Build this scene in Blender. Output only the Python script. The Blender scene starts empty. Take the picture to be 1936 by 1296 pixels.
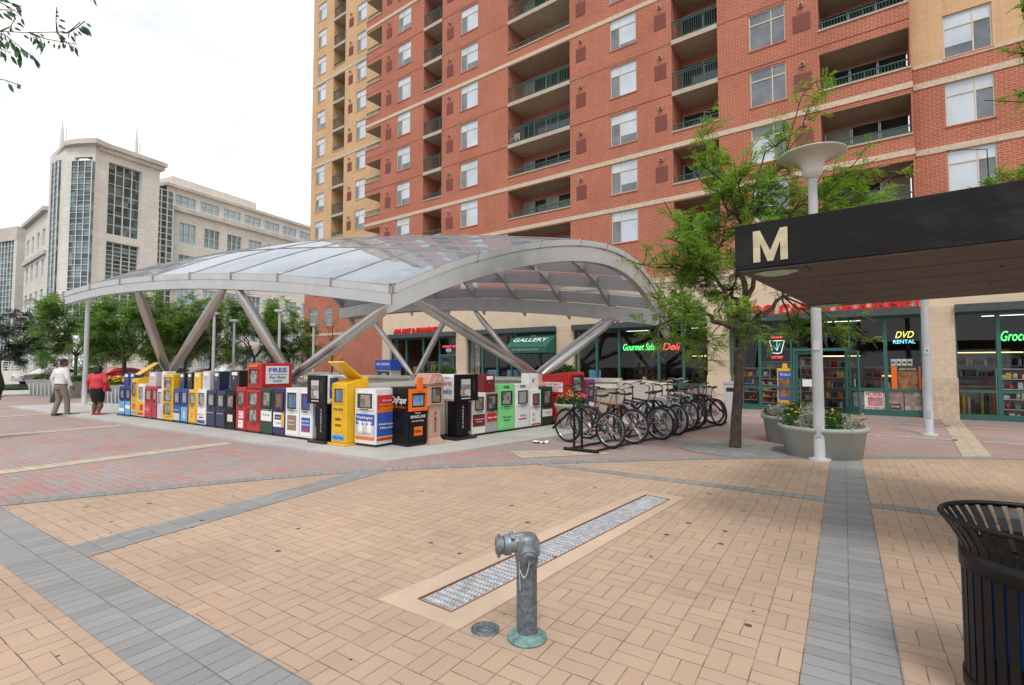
import bpy, bmesh, math, random
from mathutils import Matrix, Vector, Euler
random.seed(7)
C = bpy.context.scene.collection
R_ = math.radians
# ---------------------------------------------------------------- view geometry
FPX = 950.0; PCX = 968.0; PCY = 648.0; EYE = 1.65
PITCH = math.atan(42 / 950); YAW = R_(33.4)
_s, _c = math.sin(YAW), math.cos(YAW)
VR = Vector((_c, _s, 0)); _F0 = Vector((-_s, _c, 0))
VF = _F0 * math.cos(PITCH) + Vector((0, 0, math.sin(PITCH)))
VU = -_F0 * math.sin(PITCH) + Vector((0, 0, math.cos(PITCH)))
EYEP = Vector((0, 0, EYE))

def ray(x, y):
    return VF + VR * ((x - PCX) / FPX) - VU * ((y - PCY) / FPX)

def ground(x, y, z=0.0):
    d = ray(x, y); t = (z - EYE) / d.z
    return Vector((d.x * t, d.y * t, z))

def at(x, y, depth):
    return EYEP + ray(x, y) * depth

def onplane(x, y, p, ex):
    """pixel -> (u along ex from p, height) on the upright plane through p"""
    d = ray(x, y); n = Vector((-ex[1], ex[0], 0))
    t = (p[0] * n.x + p[1] * n.y) / (d.x * n.x + d.y * n.y)
    q = EYEP + d * t
    return (q.x - p[0]) * ex[0] + (q.y - p[1]) * ex[1], q.z

# ---------------------------------------------------------------- mesh builder
class MB:
    def __init__(s):
        s.v = []; s.f = []; s.m = []; s.sm = []; s.mats = []; s.uv = None
    def mi(s, m):
        if m not in s.mats: s.mats.append(m)
        return s.mats.index(m)
    def face(s, pts, m, smooth=False):
        i = len(s.v); s.v.extend([tuple(p) for p in pts]); s.f.append(tuple(range(i, i + len(pts))))
        s.m.append(s.mi(m)); s.sm.append(smooth)
    def mesh(s, vs, fs, m, smooth=False, M=None):
        i = len(s.v); k = s.mi(m)
        s.v.extend([tuple(M @ Vector(p)) if M else tuple(p) for p in vs])
        for f in fs: s.f.append(tuple(a + i for a in f)); s.m.append(k); s.sm.append(smooth)
    def box(s, x0, x1, y0, y1, z0, z1, m, M=None):
        vs = [(x0, y0, z0), (x1, y0, z0), (x1, y1, z0), (x0, y1, z0), (x0, y0, z1), (x1, y0, z1), (x1, y1, z1), (x0, y1, z1)]
        s.mesh(vs, [(0, 3, 2, 1), (4, 5, 6, 7), (0, 1, 5, 4), (1, 2, 6, 5), (2, 3, 7, 6), (3, 0, 4, 7)], m, M=M)
    def hexa(s, b, t, m):
        """b, t: four corners (ccw) below and above"""
        s.mesh(list(b) + list(t), [(0, 3, 2, 1), (4, 5, 6, 7), (0, 1, 5, 4), (1, 2, 6, 5), (2, 3, 7, 6), (3, 0, 4, 7)], m)
    def prism(s, poly, a, b, m, axis='z'):
        """poly extruded from a to b along axis; poly is ccw seen against the axis"""
        def P(p, h):
            return (p[0], p[1], h) if axis == 'z' else ((p[0], h, p[1]) if axis == 'y' else (h, p[0], p[1]))
        n = len(poly)
        vs = [P(p, a) for p in poly] + [P(p, b) for p in poly]
        fs = [tuple(range(n - 1, -1, -1)), tuple(range(n, 2 * n))] + [(i, (i + 1) % n, n + (i + 1) % n, n + i) for i in range(n)]
        if axis == 'y': fs = [tuple(reversed(f)) for f in fs]
        s.mesh(vs, fs, m)
    def tube(s, pts, r, m, n=10, cap=True, smooth=True, sq=None):
        pts = [Vector(p) for p in pts]; k = len(pts)
        rs = r if isinstance(r, (list, tuple)) else [r] * k
        vs = []; fs = []
        t0 = (pts[1] - pts[0]).normalized()
        nrm = t0.orthogonal().normalized()
        if sq: nrm = (Vector(sq) - t0 * t0.dot(Vector(sq))).normalized()
        for i in range(k):
            t = (pts[min(i + 1, k - 1)] - pts[max(i - 1, 0)])
            if t.length < 1e-9: t = t0
            t = t.normalized()
            nrm = (nrm - t * nrm.dot(t))
            nrm = nrm.normalized() if nrm.length > 1e-6 else t.orthogonal().normalized()
            b = t.cross(nrm)
            for j in range(n):
                a = 2 * math.pi * (j + (.5 if n == 4 else 0)) / n
                vs.append(pts[i] + (nrm * math.cos(a) + b * math.sin(a)) * rs[i])
        for i in range(k - 1):
            for j in range(n):
                fs.append((i * n + j, i * n + (j + 1) % n, (i + 1) * n + (j + 1) % n, (i + 1) * n + j))
        s.mesh(vs, fs, m, smooth and n > 4)
        if cap:
            s.mesh([vs[j] for j in range(n)], [tuple(range(n - 1, -1, -1))], m)
            s.mesh([vs[(k - 1) * n + j] for j in range(n)], [tuple(range(n))], m)
    def lathe(s, prof, m, n=24, M=None, smooth=True, sx=1, sy=1):
        vs = []; fs = []; k = len(prof)
        for r, z in prof:
            for j in range(n):
                a = 2 * math.pi * j / n; vs.append((r * math.cos(a) * sx, r * math.sin(a) * sy, z))
        for i in range(k - 1):
            for j in range(n):
                fs.append((i * n + j, i * n + (j + 1) % n, (i + 1) * n + (j + 1) % n, (i + 1) * n + j))
        s.mesh(vs, fs, m, smooth, M)
    def text(s, body, size, m, M, bold=0.0, shear=0.0, fit=None, align='CENTER', extr=0.0, outline=None, res=3):
        cu = bpy.data.curves.new('t', 'FONT'); cu.body = body; cu.size = size; cu.align_x = align; cu.align_y = 'CENTER'
        cu.offset = bold * size; cu.shear = shear; cu.extrude = extr; cu.resolution_u = res
        o = bpy.data.objects.new('t', cu); me = bpy.data.meshes.new_from_object(o)
        vs = [v.co.copy() for v in me.vertices]; fs = [tuple(p.vertices) for p in me.polygons]
        if fit and vs:
            w = max(v.x for v in vs) - min(v.x for v in vs)
            if w > 1e-6:
                for v in vs: v.x *= fit / w
        s.mesh(vs, fs, m, M=M)
        bpy.data.objects.remove(o); bpy.data.curves.remove(cu); bpy.data.meshes.remove(me)
    def build(s, name, parent=None, bevel=0, uv=None, auto=None):
        me = bpy.data.meshes.new(name); me.from_pydata(s.v, [], s.f)
        for m in s.mats: me.materials.append(m)
        me.polygons.foreach_set('material_index', s.m)
        me.polygons.foreach_set('use_smooth', s.sm)
        if uv:
            l = me.uv_layers.new(name='UVMap')
            for lp in me.loops: l.data[lp.index].uv = uv[lp.vertex_index]
        me.update()
        o = bpy.data.objects.new(name, me); C.objects.link(o)
        if parent is not None: o.parent = parent
        if bevel:
            wm = o.modifiers.new('w', 'WELD'); wm.merge_threshold = 1e-5
            b = o.modifiers.new('b', 'BEVEL'); b.width = bevel; b.segments = 2; b.limit_method = 'ANGLE'; b.angle_limit = R_(50); b.harden_normals = False
        return o

def FRONT(x, y, z):      # text matrix for a face looking towards -y
    return Matrix.Translation((x, y, z)) @ Matrix.Rotation(R_(90), 4, 'X')
def SIDEX(x, y, z):      # text matrix for a face looking towards +x
    return Matrix.Translation((x, y, z)) @ Matrix.Rotation(R_(90), 4, 'Z') @ Matrix.Rotation(R_(90), 4, 'X')

def tag(o, label, cat, group=None, kind=None):
    if label: o['label'] = label
    if cat: o['category'] = cat
    if group: o['group'] = group
    if kind: o['kind'] = kind
    return o
def thing(name, label, cat, loc=(0, 0, 0), rz=0.0, group=None):
    o = bpy.data.objects.new(name, None); C.objects.link(o); o.empty_display_size = .2
    o.location = loc; o.rotation_euler = (0, 0, rz)
    return tag(o, label, cat, group)
def dup(root, loc, rz, label, group=None, scale=None):
    def cp(o, par):
        c = o.copy(); C.objects.link(c)
        if par is not None: c.parent = par
        for ch in KIDS.get(o.name, []): cp(ch, c)
        return c
    r = cp(root, None); r.location = loc; r.rotation_euler = (0, 0, rz)
    if scale: r.scale = (scale,) * 3 if not isinstance(scale, tuple) else scale
    if label: r['label'] = label
    if group: r['group'] = group
    return r
KIDS = {}
def kids_index():
    KIDS.clear()
    for o in C.objects:
        if o.parent: KIDS.setdefault(o.parent.name, []).append(o)

# ---------------------------------------------------------------- node helpers
def newmat(name):
    m = bpy.data.materials.new(name); m.use_nodes = True; nt = m.node_tree; nt.nodes.clear()
    out = nt.nodes.new('ShaderNodeOutputMaterial')
    return m, nt, out
class NT:
    def __init__(s, nt): s.nt = nt
    def n(s, t, **kw):
        o = s.nt.nodes.new(t)
        for k, v in kw.items(): setattr(o, k, v)
        return o
    def L(s, a, b): s.nt.links.new(a, b)
    def val(s, sock, x):
        if isinstance(x, (int, float)): sock.default_value = x
        elif isinstance(x, (tuple, list)): sock.default_value = tuple(x) if len(sock.default_value) == len(x) else (*x, 1)
        else: s.L(x, sock)
    def math(s, op, a, b=0.0, c=None):
        o = s.n('ShaderNodeMath', operation=op); s.val(o.inputs[0], a); s.val(o.inputs[1], b)
        if c is not None: s.val(o.inputs[2], c)
        return o.outputs[0]
    def mix(s, f, a, b, bt='MIX'):
        o = s.n('ShaderNodeMix', data_type='RGBA', blend_type=bt); s.val(o.inputs[0], f); s.val(o.inputs[6], a); s.val(o.inputs[7], b)
        return o.outputs[2]
    def noise(s, vec, scale, detail=3, rough=.55):
        o = s.n('ShaderNodeTexNoise'); o.inputs['Scale'].default_value = scale; o.inputs['Detail'].default_value = detail; o.inputs['Roughness'].default_value = rough
        if vec is not None: s.L(vec, o.inputs['Vector'])
        return o.outputs['Fac']
    def ramp(s, f, stops, interp='LINEAR'):
        o = s.n('ShaderNodeValToRGB'); o.color_ramp.interpolation = interp; e = o.color_ramp.elements
        while len(e) < len(stops): e.new(.5)
        for a, (p, c) in zip(e, stops): a.position = p; a.color = (*c, 1) if len(c) == 3 else c
        s.L(f, o.inputs[0]); return o.outputs[0]
    def maprange(s, f, a, b, c, d):
        o = s.n('ShaderNodeMapRange'); s.val(o.inputs[0], f)
        for i, x in enumerate((a, b, c, d)): o.inputs[i + 1].default_value = x
        return o.outputs[0]
    def bump(s, h, strength, dist=.01):
        o = s.n('ShaderNodeBump'); o.inputs['Strength'].default_value = strength; o.inputs['Distance'].default_value = dist; s.L(h, o.inputs['Height']); return o.outputs[0]

def mat(name, col, rough=.6, metal=0.0, var=.12, vs=6.0, bump=0.0, bs=60.0, spec=.5, coat=0.0, fine=0.0, dirt=0.0):
    dirt = min(.55, dirt * 3.0)
    m, nt, out = newmat(name); N = NT(nt)
    p = N.n('ShaderNodeBsdfPrincipled'); N.L(p.outputs[0], out.inputs[0])
    p.inputs['Roughness'].default_value = rough; p.inputs['Metallic'].default_value = metal
    p.inputs['Specular IOR Level'].default_value = spec; p.inputs['Coat Weight'].default_value = coat
    tc = N.n('ShaderNodeTexCoord').outputs['Object']
    f = N.noise(tc, vs, 4)
    k = N.maprange(f, .25, .75, 1 - var, 1 + var)
    c = N.mix(1.0, (*col, 1), k, 'MULTIPLY')
    if fine:
        k2 = N.maprange(N.noise(tc, 90, 2), .3, .7, 1 - fine, 1 + fine); c = N.mix(1.0, c, k2, 'MULTIPLY')
    if dirt:
        d = N.maprange(N.noise(tc, 4.0, 7, .72), .5, .78, 0, dirt); c = N.mix(d, c, (.10, .085, .07, 1))
    N.L(c, p.inputs['Base Color'])
    N.L(N.maprange(f, .2, .8, max(.02, rough - .1), min(1, rough + .1)), p.inputs['Roughness'])
    if bump: N.L(N.bump(N.noise(tc, bs, 3), bump, .01), p.inputs['Normal'])
    return m
def emit(name, col, s):
    m, nt, out = newmat(name); N = NT(nt); e = N.n('ShaderNodeEmission'); e.inputs[0].default_value = (*col, 1); e.inputs[1].default_value = s
    N.L(e.outputs[0], out.inputs[0]); return m
def glass(name, tint=(.9, .95, .95), milk=0.0, milkcol=(.8, .85, .9), refl=1.0, rough=.02, base=.04):
    """thin architectural glass: see-through with a Fresnel reflection, optionally a little milky"""
    m, nt, out = newmat(name); N = NT(nt)
    t = N.n('ShaderNodeBsdfTransparent'); t.inputs[0].default_value = (*tint, 1)
    g = N.n('ShaderNodeBsdfGlossy'); g.inputs['Roughness'].default_value = rough; g.inputs[0].default_value = (.95, .97, 1, 1)
    body = t.outputs[0]
    if milk:
        d0 = N.n('ShaderNodeBsdfDiffuse'); d0.inputs[0].default_value = (*milkcol, 1); d1 = N.n('ShaderNodeBsdfTranslucent'); d1.inputs[0].default_value = (*milkcol, 1)
        d = N.n('ShaderNodeMixShader'); d.inputs[0].default_value = .5; N.L(d0.outputs[0], d.inputs[1]); N.L(d1.outputs[0], d.inputs[2])
        x = N.n('ShaderNodeMixShader'); x.inputs[0].default_value = milk; N.L(t.outputs[0], x.inputs[1]); N.L(d.outputs[0], x.inputs[2]); body = x.outputs[0]
    lw = N.n('ShaderNodeLayerWeight'); lw.inputs[0].default_value = .5
    fr = N.math('POWER', lw.outputs['Facing'], 3.0)
    fr = N.math('ADD', N.math('MULTIPLY', fr, .8 * refl), base)
    x = N.n('ShaderNodeMixShader'); N.L(fr, x.inputs[0]); N.L(body, x.inputs[1]); N.L(g.outputs[0], x.inputs[2])
    N.L(x.outputs[0], out.inputs[0]); return m
# ---------------------------------------------------------------- materials
def paver(name, pattern, cell, cols, mortar, gum=0.0, stain=.25, mw=.022, patch=0.0, tint2=None):
    """unit paving laid in UV metres. pattern: weave | stack | run.  cols: ramp of (pos, colour) picked per brick"""
    m, nt, out = newmat(name); N = NT(nt)
    p = N.n('ShaderNodeBsdfPrincipled'); N.L(p.outputs[0], out.inputs[0])
    uv = N.n('ShaderNodeUVMap').outputs[0]
    wob = N.n('ShaderNodeTexNoise'); wob.inputs['Scale'].default_value = 3.0; N.L(uv, wob.inputs['Vector'])
    va = N.n('ShaderNodeVectorMath', operation='MULTIPLY_ADD'); N.L(wob.outputs['Color'], va.inputs[0]); va.inputs[1].default_value = (.012, .012, 0); N.L(uv, va.inputs[2])
    sx = N.n('ShaderNodeSeparateXYZ'); N.L(va.outputs[0], sx.inputs[0])
    M = N.math
    if pattern == 'weave':
        x = M('DIVIDE', sx.outputs[0], cell[0]); y = M('DIVIDE', sx.outputs[1], cell[0])
        ix = M('FLOOR', x); iy = M('FLOOR', y); fx = M('FRACT', x); fy = M('FRACT', y)
        par = M('FLOORED_MODULO', M('ADD', ix, iy), 2.0)
        a = M('ADD', M('MULTIPLY', fx, M('SUBTRACT', 1.0, par)), M('MULTIPLY', fy, par))
        b = M('ADD', M('MULTIPLY', fy, M('SUBTRACT', 1.0, par)), M('MULTIPLY', fx, par))
        h2 = M('MULTIPLY', a, 2.0); half = M('FLOOR', h2); fa = M('FRACT', h2)
        ea = M('MULTIPLY', M('MINIMUM', fa, M('SUBTRACT', 1.0, fa)), .5); eb = M('MINIMUM', b, M('SUBTRACT', 1.0, b))
        e = M('MULTIPLY', M('MINIMUM', ea, eb), cell[0])
        cx = ix; cy = M('ADD', M('MULTIPLY', iy, 1.0), M('MULTIPLY', half, .37))
    else:
        y = M('DIVIDE', sx.outputs[1], cell[1]); iy = M('FLOOR', y); fy = M('FRACT', y)
        off = M('MULTIPLY', M('FLOORED_MODULO', iy, 2.0), .5 if pattern == 'run' else 0.0)
        x = M('ADD', M('DIVIDE', sx.outputs[0], cell[0]), off); ix = M('FLOOR', x); fx = M('FRACT', x)
        e = M('MINIMUM', M('MULTIPLY', M('MINIMUM', fx, M('SUBTRACT', 1.0, fx)), cell[0]), M('MULTIPLY', M('MINIMUM', fy, M('SUBTRACT', 1.0, fy)), cell[1]))
        cx = ix; cy = iy
    cb = N.n('ShaderNodeCombineXYZ'); N.L(cx, cb.inputs[0]); N.L(cy, cb.inputs[1])
    wn = N.n('ShaderNodeTexWhiteNoise'); wn.noise_dimensions = '2D'; N.L(cb.outputs[0], wn.inputs['Vector'])
    rnd = wn.outputs['Value']
    if patch:
        rnd = M('ADD', M('MULTIPLY', rnd, 1 - patch), M('MULTIPLY', N.maprange(N.noise(uv, .9, 4), .3, .7, 0, 1), patch))
    col = N.ramp(rnd, cols)
    big = N.maprange(N.noise(uv, .55, 5, .6), .25, .75, 1 - stain, 1 + stain * .5)
    col = N.mix(1.0, col, big, 'MULTIPLY')
    fine = N.maprange(N.noise(uv, 210, 2, .8), .3, .7, .76, 1.22)
    col = N.mix(1.0, col, fine, 'MULTIPLY')
    if tint2:
        s2 = N.maprange(N.noise(uv, .35, 6, .7), .48, .72, 0, tint2[1]); col = N.mix(s2, col, (*tint2[0], 1))
    mo = N.maprange(e, mw * .08, mw * .22, 1, 0)
    mo = M('MULTIPLY', mo, N.maprange(N.noise(uv, 6, 4, .65), .36, .62, .22, 1.0))
    col = N.mix(mo, col, (*mortar, 1))
    if gum:
        vo = N.n('ShaderNodeTexVoronoi'); vo.voronoi_dimensions = '2D'; vo.inputs['Scale'].default_value = 2.2; vo.inputs['Randomness'].default_value = 1; N.L(va.outputs[0], vo.inputs['Vector'])
        g = M('MULTIPLY', M('LESS_THAN', vo.outputs['Distance'], .045), M('LESS_THAN', N.n('ShaderNodeSeparateColor').outputs[0], 2))
        sc = N.n('ShaderNodeSeparateColor'); N.L(vo.outputs['Color'], sc.inputs[0])
        g = M('MULTIPLY', M('LESS_THAN', vo.outputs['Distance'], M('ADD', .012, M('MULTIPLY', sc.outputs[1], .055))), M('GREATER_THAN', sc.outputs[0], 1 - gum))
        col = N.mix(M('MULTIPLY', g, .85), col, (.045, .04, .04, 1))
    N.L(col, p.inputs['Base Color'])
    p.inputs['Roughness'].default_value = .82; p.inputs['Specular IOR Level'].default_value = .3
    hgt = M('ADD', M('MULTIPLY', N.maprange(e, 0, mw * .35, 0, 1), 1.0), M('MULTIPLY', N.noise(uv, 90, 3), .35))
    hgt = M('ADD', hgt, M('MULTIPLY', rnd, .25))
    N.L(N.bump(hgt, .5, .006), p.inputs['Normal'])
    return m

def brick(name, col, col2, mortar, bw=.30, bh=.10, ms=.012, stain=.12):
    m, nt, out = newmat(name); N = NT(nt)
    p = N.n('ShaderNodeBsdfPrincipled'); N.L(p.outputs[0], out.inputs[0])
    tc = N.n('ShaderNodeTexCoord').outputs['Object']
    sx = N.n('ShaderNodeSeparateXYZ'); N.L(tc, sx.inputs[0])
    cb = N.n('ShaderNodeCombineXYZ'); N.L(N.math('ADD', sx.outputs[0], sx.outputs[1]), cb.inputs[0]); N.L(sx.outputs[2], cb.inputs[1])
    b = N.n('ShaderNodeTexBrick'); N.L(cb.outputs[0], b.inputs['Vector']); b.inputs['Scale'].default_value = 1
    b.inputs['Brick Width'].default_value = bw; b.inputs['Row Height'].default_value = bh; b.inputs['Mortar Size'].default_value = ms; b.inputs['Mortar Smooth'].default_value = .3
    b.inputs['Color1'].default_value = (*col, 1); b.inputs['Color2'].default_value = (*col2, 1); b.inputs['Mortar'].default_value = (*mortar, 1)
    k = N.maprange(N.noise(tc, .35, 5, .6), .3, .7, 1 - stain, 1 + stain)
    c = N.mix(1.0, b.outputs['Color'], k, 'MULTIPLY')
    k = N.maprange(N.noise(tc, 25, 3), .3, .7, .9, 1.1); c = N.mix(1.0, c, k, 'MULTIPLY')
    # faint run-off streaks
    mp = N.n('ShaderNodeMapping'); mp.inputs['Scale'].default_value = (2.5, 2.5, .12); N.L(tc, mp.inputs[0])
    c = N.mix(N.maprange(N.noise(mp.outputs[0], 1.0, 4, .7), .55, .8, 0, .22), c, (.16, .09, .07, 1))
    N.L(c, p.inputs['Base Color']); p.inputs['Roughness'].default_value = .85; p.inputs['Specular IOR Level'].default_value = .25
    N.L(N.bump(N.math('SUBTRACT', 1.0, b.outputs['Fac']), .35, .008), p.inputs['Normal'])
    return m

def panes(name, frame, dark, light, cw, ch, fw):
    """curtain-wall lights: frame lines on object u/z metres, each pane its own tone, glossy"""
    m, nt, out = newmat(name); N = NT(nt)
    p = N.n('ShaderNodeBsdfPrincipled'); N.L(p.outputs[0], out.inputs[0])
    tc = N.n('ShaderNodeTexCoord').outputs['Object']; sx = N.n('ShaderNodeSeparateXYZ'); N.L(tc, sx.inputs[0])
    x = N.math('DIVIDE', N.math('ADD', sx.outputs[0], sx.outputs[1]), cw); y = N.math('DIVIDE', sx.outputs[2], ch)
    cb = N.n('ShaderNodeCombineXYZ'); N.L(N.math('FLOOR', x), cb.inputs[0]); N.L(N.math('FLOOR', y), cb.inputs[1])
    wn = N.n('ShaderNodeTexWhiteNoise'); wn.noise_dimensions = '2D'; N.L(cb.outputs[0], wn.inputs['Vector'])
    c = N.mix(N.math('POWER', wn.outputs['Value'], 1.6), (*dark, 1), (*light, 1))
    N.L(c, p.inputs['Base Color']); p.inputs['Roughness'].default_value = .06; p.inputs['Specular IOR Level'].default_value = .8
    return m

TAN = paver('tan_pavers', 'weave', (.224, .112), [(0, (.475, .345, .252)), (.35, (.505, .367, .27)), (.75, (.53, .388, .284)), (1, (.505, .355, .258))], (.11, .085, .07), gum=.22, stain=.17, mw=.018, tint2=((.32, .255, .21), .5))
GREYB = paver('grey_pavers_x', 'stack', (.224, .112), [(0, (.265, .268, .27)), (.5, (.295, .297, .298)), (1, (.33, .33, .328))], (.11, .11, .11), gum=.12, stain=.15)
GREYY = GREYB
REDP = paver('red_pavers', 'run', (.224, .112), [(0, (.33, .30, .295)), (.42, (.38, .325, .31)), (.56, (.42, .29, .265)), (.75, (.46, .26, .23)), (1, (.50, .22, .19))], (.13, .11, .105), stain=.18, patch=.35, tint2=((.37, .345, .33), .55))
BEIGEP = paver('beige_pavers', 'stack', (.224, .112), [(0, (.47, .40, .30)), (1, (.58, .50, .38))], (.2, .17, .14), stain=.15)
def concrete(name, col, joints=0.0):
    m, nt, out = newmat(name); N = NT(nt)
    p = N.n('ShaderNodeBsdfPrincipled'); N.L(p.outputs[0], out.inputs[0])
    tc = N.n('ShaderNodeTexCoord').outputs['Object']
    c = N.mix(N.maprange(N.noise(tc, .8, 6, .65), .35, .7, 0, 1), (*[x * .82 for x in col], 1), (*[min(1, x * 1.1) for x in col], 1))
    c = N.mix(1.0, c, N.maprange(N.noise(tc, 120, 2), .3, .7, .88, 1.1), 'MULTIPLY')
    c = N.mix(N.maprange(N.noise(tc, 5, 6, .75), .58, .75, 0, .5), c, (*[x * .5 for x in col], 1))
    N.L(c, p.inputs['Base Color']); p.inputs['Roughness'].default_value = .85; p.inputs['Specular IOR Level'].default_value = .3
    N.L(N.bump(N.noise(tc, 80, 4), .25, .006), p.inputs['Normal'])
    return m
CONC = concrete('concrete', (.50, .49, .465))
CONCW = concrete('warm_concrete', (.52, .47, .40))
CONCP = concrete('pad_concrete', (.60, .46, .35))
ASPH = concrete('asphalt', (.055, .055, .058))
LIME = concrete('limestone', (.66, .60, .53))
STONEBAND = mat('split_stone', (.62, .50, .37), .9, var=.22, vs=9, bump=.5, bs=14)
REDBR = brick('red_brick', (.475, .140, .078), (.405, .114, .064), (.56, .36, .27), .30, .10, .010)
TANBR = brick('tan_brick', (.66, .42, .225), (.61, .38, .20), (.68, .50, .32), .30, .10, .008)
BEIGEBLK = brick('beige_block', (.68, .54, .40), (.64, .51, .38), (.60, .48, .36), .40, .20, .008, .06)
BEIGEST = mat('beige_render', (.70, .57, .42), .9, var=.07, vs=1.5, bump=.15, bs=40)
ROUGHST = mat('rough_block', (.60, .47, .34), .95, var=.25, vs=8, bump=.9, bs=9)
STEEL = mat('brushed_steel', (.55, .545, .535), .40, 1.0, var=.16, vs=1.6, bump=.03, bs=120)
STEELD = mat('weathered_steel', (.42, .41, .40), .46, .9, var=.18, vs=2.5)
ALUW = mat('grey_paint', (.47, .48, .51), .45, var=.05)
WHITEP = mat('white_paint', (.78, .78, .77), .4, var=.05, fine=.03, dirt=.10)
DISCW = mat('lamp_white', (.62, .61, .57), .5, var=.04)
BLACKP = mat('black_paint', (.006, .006, .0065), .42, var=.3, spec=.28)
BLACKM = mat('black_plastic', (.02, .02, .02), .5, var=.3)
BLACKB = mat('bronze_black', (.010, .009, .009), .42, var=.8, vs=2.2, spec=.2)
def painted_sheen():
    nt = BLACKB.node_tree; N = NT(nt); p = [n for n in nt.nodes if n.type == 'BSDF_PRINCIPLED'][0]; tc = N.n('ShaderNodeTexCoord').outputs['Object']
    mp = N.n('ShaderNodeMapping'); mp.inputs['Scale'].default_value = (.9, .9, 2.2); N.L(tc, mp.inputs[0]); f = N.noise(mp.outputs[0], 1.6, 6, .68)
    N.L(N.mix(N.maprange(f, .48, .72, 0, 1), (.008, .007, .007, 1), (.034, .035, .040, 1)), p.inputs['Base Color']); N.L(N.maprange(f, .35, .7, .28, .6), p.inputs['Roughness'])  # cloudy sheen painted into the base colour as lighter patches
painted_sheen()
GREENF = mat('teal_frame', (.035, .135, .115), .45, var=.12)
GREENR = mat('green_rail', (.026, .088, .072), .5, var=.15)
DKSTEEL = mat('dark_beam', (.055, .075, .08), .5, var=.25)
AWN = mat('green_awning', (.018, .115, .075), .75, var=.15)
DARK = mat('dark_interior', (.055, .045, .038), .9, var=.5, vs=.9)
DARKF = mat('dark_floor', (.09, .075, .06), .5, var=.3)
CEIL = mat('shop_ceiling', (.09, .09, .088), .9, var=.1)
WINF = mat('window_frame', (.66, .58, .46), .6, var=.06)
PANE = mat('blind_sky_pane', (.58, .645, .71), .07, var=.2, vs=.6, spec=.9)  # pale blinds plus a sky reflection painted into the base colour
PANED = mat('dark_pane', (.15, .17, .19), .06, var=.5, vs=1.2, spec=.9)
PANEB = mat('balcony_glass', (.03, .032, .035), .05, var=.7, vs=.8, spec=.9)
CURT = mat('curtain', (.36, .36, .33), .8, var=.35, vs=2)
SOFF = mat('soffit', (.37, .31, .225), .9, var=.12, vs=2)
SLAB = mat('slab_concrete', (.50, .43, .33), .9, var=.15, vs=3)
VENT = mat('vent_louvre', (.235, .07, .055), .7, var=.15)
HOOD = mat('exhaust_hood', (.52, .36, .28), .7)
BARK = mat('bark', (.085, .067, .052), .95, var=.6, vs=14, bump=1.0, bs=22)
BARKD = mat('twig_bark', (.055, .04, .03), .9, var=.3, vs=9)
def leafmat(name, a, b, tr=.35):
    m, nt, out = newmat(name); N = NT(nt)
    tc = N.n('ShaderNodeTexCoord').outputs['Object']
    c = N.mix(N.maprange(N.noise(tc, 2.2, 4, .7), .3, .7, 0, 1), (*a, 1), (*b, 1))
    g = N.n('ShaderNodeNewGeometry').outputs['Random Per Island']
    c = N.mix(1.0, c, N.maprange(g, 0, 1, .6, 1.35), 'MULTIPLY')
    p = N.n('ShaderNodeBsdfPrincipled'); N.L(c, p.inputs['Base Color']); p.inputs['Roughness'].default_value = .5; p.inputs['Specular IOR Level'].default_value = .35
    t = N.n('ShaderNodeBsdfTranslucent'); N.L(N.mix(1.0, c, (1.3, 1.35, .6, 1), 'MULTIPLY'), t.inputs[0])
    x = N.n('ShaderNodeMixShader'); x.inputs[0].default_value = tr; N.L(p.outputs[0], x.inputs[1]); N.L(t.outputs[0], x.inputs[2]); N.L(x.outputs[0], out.inputs[0])
    return m
LEAF = leafmat('locust_leaf', (.13, .265, .045), (.26, .41, .08), .48)
LEAF2 = leafmat('plaza_leaf', (.105, .215, .05), (.20, .33, .095), .46)
LEAFD = leafmat('dark_leaf', (.02, .055, .02), (.04, .09, .03), .25)
LEAFB = leafmat('broad_leaf', (.025, .085, .035), (.05, .14, .05), .3)
SILV = leafmat('dusty_leaf', (.34, .37, .33), (.46, .48, .43), .15)
BUSH = leafmat('bush_leaf', (.035, .11, .025), (.07, .17, .04), .3)
YELF = mat('yellow_petal', (.80, .55, .02), .6); PINKF = mat('pink_petal', (.72, .10, .25), .6); ORGF = mat('orange_petal', (.75, .25, .03), .6)
SHOPGL = glass('shop_glass', (.84, .89, .87), refl=.8, base=.035)
ROOFGL = glass('canopy_glass', (.88, .91, .92), milk=.38, milkcol=(.64, .77, .92), refl=.8, rough=.02, base=.09)
CLEARP = glass('box_window', (.85, .87, .87), refl=.6, base=.06)
TYRE = mat('tyre', (.018, .018, .018), .8, var=.3); CHROME = mat('chrome', (.65, .65, .66), .22, 1.0, var=.05)
TYREW = mat('whitewall_tyre', (.55, .55, .55), .7)
RED = mat('red_paint', (.52, .02, .022), .38, var=.1, fine=.03, dirt=.10); YEL = mat('yellow_paint', (.80, .47, .012), .38, var=.06, fine=.03, dirt=.08)
BLU = mat('blue_paint', (.02, .065, .30), .38, var=.12, dirt=.08); NAVY = mat('navy_paint', (.018, .03, .085), .38, var=.15, dirt=.1); LBLU = mat('light_blue', (.14, .42, .66), .5)
PURN = mat('indigo_paint', (.03, .022, .12), .4, var=.12); DGRN = mat('dark_green_paint', (.012, .06, .03), .4, var=.12); LGRN = mat('mint_paint', (.22, .68, .26), .42, var=.06, dirt=.05)
PINKB = mat('dusty_pink_plastic', (.50, .31, .235), .6, var=.08, dirt=.08); ORG = mat('orange_paint', (.85, .16, .012), .4, var=.06); MAROON = mat('maroon_paint', (.20, .012, .02), .4, var=.1)
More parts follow.
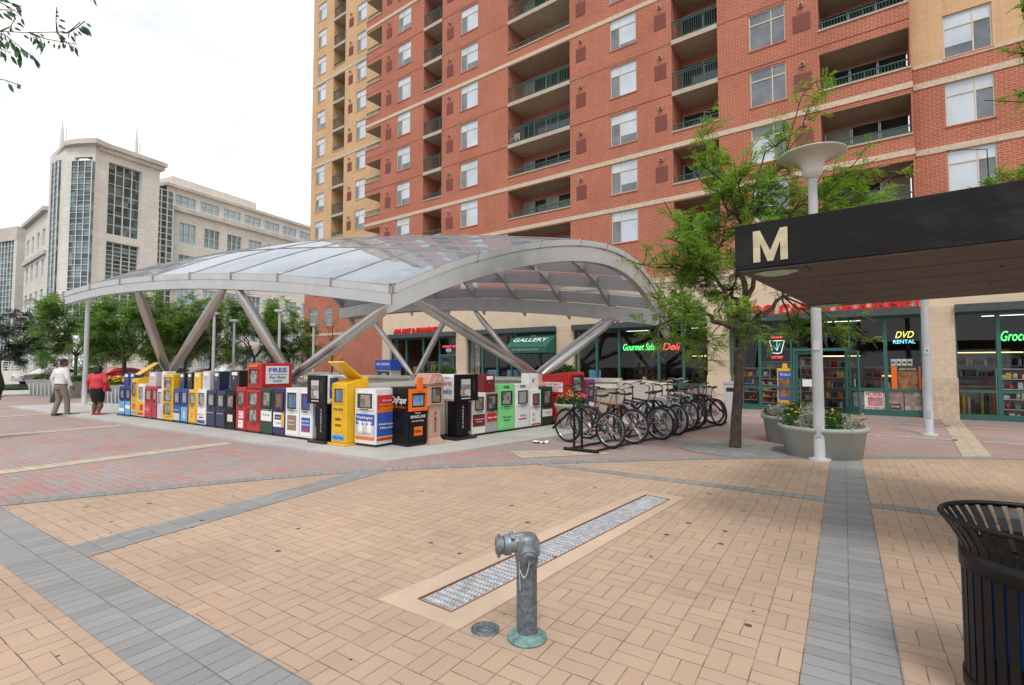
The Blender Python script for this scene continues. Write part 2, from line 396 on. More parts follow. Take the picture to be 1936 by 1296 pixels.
BRN = mat('brown_print', (.30, .19, .13), .6); GRYP = mat('grey_panel', (.36, .37, .385), .5, var=.1, dirt=.1); LGREY = mat('pale_grey', (.58, .58, .58), .5, var=.06, dirt=.1); MAGEN = mat('magenta_paint', (.38, .02, .09), .4, var=.1)
PURP = mat('purple_plastic', (.25, .055, .22), .5, var=.1)
CREAM = mat('cream_print', (.75, .66, .50), .6); PRW = mat('print_white', (.85, .85, .85), .6, var=.03); PRK = mat('print_black', (.01, .01, .01), .6); PRB = mat('print_blue', (.03, .09, .45), .6); PRR = mat('print_red', (.6, .03, .03), .6)
def newsprint(name, a, b, sc=26, thr=.5):
    """a printed page: paper tone b, lines of type, a dark-toned picture block or two of tone a"""
    m, nt, out = newmat(name); N = NT(nt); p = N.n('ShaderNodeBsdfPrincipled'); N.L(p.outputs[0], out.inputs[0])
    tc = N.n('ShaderNodeTexCoord').outputs['Object']; sx = N.n('ShaderNodeSeparateXYZ'); N.L(tc, sx.inputs[0]); M = N.math
    u = M('ADD', sx.outputs[0], M('MULTIPLY', sx.outputs[1], .3)); z = sx.outputs[2]
    cb = N.n('ShaderNodeCombineXYZ'); N.L(M('FLOOR', M('MULTIPLY', u, sc * .45)), cb.inputs[0]); N.L(M('FLOOR', M('MULTIPLY', z, sc * .36)), cb.inputs[1])
    wn = N.n('ShaderNodeTexWhiteNoise'); wn.noise_dimensions = '2D'; N.L(cb.outputs[0], wn.inputs['Vector'])
    pic = M('GREATER_THAN', wn.outputs['Value'], thr)
    ln = M('MULTIPLY', M('GREATER_THAN', M('FRACT', M('MULTIPLY', z, sc * 3.2)), .5), M('GREATER_THAN', N.noise(tc, sc * 5, 1), .42))
    paper = N.mix(M('MULTIPLY', ln, .55), (*b, 1), (*[x * .35 for x in b], 1))
    v = N.n('ShaderNodeTexNoise'); v.inputs['Scale'].default_value = sc * .8; v.inputs['Detail'].default_value = 5; v.inputs['Roughness'].default_value = .65; N.L(tc, v.inputs['Vector'])
    pc = N.mix(N.maprange(v.outputs['Fac'], .36, .64, 0, 1), (*a, 1), (*[.5 * x + .5 * y for x, y in zip(a, b)], 1))
    pc2 = N.mix(.35, pc, v.outputs['Color'], 'OVERLAY')
    N.L(N.mix(pic, paper, pc2), p.inputs['Base Color']); p.inputs['Roughness'].default_value = .5
    return m
NEWS = newsprint('newspaper', (.10, .10, .10), (.62, .60, .56)); NEWSW = newsprint('magazine', (.18, .15, .13), (.60, .50, .40), 18, .25); NEWSB = newsprint('blue_cover', (.08, .22, .40), (.45, .65, .78), 9, .15); NEWSD = newsprint('dark_cover', (.03, .03, .03), (.40, .36, .33), 20, .2)
PHOTOA = newsprint('warm_poster', (.12, .05, .03), (.65, .33, .10), 7, .0); PHOTOB = newsprint('pink_poster', (.5, .08, .16), (.80, .65, .60), 6, .0); PHOTOC = newsprint('face_poster', (.25, .12, .12), (.70, .50, .45), 4, .0)
GOODS = newsprint('goods', (.12, .07, .04), (.50, .40, .28), 14, .0); GOODSC = newsprint('mixed_goods', (.08, .1, .12), (.45, .42, .36), 10, .0)
GOLD = mat('gold_letter', (.55, .49, .32), .45, .35, var=.2, vs=12); RUST = mat('rust', (.20, .085, .05), .9, var=.35, vs=20, bump=.3)
GRATE = mat('galvanised', (.56, .58, .61), .45, .5, var=.3, vs=14); LEADG = mat('weathered_brass', (.15, .18, .205), .55, .4, var=.55, vs=34, bump=.3, bs=70)
VERD = mat('verdigris', (.16, .275, .26), .75, .15, var=.6, vs=22, bump=.4, bs=50); CASTL = mat('cast_metal', (.22, .25, .275), .45, .55, var=.3, vs=18, bump=.2, bs=80)
WOODS = mat('soffit_planks', (.085, .062, .056), .6, var=.45, vs=3.0, spec=.3); SKIN = mat('skin', (.16, .085, .055), .55, var=.08); HAIR = mat('hair', (.012, .010, .010), .6, var=.3, bump=.5, bs=60)
SHIRT = mat('white_shirt', (.72, .73, .74), .85, var=.06, vs=9, bump=.3, bs=14); KHAKI = mat('khaki', (.24, .205, .155), .9, var=.12, vs=7, bump=.3, bs=12); CORAL = mat('coral_cardigan', (.62, .06, .075), .85, var=.12, vs=9, bump=.3, bs=14); BLKC = mat('black_cloth', (.010, .010, .012), .9, var=.3); BLKL = mat('black_leather', (.014, .014, .014), .45, var=.4); REDS = mat('red_shoe', (.50, .02, .02), .4)
CGREY = concrete('planter_stone', (.40, .43, .40))
NEONR = emit('neon_red', (1, .07, .05), 3.0); NEONG = emit('neon_green', (.12, 1, .22), 2.2); NEONB = emit('neon_blue', (.25, .75, 1), 2.2); NEONY = emit('neon_yellow', (1, .85, .12), 2.2); NEONW = emit('neon_white', (.8, 1, .95), 2.0); SIGNR = mat('sign_red', (.72, .012, .010), .4, var=.03)
TUBEL = emit('fluorescent', (1, .96, .88), 3.5); WARML = emit('shelf_lamp', (1, .62, .25), 3)
# ---------------------------------------------------------------- camera, light, sky
cam = bpy.data.cameras.new('camera'); co = bpy.data.objects.new('camera', cam); C.objects.link(co)
cam.sensor_width = 36; cam.lens = 36 * FPX / 1936; cam.clip_end = 3000; cam.clip_start = .05
co.location = EYEP; co.rotation_euler = (R_(90) + PITCH, 0, YAW)
sc = bpy.context.scene; sc.camera = co
sc.view_settings.view_transform = 'Standard'; sc.view_settings.look = 'None'; sc.view_settings.exposure = 0.0; sc.view_settings.gamma = 1
sc.cycles.max_bounces = 8; sc.cycles.transparent_max_bounces = 16; sc.cycles.diffuse_bounces = 3; sc.cycles.caustics_reflective = False; sc.cycles.caustics_refractive = False
W = bpy.data.worlds.new('World'); sc.world = W; W.use_nodes = True; N = NT(W.node_tree); W.node_tree.nodes.clear()
wo = N.n('ShaderNodeOutputWorld'); bg = N.n('ShaderNodeBackground'); N.L(bg.outputs[0], wo.inputs[0]); bg.inputs[1].default_value = .1
sky = N.n('ShaderNodeTexSky', sky_type='NISHITA'); sky.sun_disc = False; sky.sun_elevation = R_(58); sky.sun_rotation = R_(150)
tc = N.n('ShaderNodeTexCoord').outputs['Generated']
mp = N.n('ShaderNodeMapping'); mp.inputs['Scale'].default_value = (1, 1, 2.6); N.L(tc, mp.inputs[0])
cl = N.maprange(N.noise(mp.outputs[0], 2.1, 6, .6), .34, .50, .72, 1)
tone = N.mix(N.maprange(N.noise(mp.outputs[0], 3.4, 5, .6), .35, .62, 0, 1), (10.6, 10.95, 11.5, 1), (12.4, 12.5, 12.5, 1))
N.L(N.mix(cl, sky.outputs[0], tone), bg.inputs[0])
sun = bpy.data.lights.new('sun', 'SUN'); sun.energy = 1.6; sun.angle = R_(14); sun.color = (1, .95, .88)
so = bpy.data.objects.new('sun', sun); C.objects.link(so)
_az = R_(150); _el = R_(58); _d = Vector((math.sin(_az) * math.cos(_el), math.cos(_az) * math.cos(_el), math.sin(_el)))
so.rotation_euler = _d.to_track_quat('Z', 'Y').to_euler()

# ---------------------------------------------------------------- ground
def sheet(name, poly, z, m, uvf=None, kind='structure', sub=None):
    mb = MB(); mb.face([(p[0], p[1], z) for p in poly], m)
    uvf = uvf or (lambda p: (p[0], p[1]))
    o = mb.build(name, uv=[uvf(p) for p in poly]); o['kind'] = kind
    return o
sheet('ground', [(-600, -200), (300, -200), (300, 500), (-600, 500)], 0.0, ASPH)
# red plaza paving
sheet('plaza_paving', [(-36, -30), (30, -30), (30, 21.5), (-36, 24)], .012, REDP)
# arc that bounds the tan field
ARC = [(-13.5, -10), (-10.6, -3), (-9.3, -.5), (-8.2, 1.6), (-7.45, 3.1), (-6.8, 4.25), (-6.1, 5.25), (-5.2, 6.2), (-4.1, 7.3), (-3.0, 8.3), (-1.9, 9.25), (-.8, 10.1), (.36, 10.85), (1.5, 11.55), (2.7, 12.2), (5, 13.2), (9, 14.3), (14, 15)]
def smooth_line(P, n):
    out = []
    for i in range(len(P) - 1):
        p0 = Vector(P[max(i - 1, 0)]); p1 = Vector(P[i]); p2 = Vector(P[i + 1]); p3 = Vector(P[min(i + 2, len(P) - 1)])
        for k in range(n):
            t = k / n
            out.append(.5 * ((2 * p1) + (p2 - p0) * t + (2 * p0 - 5 * p1 + 4 * p2 - p3) * t * t + (3 * p1 - p0 - 3 * p2 + p3) * t ** 3))
    out.append(Vector(P[-1])); return out
arc = smooth_line(ARC, 5)
sheet('tan_paving', [tuple(p) for p in arc] + [(14, -10)], .016, TAN)
def strip(name, pts, w, z, m, off=0.0):
    mb = MB(); uv = []; vs = []; s_ = 0; L = []
    for i, p in enumerate(pts):
        a = pts[max(i - 1, 0)]; b = pts[min(i + 1, len(pts) - 1)]; t = (b - a).normalized(); n = Vector((-t.y, t.x))
        if i: s_ += (p - pts[i - 1]).length
        L.append((p + n * off, p + n * (off + w), s_))
    for a, b, s in L: vs += [(a.x, a.y, z), (b.x, b.y, z)]; uv += [(0, s), (w, s)]
    mb.mesh(vs, [(2 * i, 2 * i + 2, 2 * i + 3, 2 * i + 1) for i in range(len(L) - 1)], m)
    o = mb.build(name, uv=uv); o['kind'] = 'structure'
    if o.data.polygons[0].normal.z < 0: o.data.flip_normals()
    return o
strip('grey_border_paving', arc, .224, .021, GREYB, 0)
def vec(a): return [Vector(p) for p in a]
# grey bands: u across the band (brick length), v along it
sheet('grey_band_paving', [(-8.3, 1.20), (14, 1.20), (14, 1.648), (-8.3, 1.648)], .020, GREYB, lambda p: (p[1] - 1.20, p[0]))
sheet('grey_band_paving', [(-.226, -6), (.222, -6), (.222, 1.20), (-.226, 1.20)], .020, GREYB, lambda p: (p[0] + .226, p[1]))
sheet('grey_band_paving', [(-.226, 1.648), (.222, 1.648), (.222, 10.7), (-.226, 10.4)], .020, GREYB, lambda p: (p[0] + .226, p[1]))
sheet('grey_band_paving', [(-5.85, 1.648), (-5.40, 1.648), (-5.90, 5.45), (-6.25, 5.10)], .020, GREYB, lambda p: (p[1], p[0] + 5.85 + .14 * (p[1] - 1.648)))
sheet('grey_band_paving', [(-4.25, 7.14), (-.226, 7.14), (-.226, 7.364), (-4.03, 7.364)], .020, GREYB, lambda p: (p[0], p[1] - 7.14) if 0 else (p[1] - 7.14, p[0]))
sheet('grey_band_paving', [(.222, 7.14), (14, 7.14), (14, 7.364), (.222, 7.364)], .020, GREYB, lambda p: (p[1] - 7.14, p[0]))
for x0, x1, y0, y1, n in ((-10.95, -10.55, -8, 5.6, 1), (-16.5, -16.1, -8, 5.6, 1), (-22.3, -21.9, -8, 18, 1)):
    sheet('beige_band_paving', [(x0, y0), (x1, y0), (x1, y1), (x0, y1)], .018, BEIGEP, lambda p: (p[0] - x0, p[1]))
sheet('beige_band_paving', [(1.72, 11.9), (2.15, 12.1), (2.85, 19.9), (2.4, 19.9)], .018, BEIGEP, lambda p: (p[0] - 1.72 - (p[1] - 11.9) * .088, p[1]))
sheet('beige_band_paving', [(-.4, 14.35), (2.0, 14.35), (2.03, 14.57), (-.4, 14.57)], .018, BEIGEP, lambda p: (p[1], p[0]))
sheet('beige_band_paving', [(2.42, 14.35), (14, 14.35), (14, 14.57), (2.44, 14.57)], .018, BEIGEP, lambda p: (p[1], p[0]))
sheet('beige_band_paving', [(-5, 17.5), (2.3, 17.5), (2.32, 17.72), (-5, 17.72)], .018, BEIGEP, lambda p: (p[1], p[0]))
sheet('beige_band_paving', [(2.72, 17.5), (14, 17.5), (14, 17.72), (2.74, 17.72)], .018, BEIGEP, lambda p: (p[1], p[0]))
_a = ground(1045, 850); _b = ground(1120, 838)
sheet('beige_band_paving', [(-5.35, 8.0), (-4.75, 7.5), (-3.6, 8.75), (-4.0, 9.1)], .018, BEIGEP)
# kerb, street and pavement beyond the plaza
def slab(name, poly, z0, z1, m):
    mb = MB(); mb.prism(poly, z0, z1, m); o = mb.build(name); o['kind'] = 'structure'; return o
slab('pavement', [(-70, -60), (-52, -60), (-56, 90), (-80, 90)], .004, .13, CONC)
slab('pavement', [(-42, -40), (-36.2, -40), (-36.2, 24), (-42, 26)], .004, .10, CONC)
# concrete apron round the station entrance
APR = [(-6.40, 5.92), (-5.98, 7.45), (-5.62, 9.2), (-5.28, 11.0), (-4.6, 14.2), (-4.2, 16.2), (-5.4, 16.6), (-6.5, 12), (-7.5, 8.4), (-21.5, 8.4), (-27, 8.4), (-27, 5.5), (-18.8, 5.66), (-11.5, 5.76)]
slab('concrete_apron', APR, .004, .055, CONC)
# ---------------------------------------------------------------- wall grids with real openings
def wall_grid(mb, u0, u1, z0, z1, holes, mf, y=0.0, zones=None):
    """upright wall facing -y. holes: (a, b, c, d, depth, reveal, back, openleft).  zones(u,z)->material"""
    us = sorted({u0, u1, *[h[0] for h in holes], *[h[1] for h in holes], *(zones[0] if zones else [])}); zs = sorted({z0, z1, *[h[2] for h in holes], *[h[3] for h in holes], *(zones[1] if zones else [])})
    us = [u for u in us if u0 <= u <= u1]; zs = [z for z in zs if z0 <= z <= z1]
    for i in range(len(us) - 1):
        for j in range(len(zs) - 1):
            uc = (us[i] + us[i + 1]) / 2; zc = (zs[j] + zs[j + 1]) / 2
            if any(h[0] < uc < h[1] and h[2] < zc < h[3] for h in holes): continue
            m = zones[2](uc, zc) if zones else mf
            mb.face([(us[i], y, zs[j]), (us[i + 1], y, zs[j]), (us[i + 1], y, zs[j + 1]), (us[i], y, zs[j + 1])], m)
    for h in holes:
        a, b, c, d, D, rev, back = h[:7]; ol = len(h) > 7 and h[7]
        rv = lambda zz: rev
        if not ol: mb.face([(a, y, c), (a, y, d), (a, y + D, d), (a, y + D, c)], rev)
        mb.face([(b, y, c), (b, y + D, c), (b, y + D, d), (b, y, d)], rev)
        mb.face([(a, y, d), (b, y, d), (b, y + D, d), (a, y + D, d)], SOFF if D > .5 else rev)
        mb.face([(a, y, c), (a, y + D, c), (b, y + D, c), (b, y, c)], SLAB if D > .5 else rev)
        if back: mb.face([(a, y + D, c), (b, y + D, c), (b, y + D, d), (a, y + D, d)], back)

TB = R_(-3.0)
TEX = Vector((math.cos(TB), math.sin(TB), 0))
_d = ray(1180, 300); TP = Vector((_d.x * 29.75, _d.y * 29.75, 0))
tower = thing('apartment_tower', 'tall red and tan brick apartment tower with stone bands and green railed balconies', 'apartment building', TP, TB)
FL0 = 2.15; FH = 2.95            # floor level of storey k = FL0 + k * FH  (k=3 -> 11.0, k=4 -> 13.95)
def fl(k): return FL0 + FH * k
STEP = -24.4; RECT = 2.4; RSTEP = 13.35; RREC = .45
RW = [(-20.2, -18.6), (-13.07, -11.36), (-.85, .82), (6.9, 8.55)]
RBAL = [('D', -17.05, -15.0), ('F', -8.6, -3.65), ('H', 2.9, 5.35)]
RVENT = [-21.3, -14.15, -2.85, 2.25, 9.3]
def zvis(u):          # highest z the photograph shows above position u on the front
    q = TP + TEX * u; dep = (q - EYEP).dot(_F0)
    return EYE + 700 / FPX * dep + 1.2
holes = []; wins = []; vents = []; hoods = []; bals = []
for a, b in RW:
    k = 1
    while fl(k) + .6 < zvis(b):
        holes.append((a, b, fl(k) + .8, fl(k) + 2.7, .14, REDBR, None)); wins.append((a, b, fl(k) + .8, fl(k) + 2.7, 0.0, a > 5)); k += 1
TOPZ = 45.0
def balc_groups(a, b):
    k = 2; out = []
    while fl(k) < zvis(b):
        ktop = k if k < 4 else k + 2
        out.append((k, ktop)); k = ktop + 1
    return out
BD = 1.9
for n, a, b in RBAL:
    for k0, k1 in balc_groups(a, b):
        holes.append((a, b, fl(k0) + .62, fl(k1) + 2.62, BD, REDBR, None)); bals.append((n, a, b, k0, k1, 0.0, BD))
for k in range(2, 8):
    if fl(k) < zvis(13): holes.append((9.95, 13.3, fl(k) + .62, fl(k) + 2.45, BD, REDBR, None)); bals.append(('J', 9.95, 13.3, k, k, 0.0, BD))
for k in range(2, 15):
    if fl(k) < zvis(STEP): holes.append((STEP, -22.3, fl(k) + .62, fl(k) + 2.45, RECT, REDBR, None, True)); bals.append(('B', STEP, -22.3, k, k, 0.0, RECT))
mb = MB()
wall_grid(mb, STEP, RSTEP, 0, TOPZ, holes, REDBR)
# returns of the projecting red front, spandrels open at the corner balconies
_zs = [0] + [z for k in range(2, 15) if fl(k) < zvis(STEP) for z in (fl(k) + .62, fl(k) + 2.45)] + [TOPZ]
for i in range(0, len(_zs), 2): mb.face([(STEP, RECT, _zs[i]), (STEP, 0, _zs[i]), (STEP, 0, _zs[i + 1]), (STEP, RECT, _zs[i + 1])], REDBR)
mb.face([(RSTEP, 0, 0), (RSTEP, RREC, 0), (RSTEP, RREC, TOPZ), (RSTEP, 0, TOPZ)], REDBR)
# tan wing on the left, set back
TPL = TP + Vector((-math.sin(TB), math.cos(TB), 0)) * RECT
def tu(px, py=300): return onplane(px, py, TPL, TEX)[0]
LW = [(tu(597.5), tu(613.5)), (tu(672), tu(690.5))]; LB = (tu(628), tu(650)); LEND = tu(590, 250)
hl = []
for a, b in LW:
    k = 2
    while fl(k) + .6 < zvis(a) + 4:
        hl.append((a, b, fl(k) + .8, fl(k) + 2.7, .14, TANBR, None)); wins.append((a, b, fl(k) + .8, fl(k) + 2.7, RECT, False)); k += 1
k = 2
while fl(k) < zvis(LB[0]) + 4:
    k1 = k if k < 4 else k + 2
    hl.append((LB[0], LB[1], fl(k) + .62, fl(k1) + 2.62, BD, TANBR, None)); bals.append(('A', LB[0], LB[1], k, k1, RECT, BD)); k = k1 + 1
wall_grid(mb, LEND, STEP + .01, 11.0, TOPZ, [h for h in hl if h[2] > 11], TANBR, RECT)
LEND2 = tu(574, 640)
bw0, bw1 = tu(583, 600), tu(601, 600)
lw = [(bw0, bw1, 5.6, 7.5, .14, REDBR, None), (tu(612, 600), tu(628, 600), 5.6, 7.5, .14, REDBR, None)]
for h in lw: wins.append((h[0], h[1], h[2], h[3], RECT, True))
wall_grid(mb, LEND2, STEP + .01, 0, 11.0, lw + [h for h in hl if h[2] < 11], REDBR, RECT)
mb.face([(LEND, RECT + 22, 0), (LEND, RECT, 0), (LEND, RECT, TOPZ), (LEND, RECT + 22, TOPZ)], TANBR)
# right wing, a little set back: tan above, red below
KEND = 26.0
kw = [(14.45, 16.0), (20.0, 21.6)]; kh = []
for a, b in kw:
    for k in range(2, 8):
        if fl(k) < zvis(a): kh.append((a, b, fl(k) + .8, fl(k) + 2.7, .14, REDBR, None)); wins.append((a, b, fl(k) + .8, fl(k) + 2.7, RREC, True))
wall_grid(mb, RSTEP, KEND, 0, TOPZ, kh, REDBR, RREC, zones=([], [14.7], lambda u, z: TANBR if z > 14.7 else REDBR))
mb.face([(KEND, RREC, 0), (KEND, 22, 0), (KEND, 22, TOPZ), (KEND, RREC, TOPZ)], REDBR)
mb.face([(LEND, RECT, TOPZ), (STEP, RECT, TOPZ), (STEP, 0, TOPZ), (KEND, 0, TOPZ), (KEND, 22, TOPZ), (LEND, 22, TOPZ)], SLAB)
mb.build('wall', tower)
# stone bands
def band(z0, z1, u0, u1, y, skip=()):
    mb = MB(); mb.box(u0, u1, y - .035, y + .05, z0, z1, STONEBAND); o = mb.build('stone_band', tower); return o
for z in (11.0, 13.95, 22.8, 31.65):
    if z < 30: band(z - .26, z, STEP - .03, RSTEP + .03, 0)
    else: band(z - .26, z, STEP - .03, -12, 0)
    if z > 11.5: band(z - .26, z, LEND - .03, STEP - .05, RECT)
    if z < 22: band(z - .26, z, RSTEP + .06, KEND, RREC)
band(10.74, 11.0, LEND - .06, STEP - .05, RECT); band(4.6, 4.85, LEND2 - .05, STEP - .05, RECT); band(14.62, 14.78, RSTEP + .06, KEND, RREC)
# thin recessed joint courses at each storey
mbj = MB()
for k in range(3, 15):
    z = fl(k) - .13
    if k in (3, 4, 7, 10): continue
    hs = sorted([(h[0], h[1]) for h in holes if h[2] < z < h[3]]); u = STEP
    for a, b in hs + [(RSTEP, RSTEP)]:
        if a - u > .05 and z < zvis(u) + 2: mbj.box(u + .01, a - .01, -.012, .02, z, z + .05, VENT)
        u = max(u, b)
mbj.build('joint_course', tower)
# windows
def make_window(a, b, c, d, y, bigright):
    w = b - a; hh = d - c; f = .055; fr = MB(); y0 = y + .06; zt = c + hh * .70; um = a + w * (.62 if bigright else .36)
    for x0, x1, z0, z1 in ((a, a + f, c, d), (b - f, b, c, d), (a + f, b - f, c, c + f), (a + f, b - f, d - f, d), (a + f, b - f, zt - .03, zt + .03)):
        fr.box(x0, x1, y0, y0 + .07, z0, z1, WINF)
    fr.box(um - .025, um + .025, y0 + .004, y0 + .066, c + f, zt - .03, WINF); fr.box(um - .02, um + .02, y0 + .004, y0 + .066, zt + .03, d - f, WINF)
    o = fr.build('window', tower)
    s = MB(); s.box(a - .04, b + .04, y - .04, y + .055, c - .07, c - .002, REDBR if y < RECT or c < 9 else TANBR); s.build('sill', o)
    p = MB(); dk = um if not bigright else um
    r = random.random()
    p.box(a + f, b - f, y0 + .024, y0 + .0295, c + f, c + f + hh * random.choice((0, 0, 0, .1, .25)) + .001, PANED)
    if bigright: A, B = (PANE if r < .55 else PANED), PANED
    else: A, B = PANED, PANE
    p.face([(a + f, y0 + .03, c + f), (um, y0 + .03, c + f), (um, y0 + .03, zt), (a + f, y0 + .03, zt)], A)
    p.face([(um, y0 + .03, c + f), (b - f, y0 + .03, c + f), (b - f, y0 + .03, zt), (um, y0 + .03, zt)], B)
    p.face([(a + f, y0 + .03, zt), (b - f, y0 + .03, zt), (b - f, y0 + .03, d - f), (a + f, y0 + .03, d - f)], PANE if not bigright or r < .5 else PANED)
    p.build('pane', o)
for wdef in wins: make_window(*wdef)
# balconies
def rail(a, b, z0, z1, y, pitch=.12):
    r = MB()
    r.box(a, b, y - .03, y + .03, z1 - .05, z1, GREENR); r.box(a, b, y - .02, y + .02, z0 + .05, z0 + .09, GREENR)
    if z1 - z0 > .7: r.box(a, b, y - .018, y + .018, z1 - .17, z1 - .13, GREENR)
    n = max(2, int((b - a) / pitch)); n = min(n, 42)
    for i in range(1, n):
        x = a + (b - a) * i / n; w = .03 if i % 14 == 0 else .011
        r.box(x - w, x + w, y - .01, y + .01, z0 + .09, z1 - .05, GREENR)
    return r
chair_done = False
for n, a, b, k0, k1, y, D in bals:
    for k in range(k0, k1 + 1):
        z = fl(k); bal = MB()
        top = z + 2.62 if n not in 'JB' else z + 2.45
        if k > k0:       # open slab
            bal.box(a + .003, b - .003, y - .06, y + D, z - .26, z, SLAB); bo = bal.build('balcony', tower)
            rail(a + .02, b - .02, z + .02, z + 1.08, y + .02).build('railing', bo)
        else:            # brick parapet with a cap and a low rail
            bal.box(a - .03, b + .03, y - .05, y + .22, z + .622, z + .70, SLAB)
            bal.box(a + .003, b - .003, y + .22, y + D, z - .2, z, SLAB)
            if n in 'BJ' and n == 'B': bal.box(a, a + .2, y + .2, y + D, z, z + .62, REDBR)
            bo = bal.build('balcony', tower); rail(a + .02, b - .02, z + .70, z + 1.10, y + .08).build('railing', bo)
        if n == 'B' and False: continue
        g = MB(); yy = y + D - .02; cnt = max(2, round((b - a) / 1.0)); zb = z + .02; zt = z + 2.25
        if n == 'B':
            g.face([(a + .6, yy, zb), (b, yy, zb), (b, yy, top), (a + .6, yy, top)], PANEB); g.build('sliding_door', bo); continue
        for i in range(cnt):
            x0 = a + (b - a) * i / cnt; x1 = a + (b - a) * (i + 1) / cnt
            mm = CURT if random.random() < .2 else PANEB
            g.face([(x0 + .04, yy, zb), (x1 - .04, yy, zb), (x1 - .04, yy, zt), (x0 + .04, yy, zt)], mm)
            g.box(x0 - .035, x0 + .035, yy - .05, yy + .01, zb, zt, GRYP)
        g.box(a, b, yy - .05, yy + .02, zt, zt + .06, GRYP); g.box(a, b, yy - .008, yy + .3, zt + .06, top + .15, REDBR if n != 'A' else TANBR)
        g.build('sliding_door', bo)
# louvres and exhaust hoods
vc = [(RVENT[0], 0), (RVENT[1], 0), (RVENT[2], 0), (RVENT[3], 0), (RVENT[4], 0), (tu(661), RECT)]
for u, y in vc:
    k = 3
    while fl(k) < zvis(u) + (4 if y else 0):
        v = MB(); w = .34; z0 = fl(k) + .95; z1 = z0 + .88
        if u > 5: w = .38; u = 9.25
        v.box(u - w, u + w, y - .025, y + .02, z0, z1, VENT)
        for j in range(9): v.box(u - w + .03, u + w - .03, y - .034, y - .0255, z0 + .05 + j * .09, z0 + .09 + j * .09, VENT)
        v.build('louvre', tower)
        e = MB(); e.box(u - .1, u + .1, y - .16, y + .01, fl(k) + 2.12, fl(k) + 2.30, HOOD); e.box(u - .07, u + .07, y - .165, y - .161, fl(k) + 2.14, fl(k) + 2.26, DARK)
        e.build('exhaust_hood', tower); k += 1
# white chair on a wide balcony
def _bc():
    u, z = -8.25, fl(5) + .02; p = TP + TEX * u + Vector((-math.sin(TB), math.cos(TB), 0)) * .35
    t = thing('balcony_chair', 'white plastic chair on a wide green railed balcony', 'chair', (p.x, p.y, z), TB); m = MB(); m.box(-.25, .25, -.2, .25, .42, .46, WHITEP); m.build('seat', t)
    m = MB()
    for k in range(5): m.box(-.22 + k * .1, -.16 + k * .1, .25, .28, .46, .9, WHITEP)
    m.box(-.25, .25, .25, .28, .88, .95, WHITEP); m.build('backrest', t)
    for x in (-.23, .2):
        for y in (-.19, .22): m = MB(); m.box(x, x + .035, y, y + .035, 0, .42, WHITEP); m.build('leg', t)
_bc()
# ---------------------------------------------------------------- row of shops at the foot of the tower
SB = ground(1405, 774); SP = Vector((SB.x, SB.y, 0))
def su(px, py=700): return onplane(px, py, SP, TEX)[0]
shops = thing('shop_row', 'low beige row of shops with dark steel beams and teal framed windows', 'shop building', SP, TB)
SDEP = 6.6; FTOP = 5.0; OPT = 3.20
PIL = [(-20.45, -19.75), (-14.34, -13.58), (-8.0, -7.1), (-1.2, -.42), (5.22, 6.0), (13.0, 13.8), (20.5, 21.3)]
for i, (a, b) in enumerate(PIL):
    mb = MB(); mb.box(a, b, -.14, .5, 1.25, 3.42, BEIGEBLK); mb.box(a - .03, b + .03, -.18, .5, 0, 1.25, ROUGHST if i > 3 else BEIGEST); mb.build('pillar', shops)
mb = MB(); mb.box(PIL[0][0], PIL[-1][1], -.12, .5, 3.42, FTOP, BEIGEST); mb.build('fascia', shops)
mb = MB(); mb.box(PIL[0][0] - .08, PIL[-1][1] + .08, -.2, .5, FTOP, FTOP + .22, STONEBAND); mb.build('coping', shops)
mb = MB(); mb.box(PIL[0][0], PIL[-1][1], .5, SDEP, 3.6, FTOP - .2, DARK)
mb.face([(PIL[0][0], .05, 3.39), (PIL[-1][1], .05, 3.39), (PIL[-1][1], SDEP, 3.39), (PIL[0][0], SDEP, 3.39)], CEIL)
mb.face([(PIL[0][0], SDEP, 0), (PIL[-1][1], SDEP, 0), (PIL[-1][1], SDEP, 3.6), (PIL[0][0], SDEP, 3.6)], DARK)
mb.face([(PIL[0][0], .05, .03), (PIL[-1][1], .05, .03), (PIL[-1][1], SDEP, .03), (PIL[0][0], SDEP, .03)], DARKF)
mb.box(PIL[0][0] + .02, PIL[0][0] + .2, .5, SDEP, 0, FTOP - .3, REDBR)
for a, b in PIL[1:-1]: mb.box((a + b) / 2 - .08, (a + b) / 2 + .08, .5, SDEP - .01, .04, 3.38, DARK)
mb.build('interior', shops)
def bay(a, b, mulls, transom=None, base=.26, doors=(), tp=None):
    """teal framed shop front between two pillars"""
    mb = MB(); mb.box(a, b, -.30, .3, OPT, 3.42, DKSTEEL); mb.box(a, b, -.34, -.26, OPT + .02, 3.45, DKSTEEL); mb.build('steel_beam', shops)
    xs = [a] + list(mulls) + [b]
    for i in range(len(xs) - 1):
        x0, x1 = xs[i], xs[i + 1]
        if (i in doors): continue
        fr = MB()
        fr.box(x0, x0 + .05, 0, .12, base, OPT, GREENF); fr.box(x1 - .05, x1, 0, .12, base, OPT, GREENF)
        fr.box(x0, x1, -.02, .14, 0, base, GREENF); fr.box(x0 + .05, x1 - .05, 0, .12, OPT - .06, OPT, GREENF)
        if transom: fr.box(x0 + .05, x1 - .05, .003, .117, transom - .04, transom + .04, GREENF)
        o = fr.build('window', shops)
        g = MB(); g.face([(x0 + .05, .06, base), (x1 - .05, .06, base), (x1 - .05, .06, OPT - .06), (x0 + .05, .06, OPT - .06)], SHOPGL); g.build('pane', o)
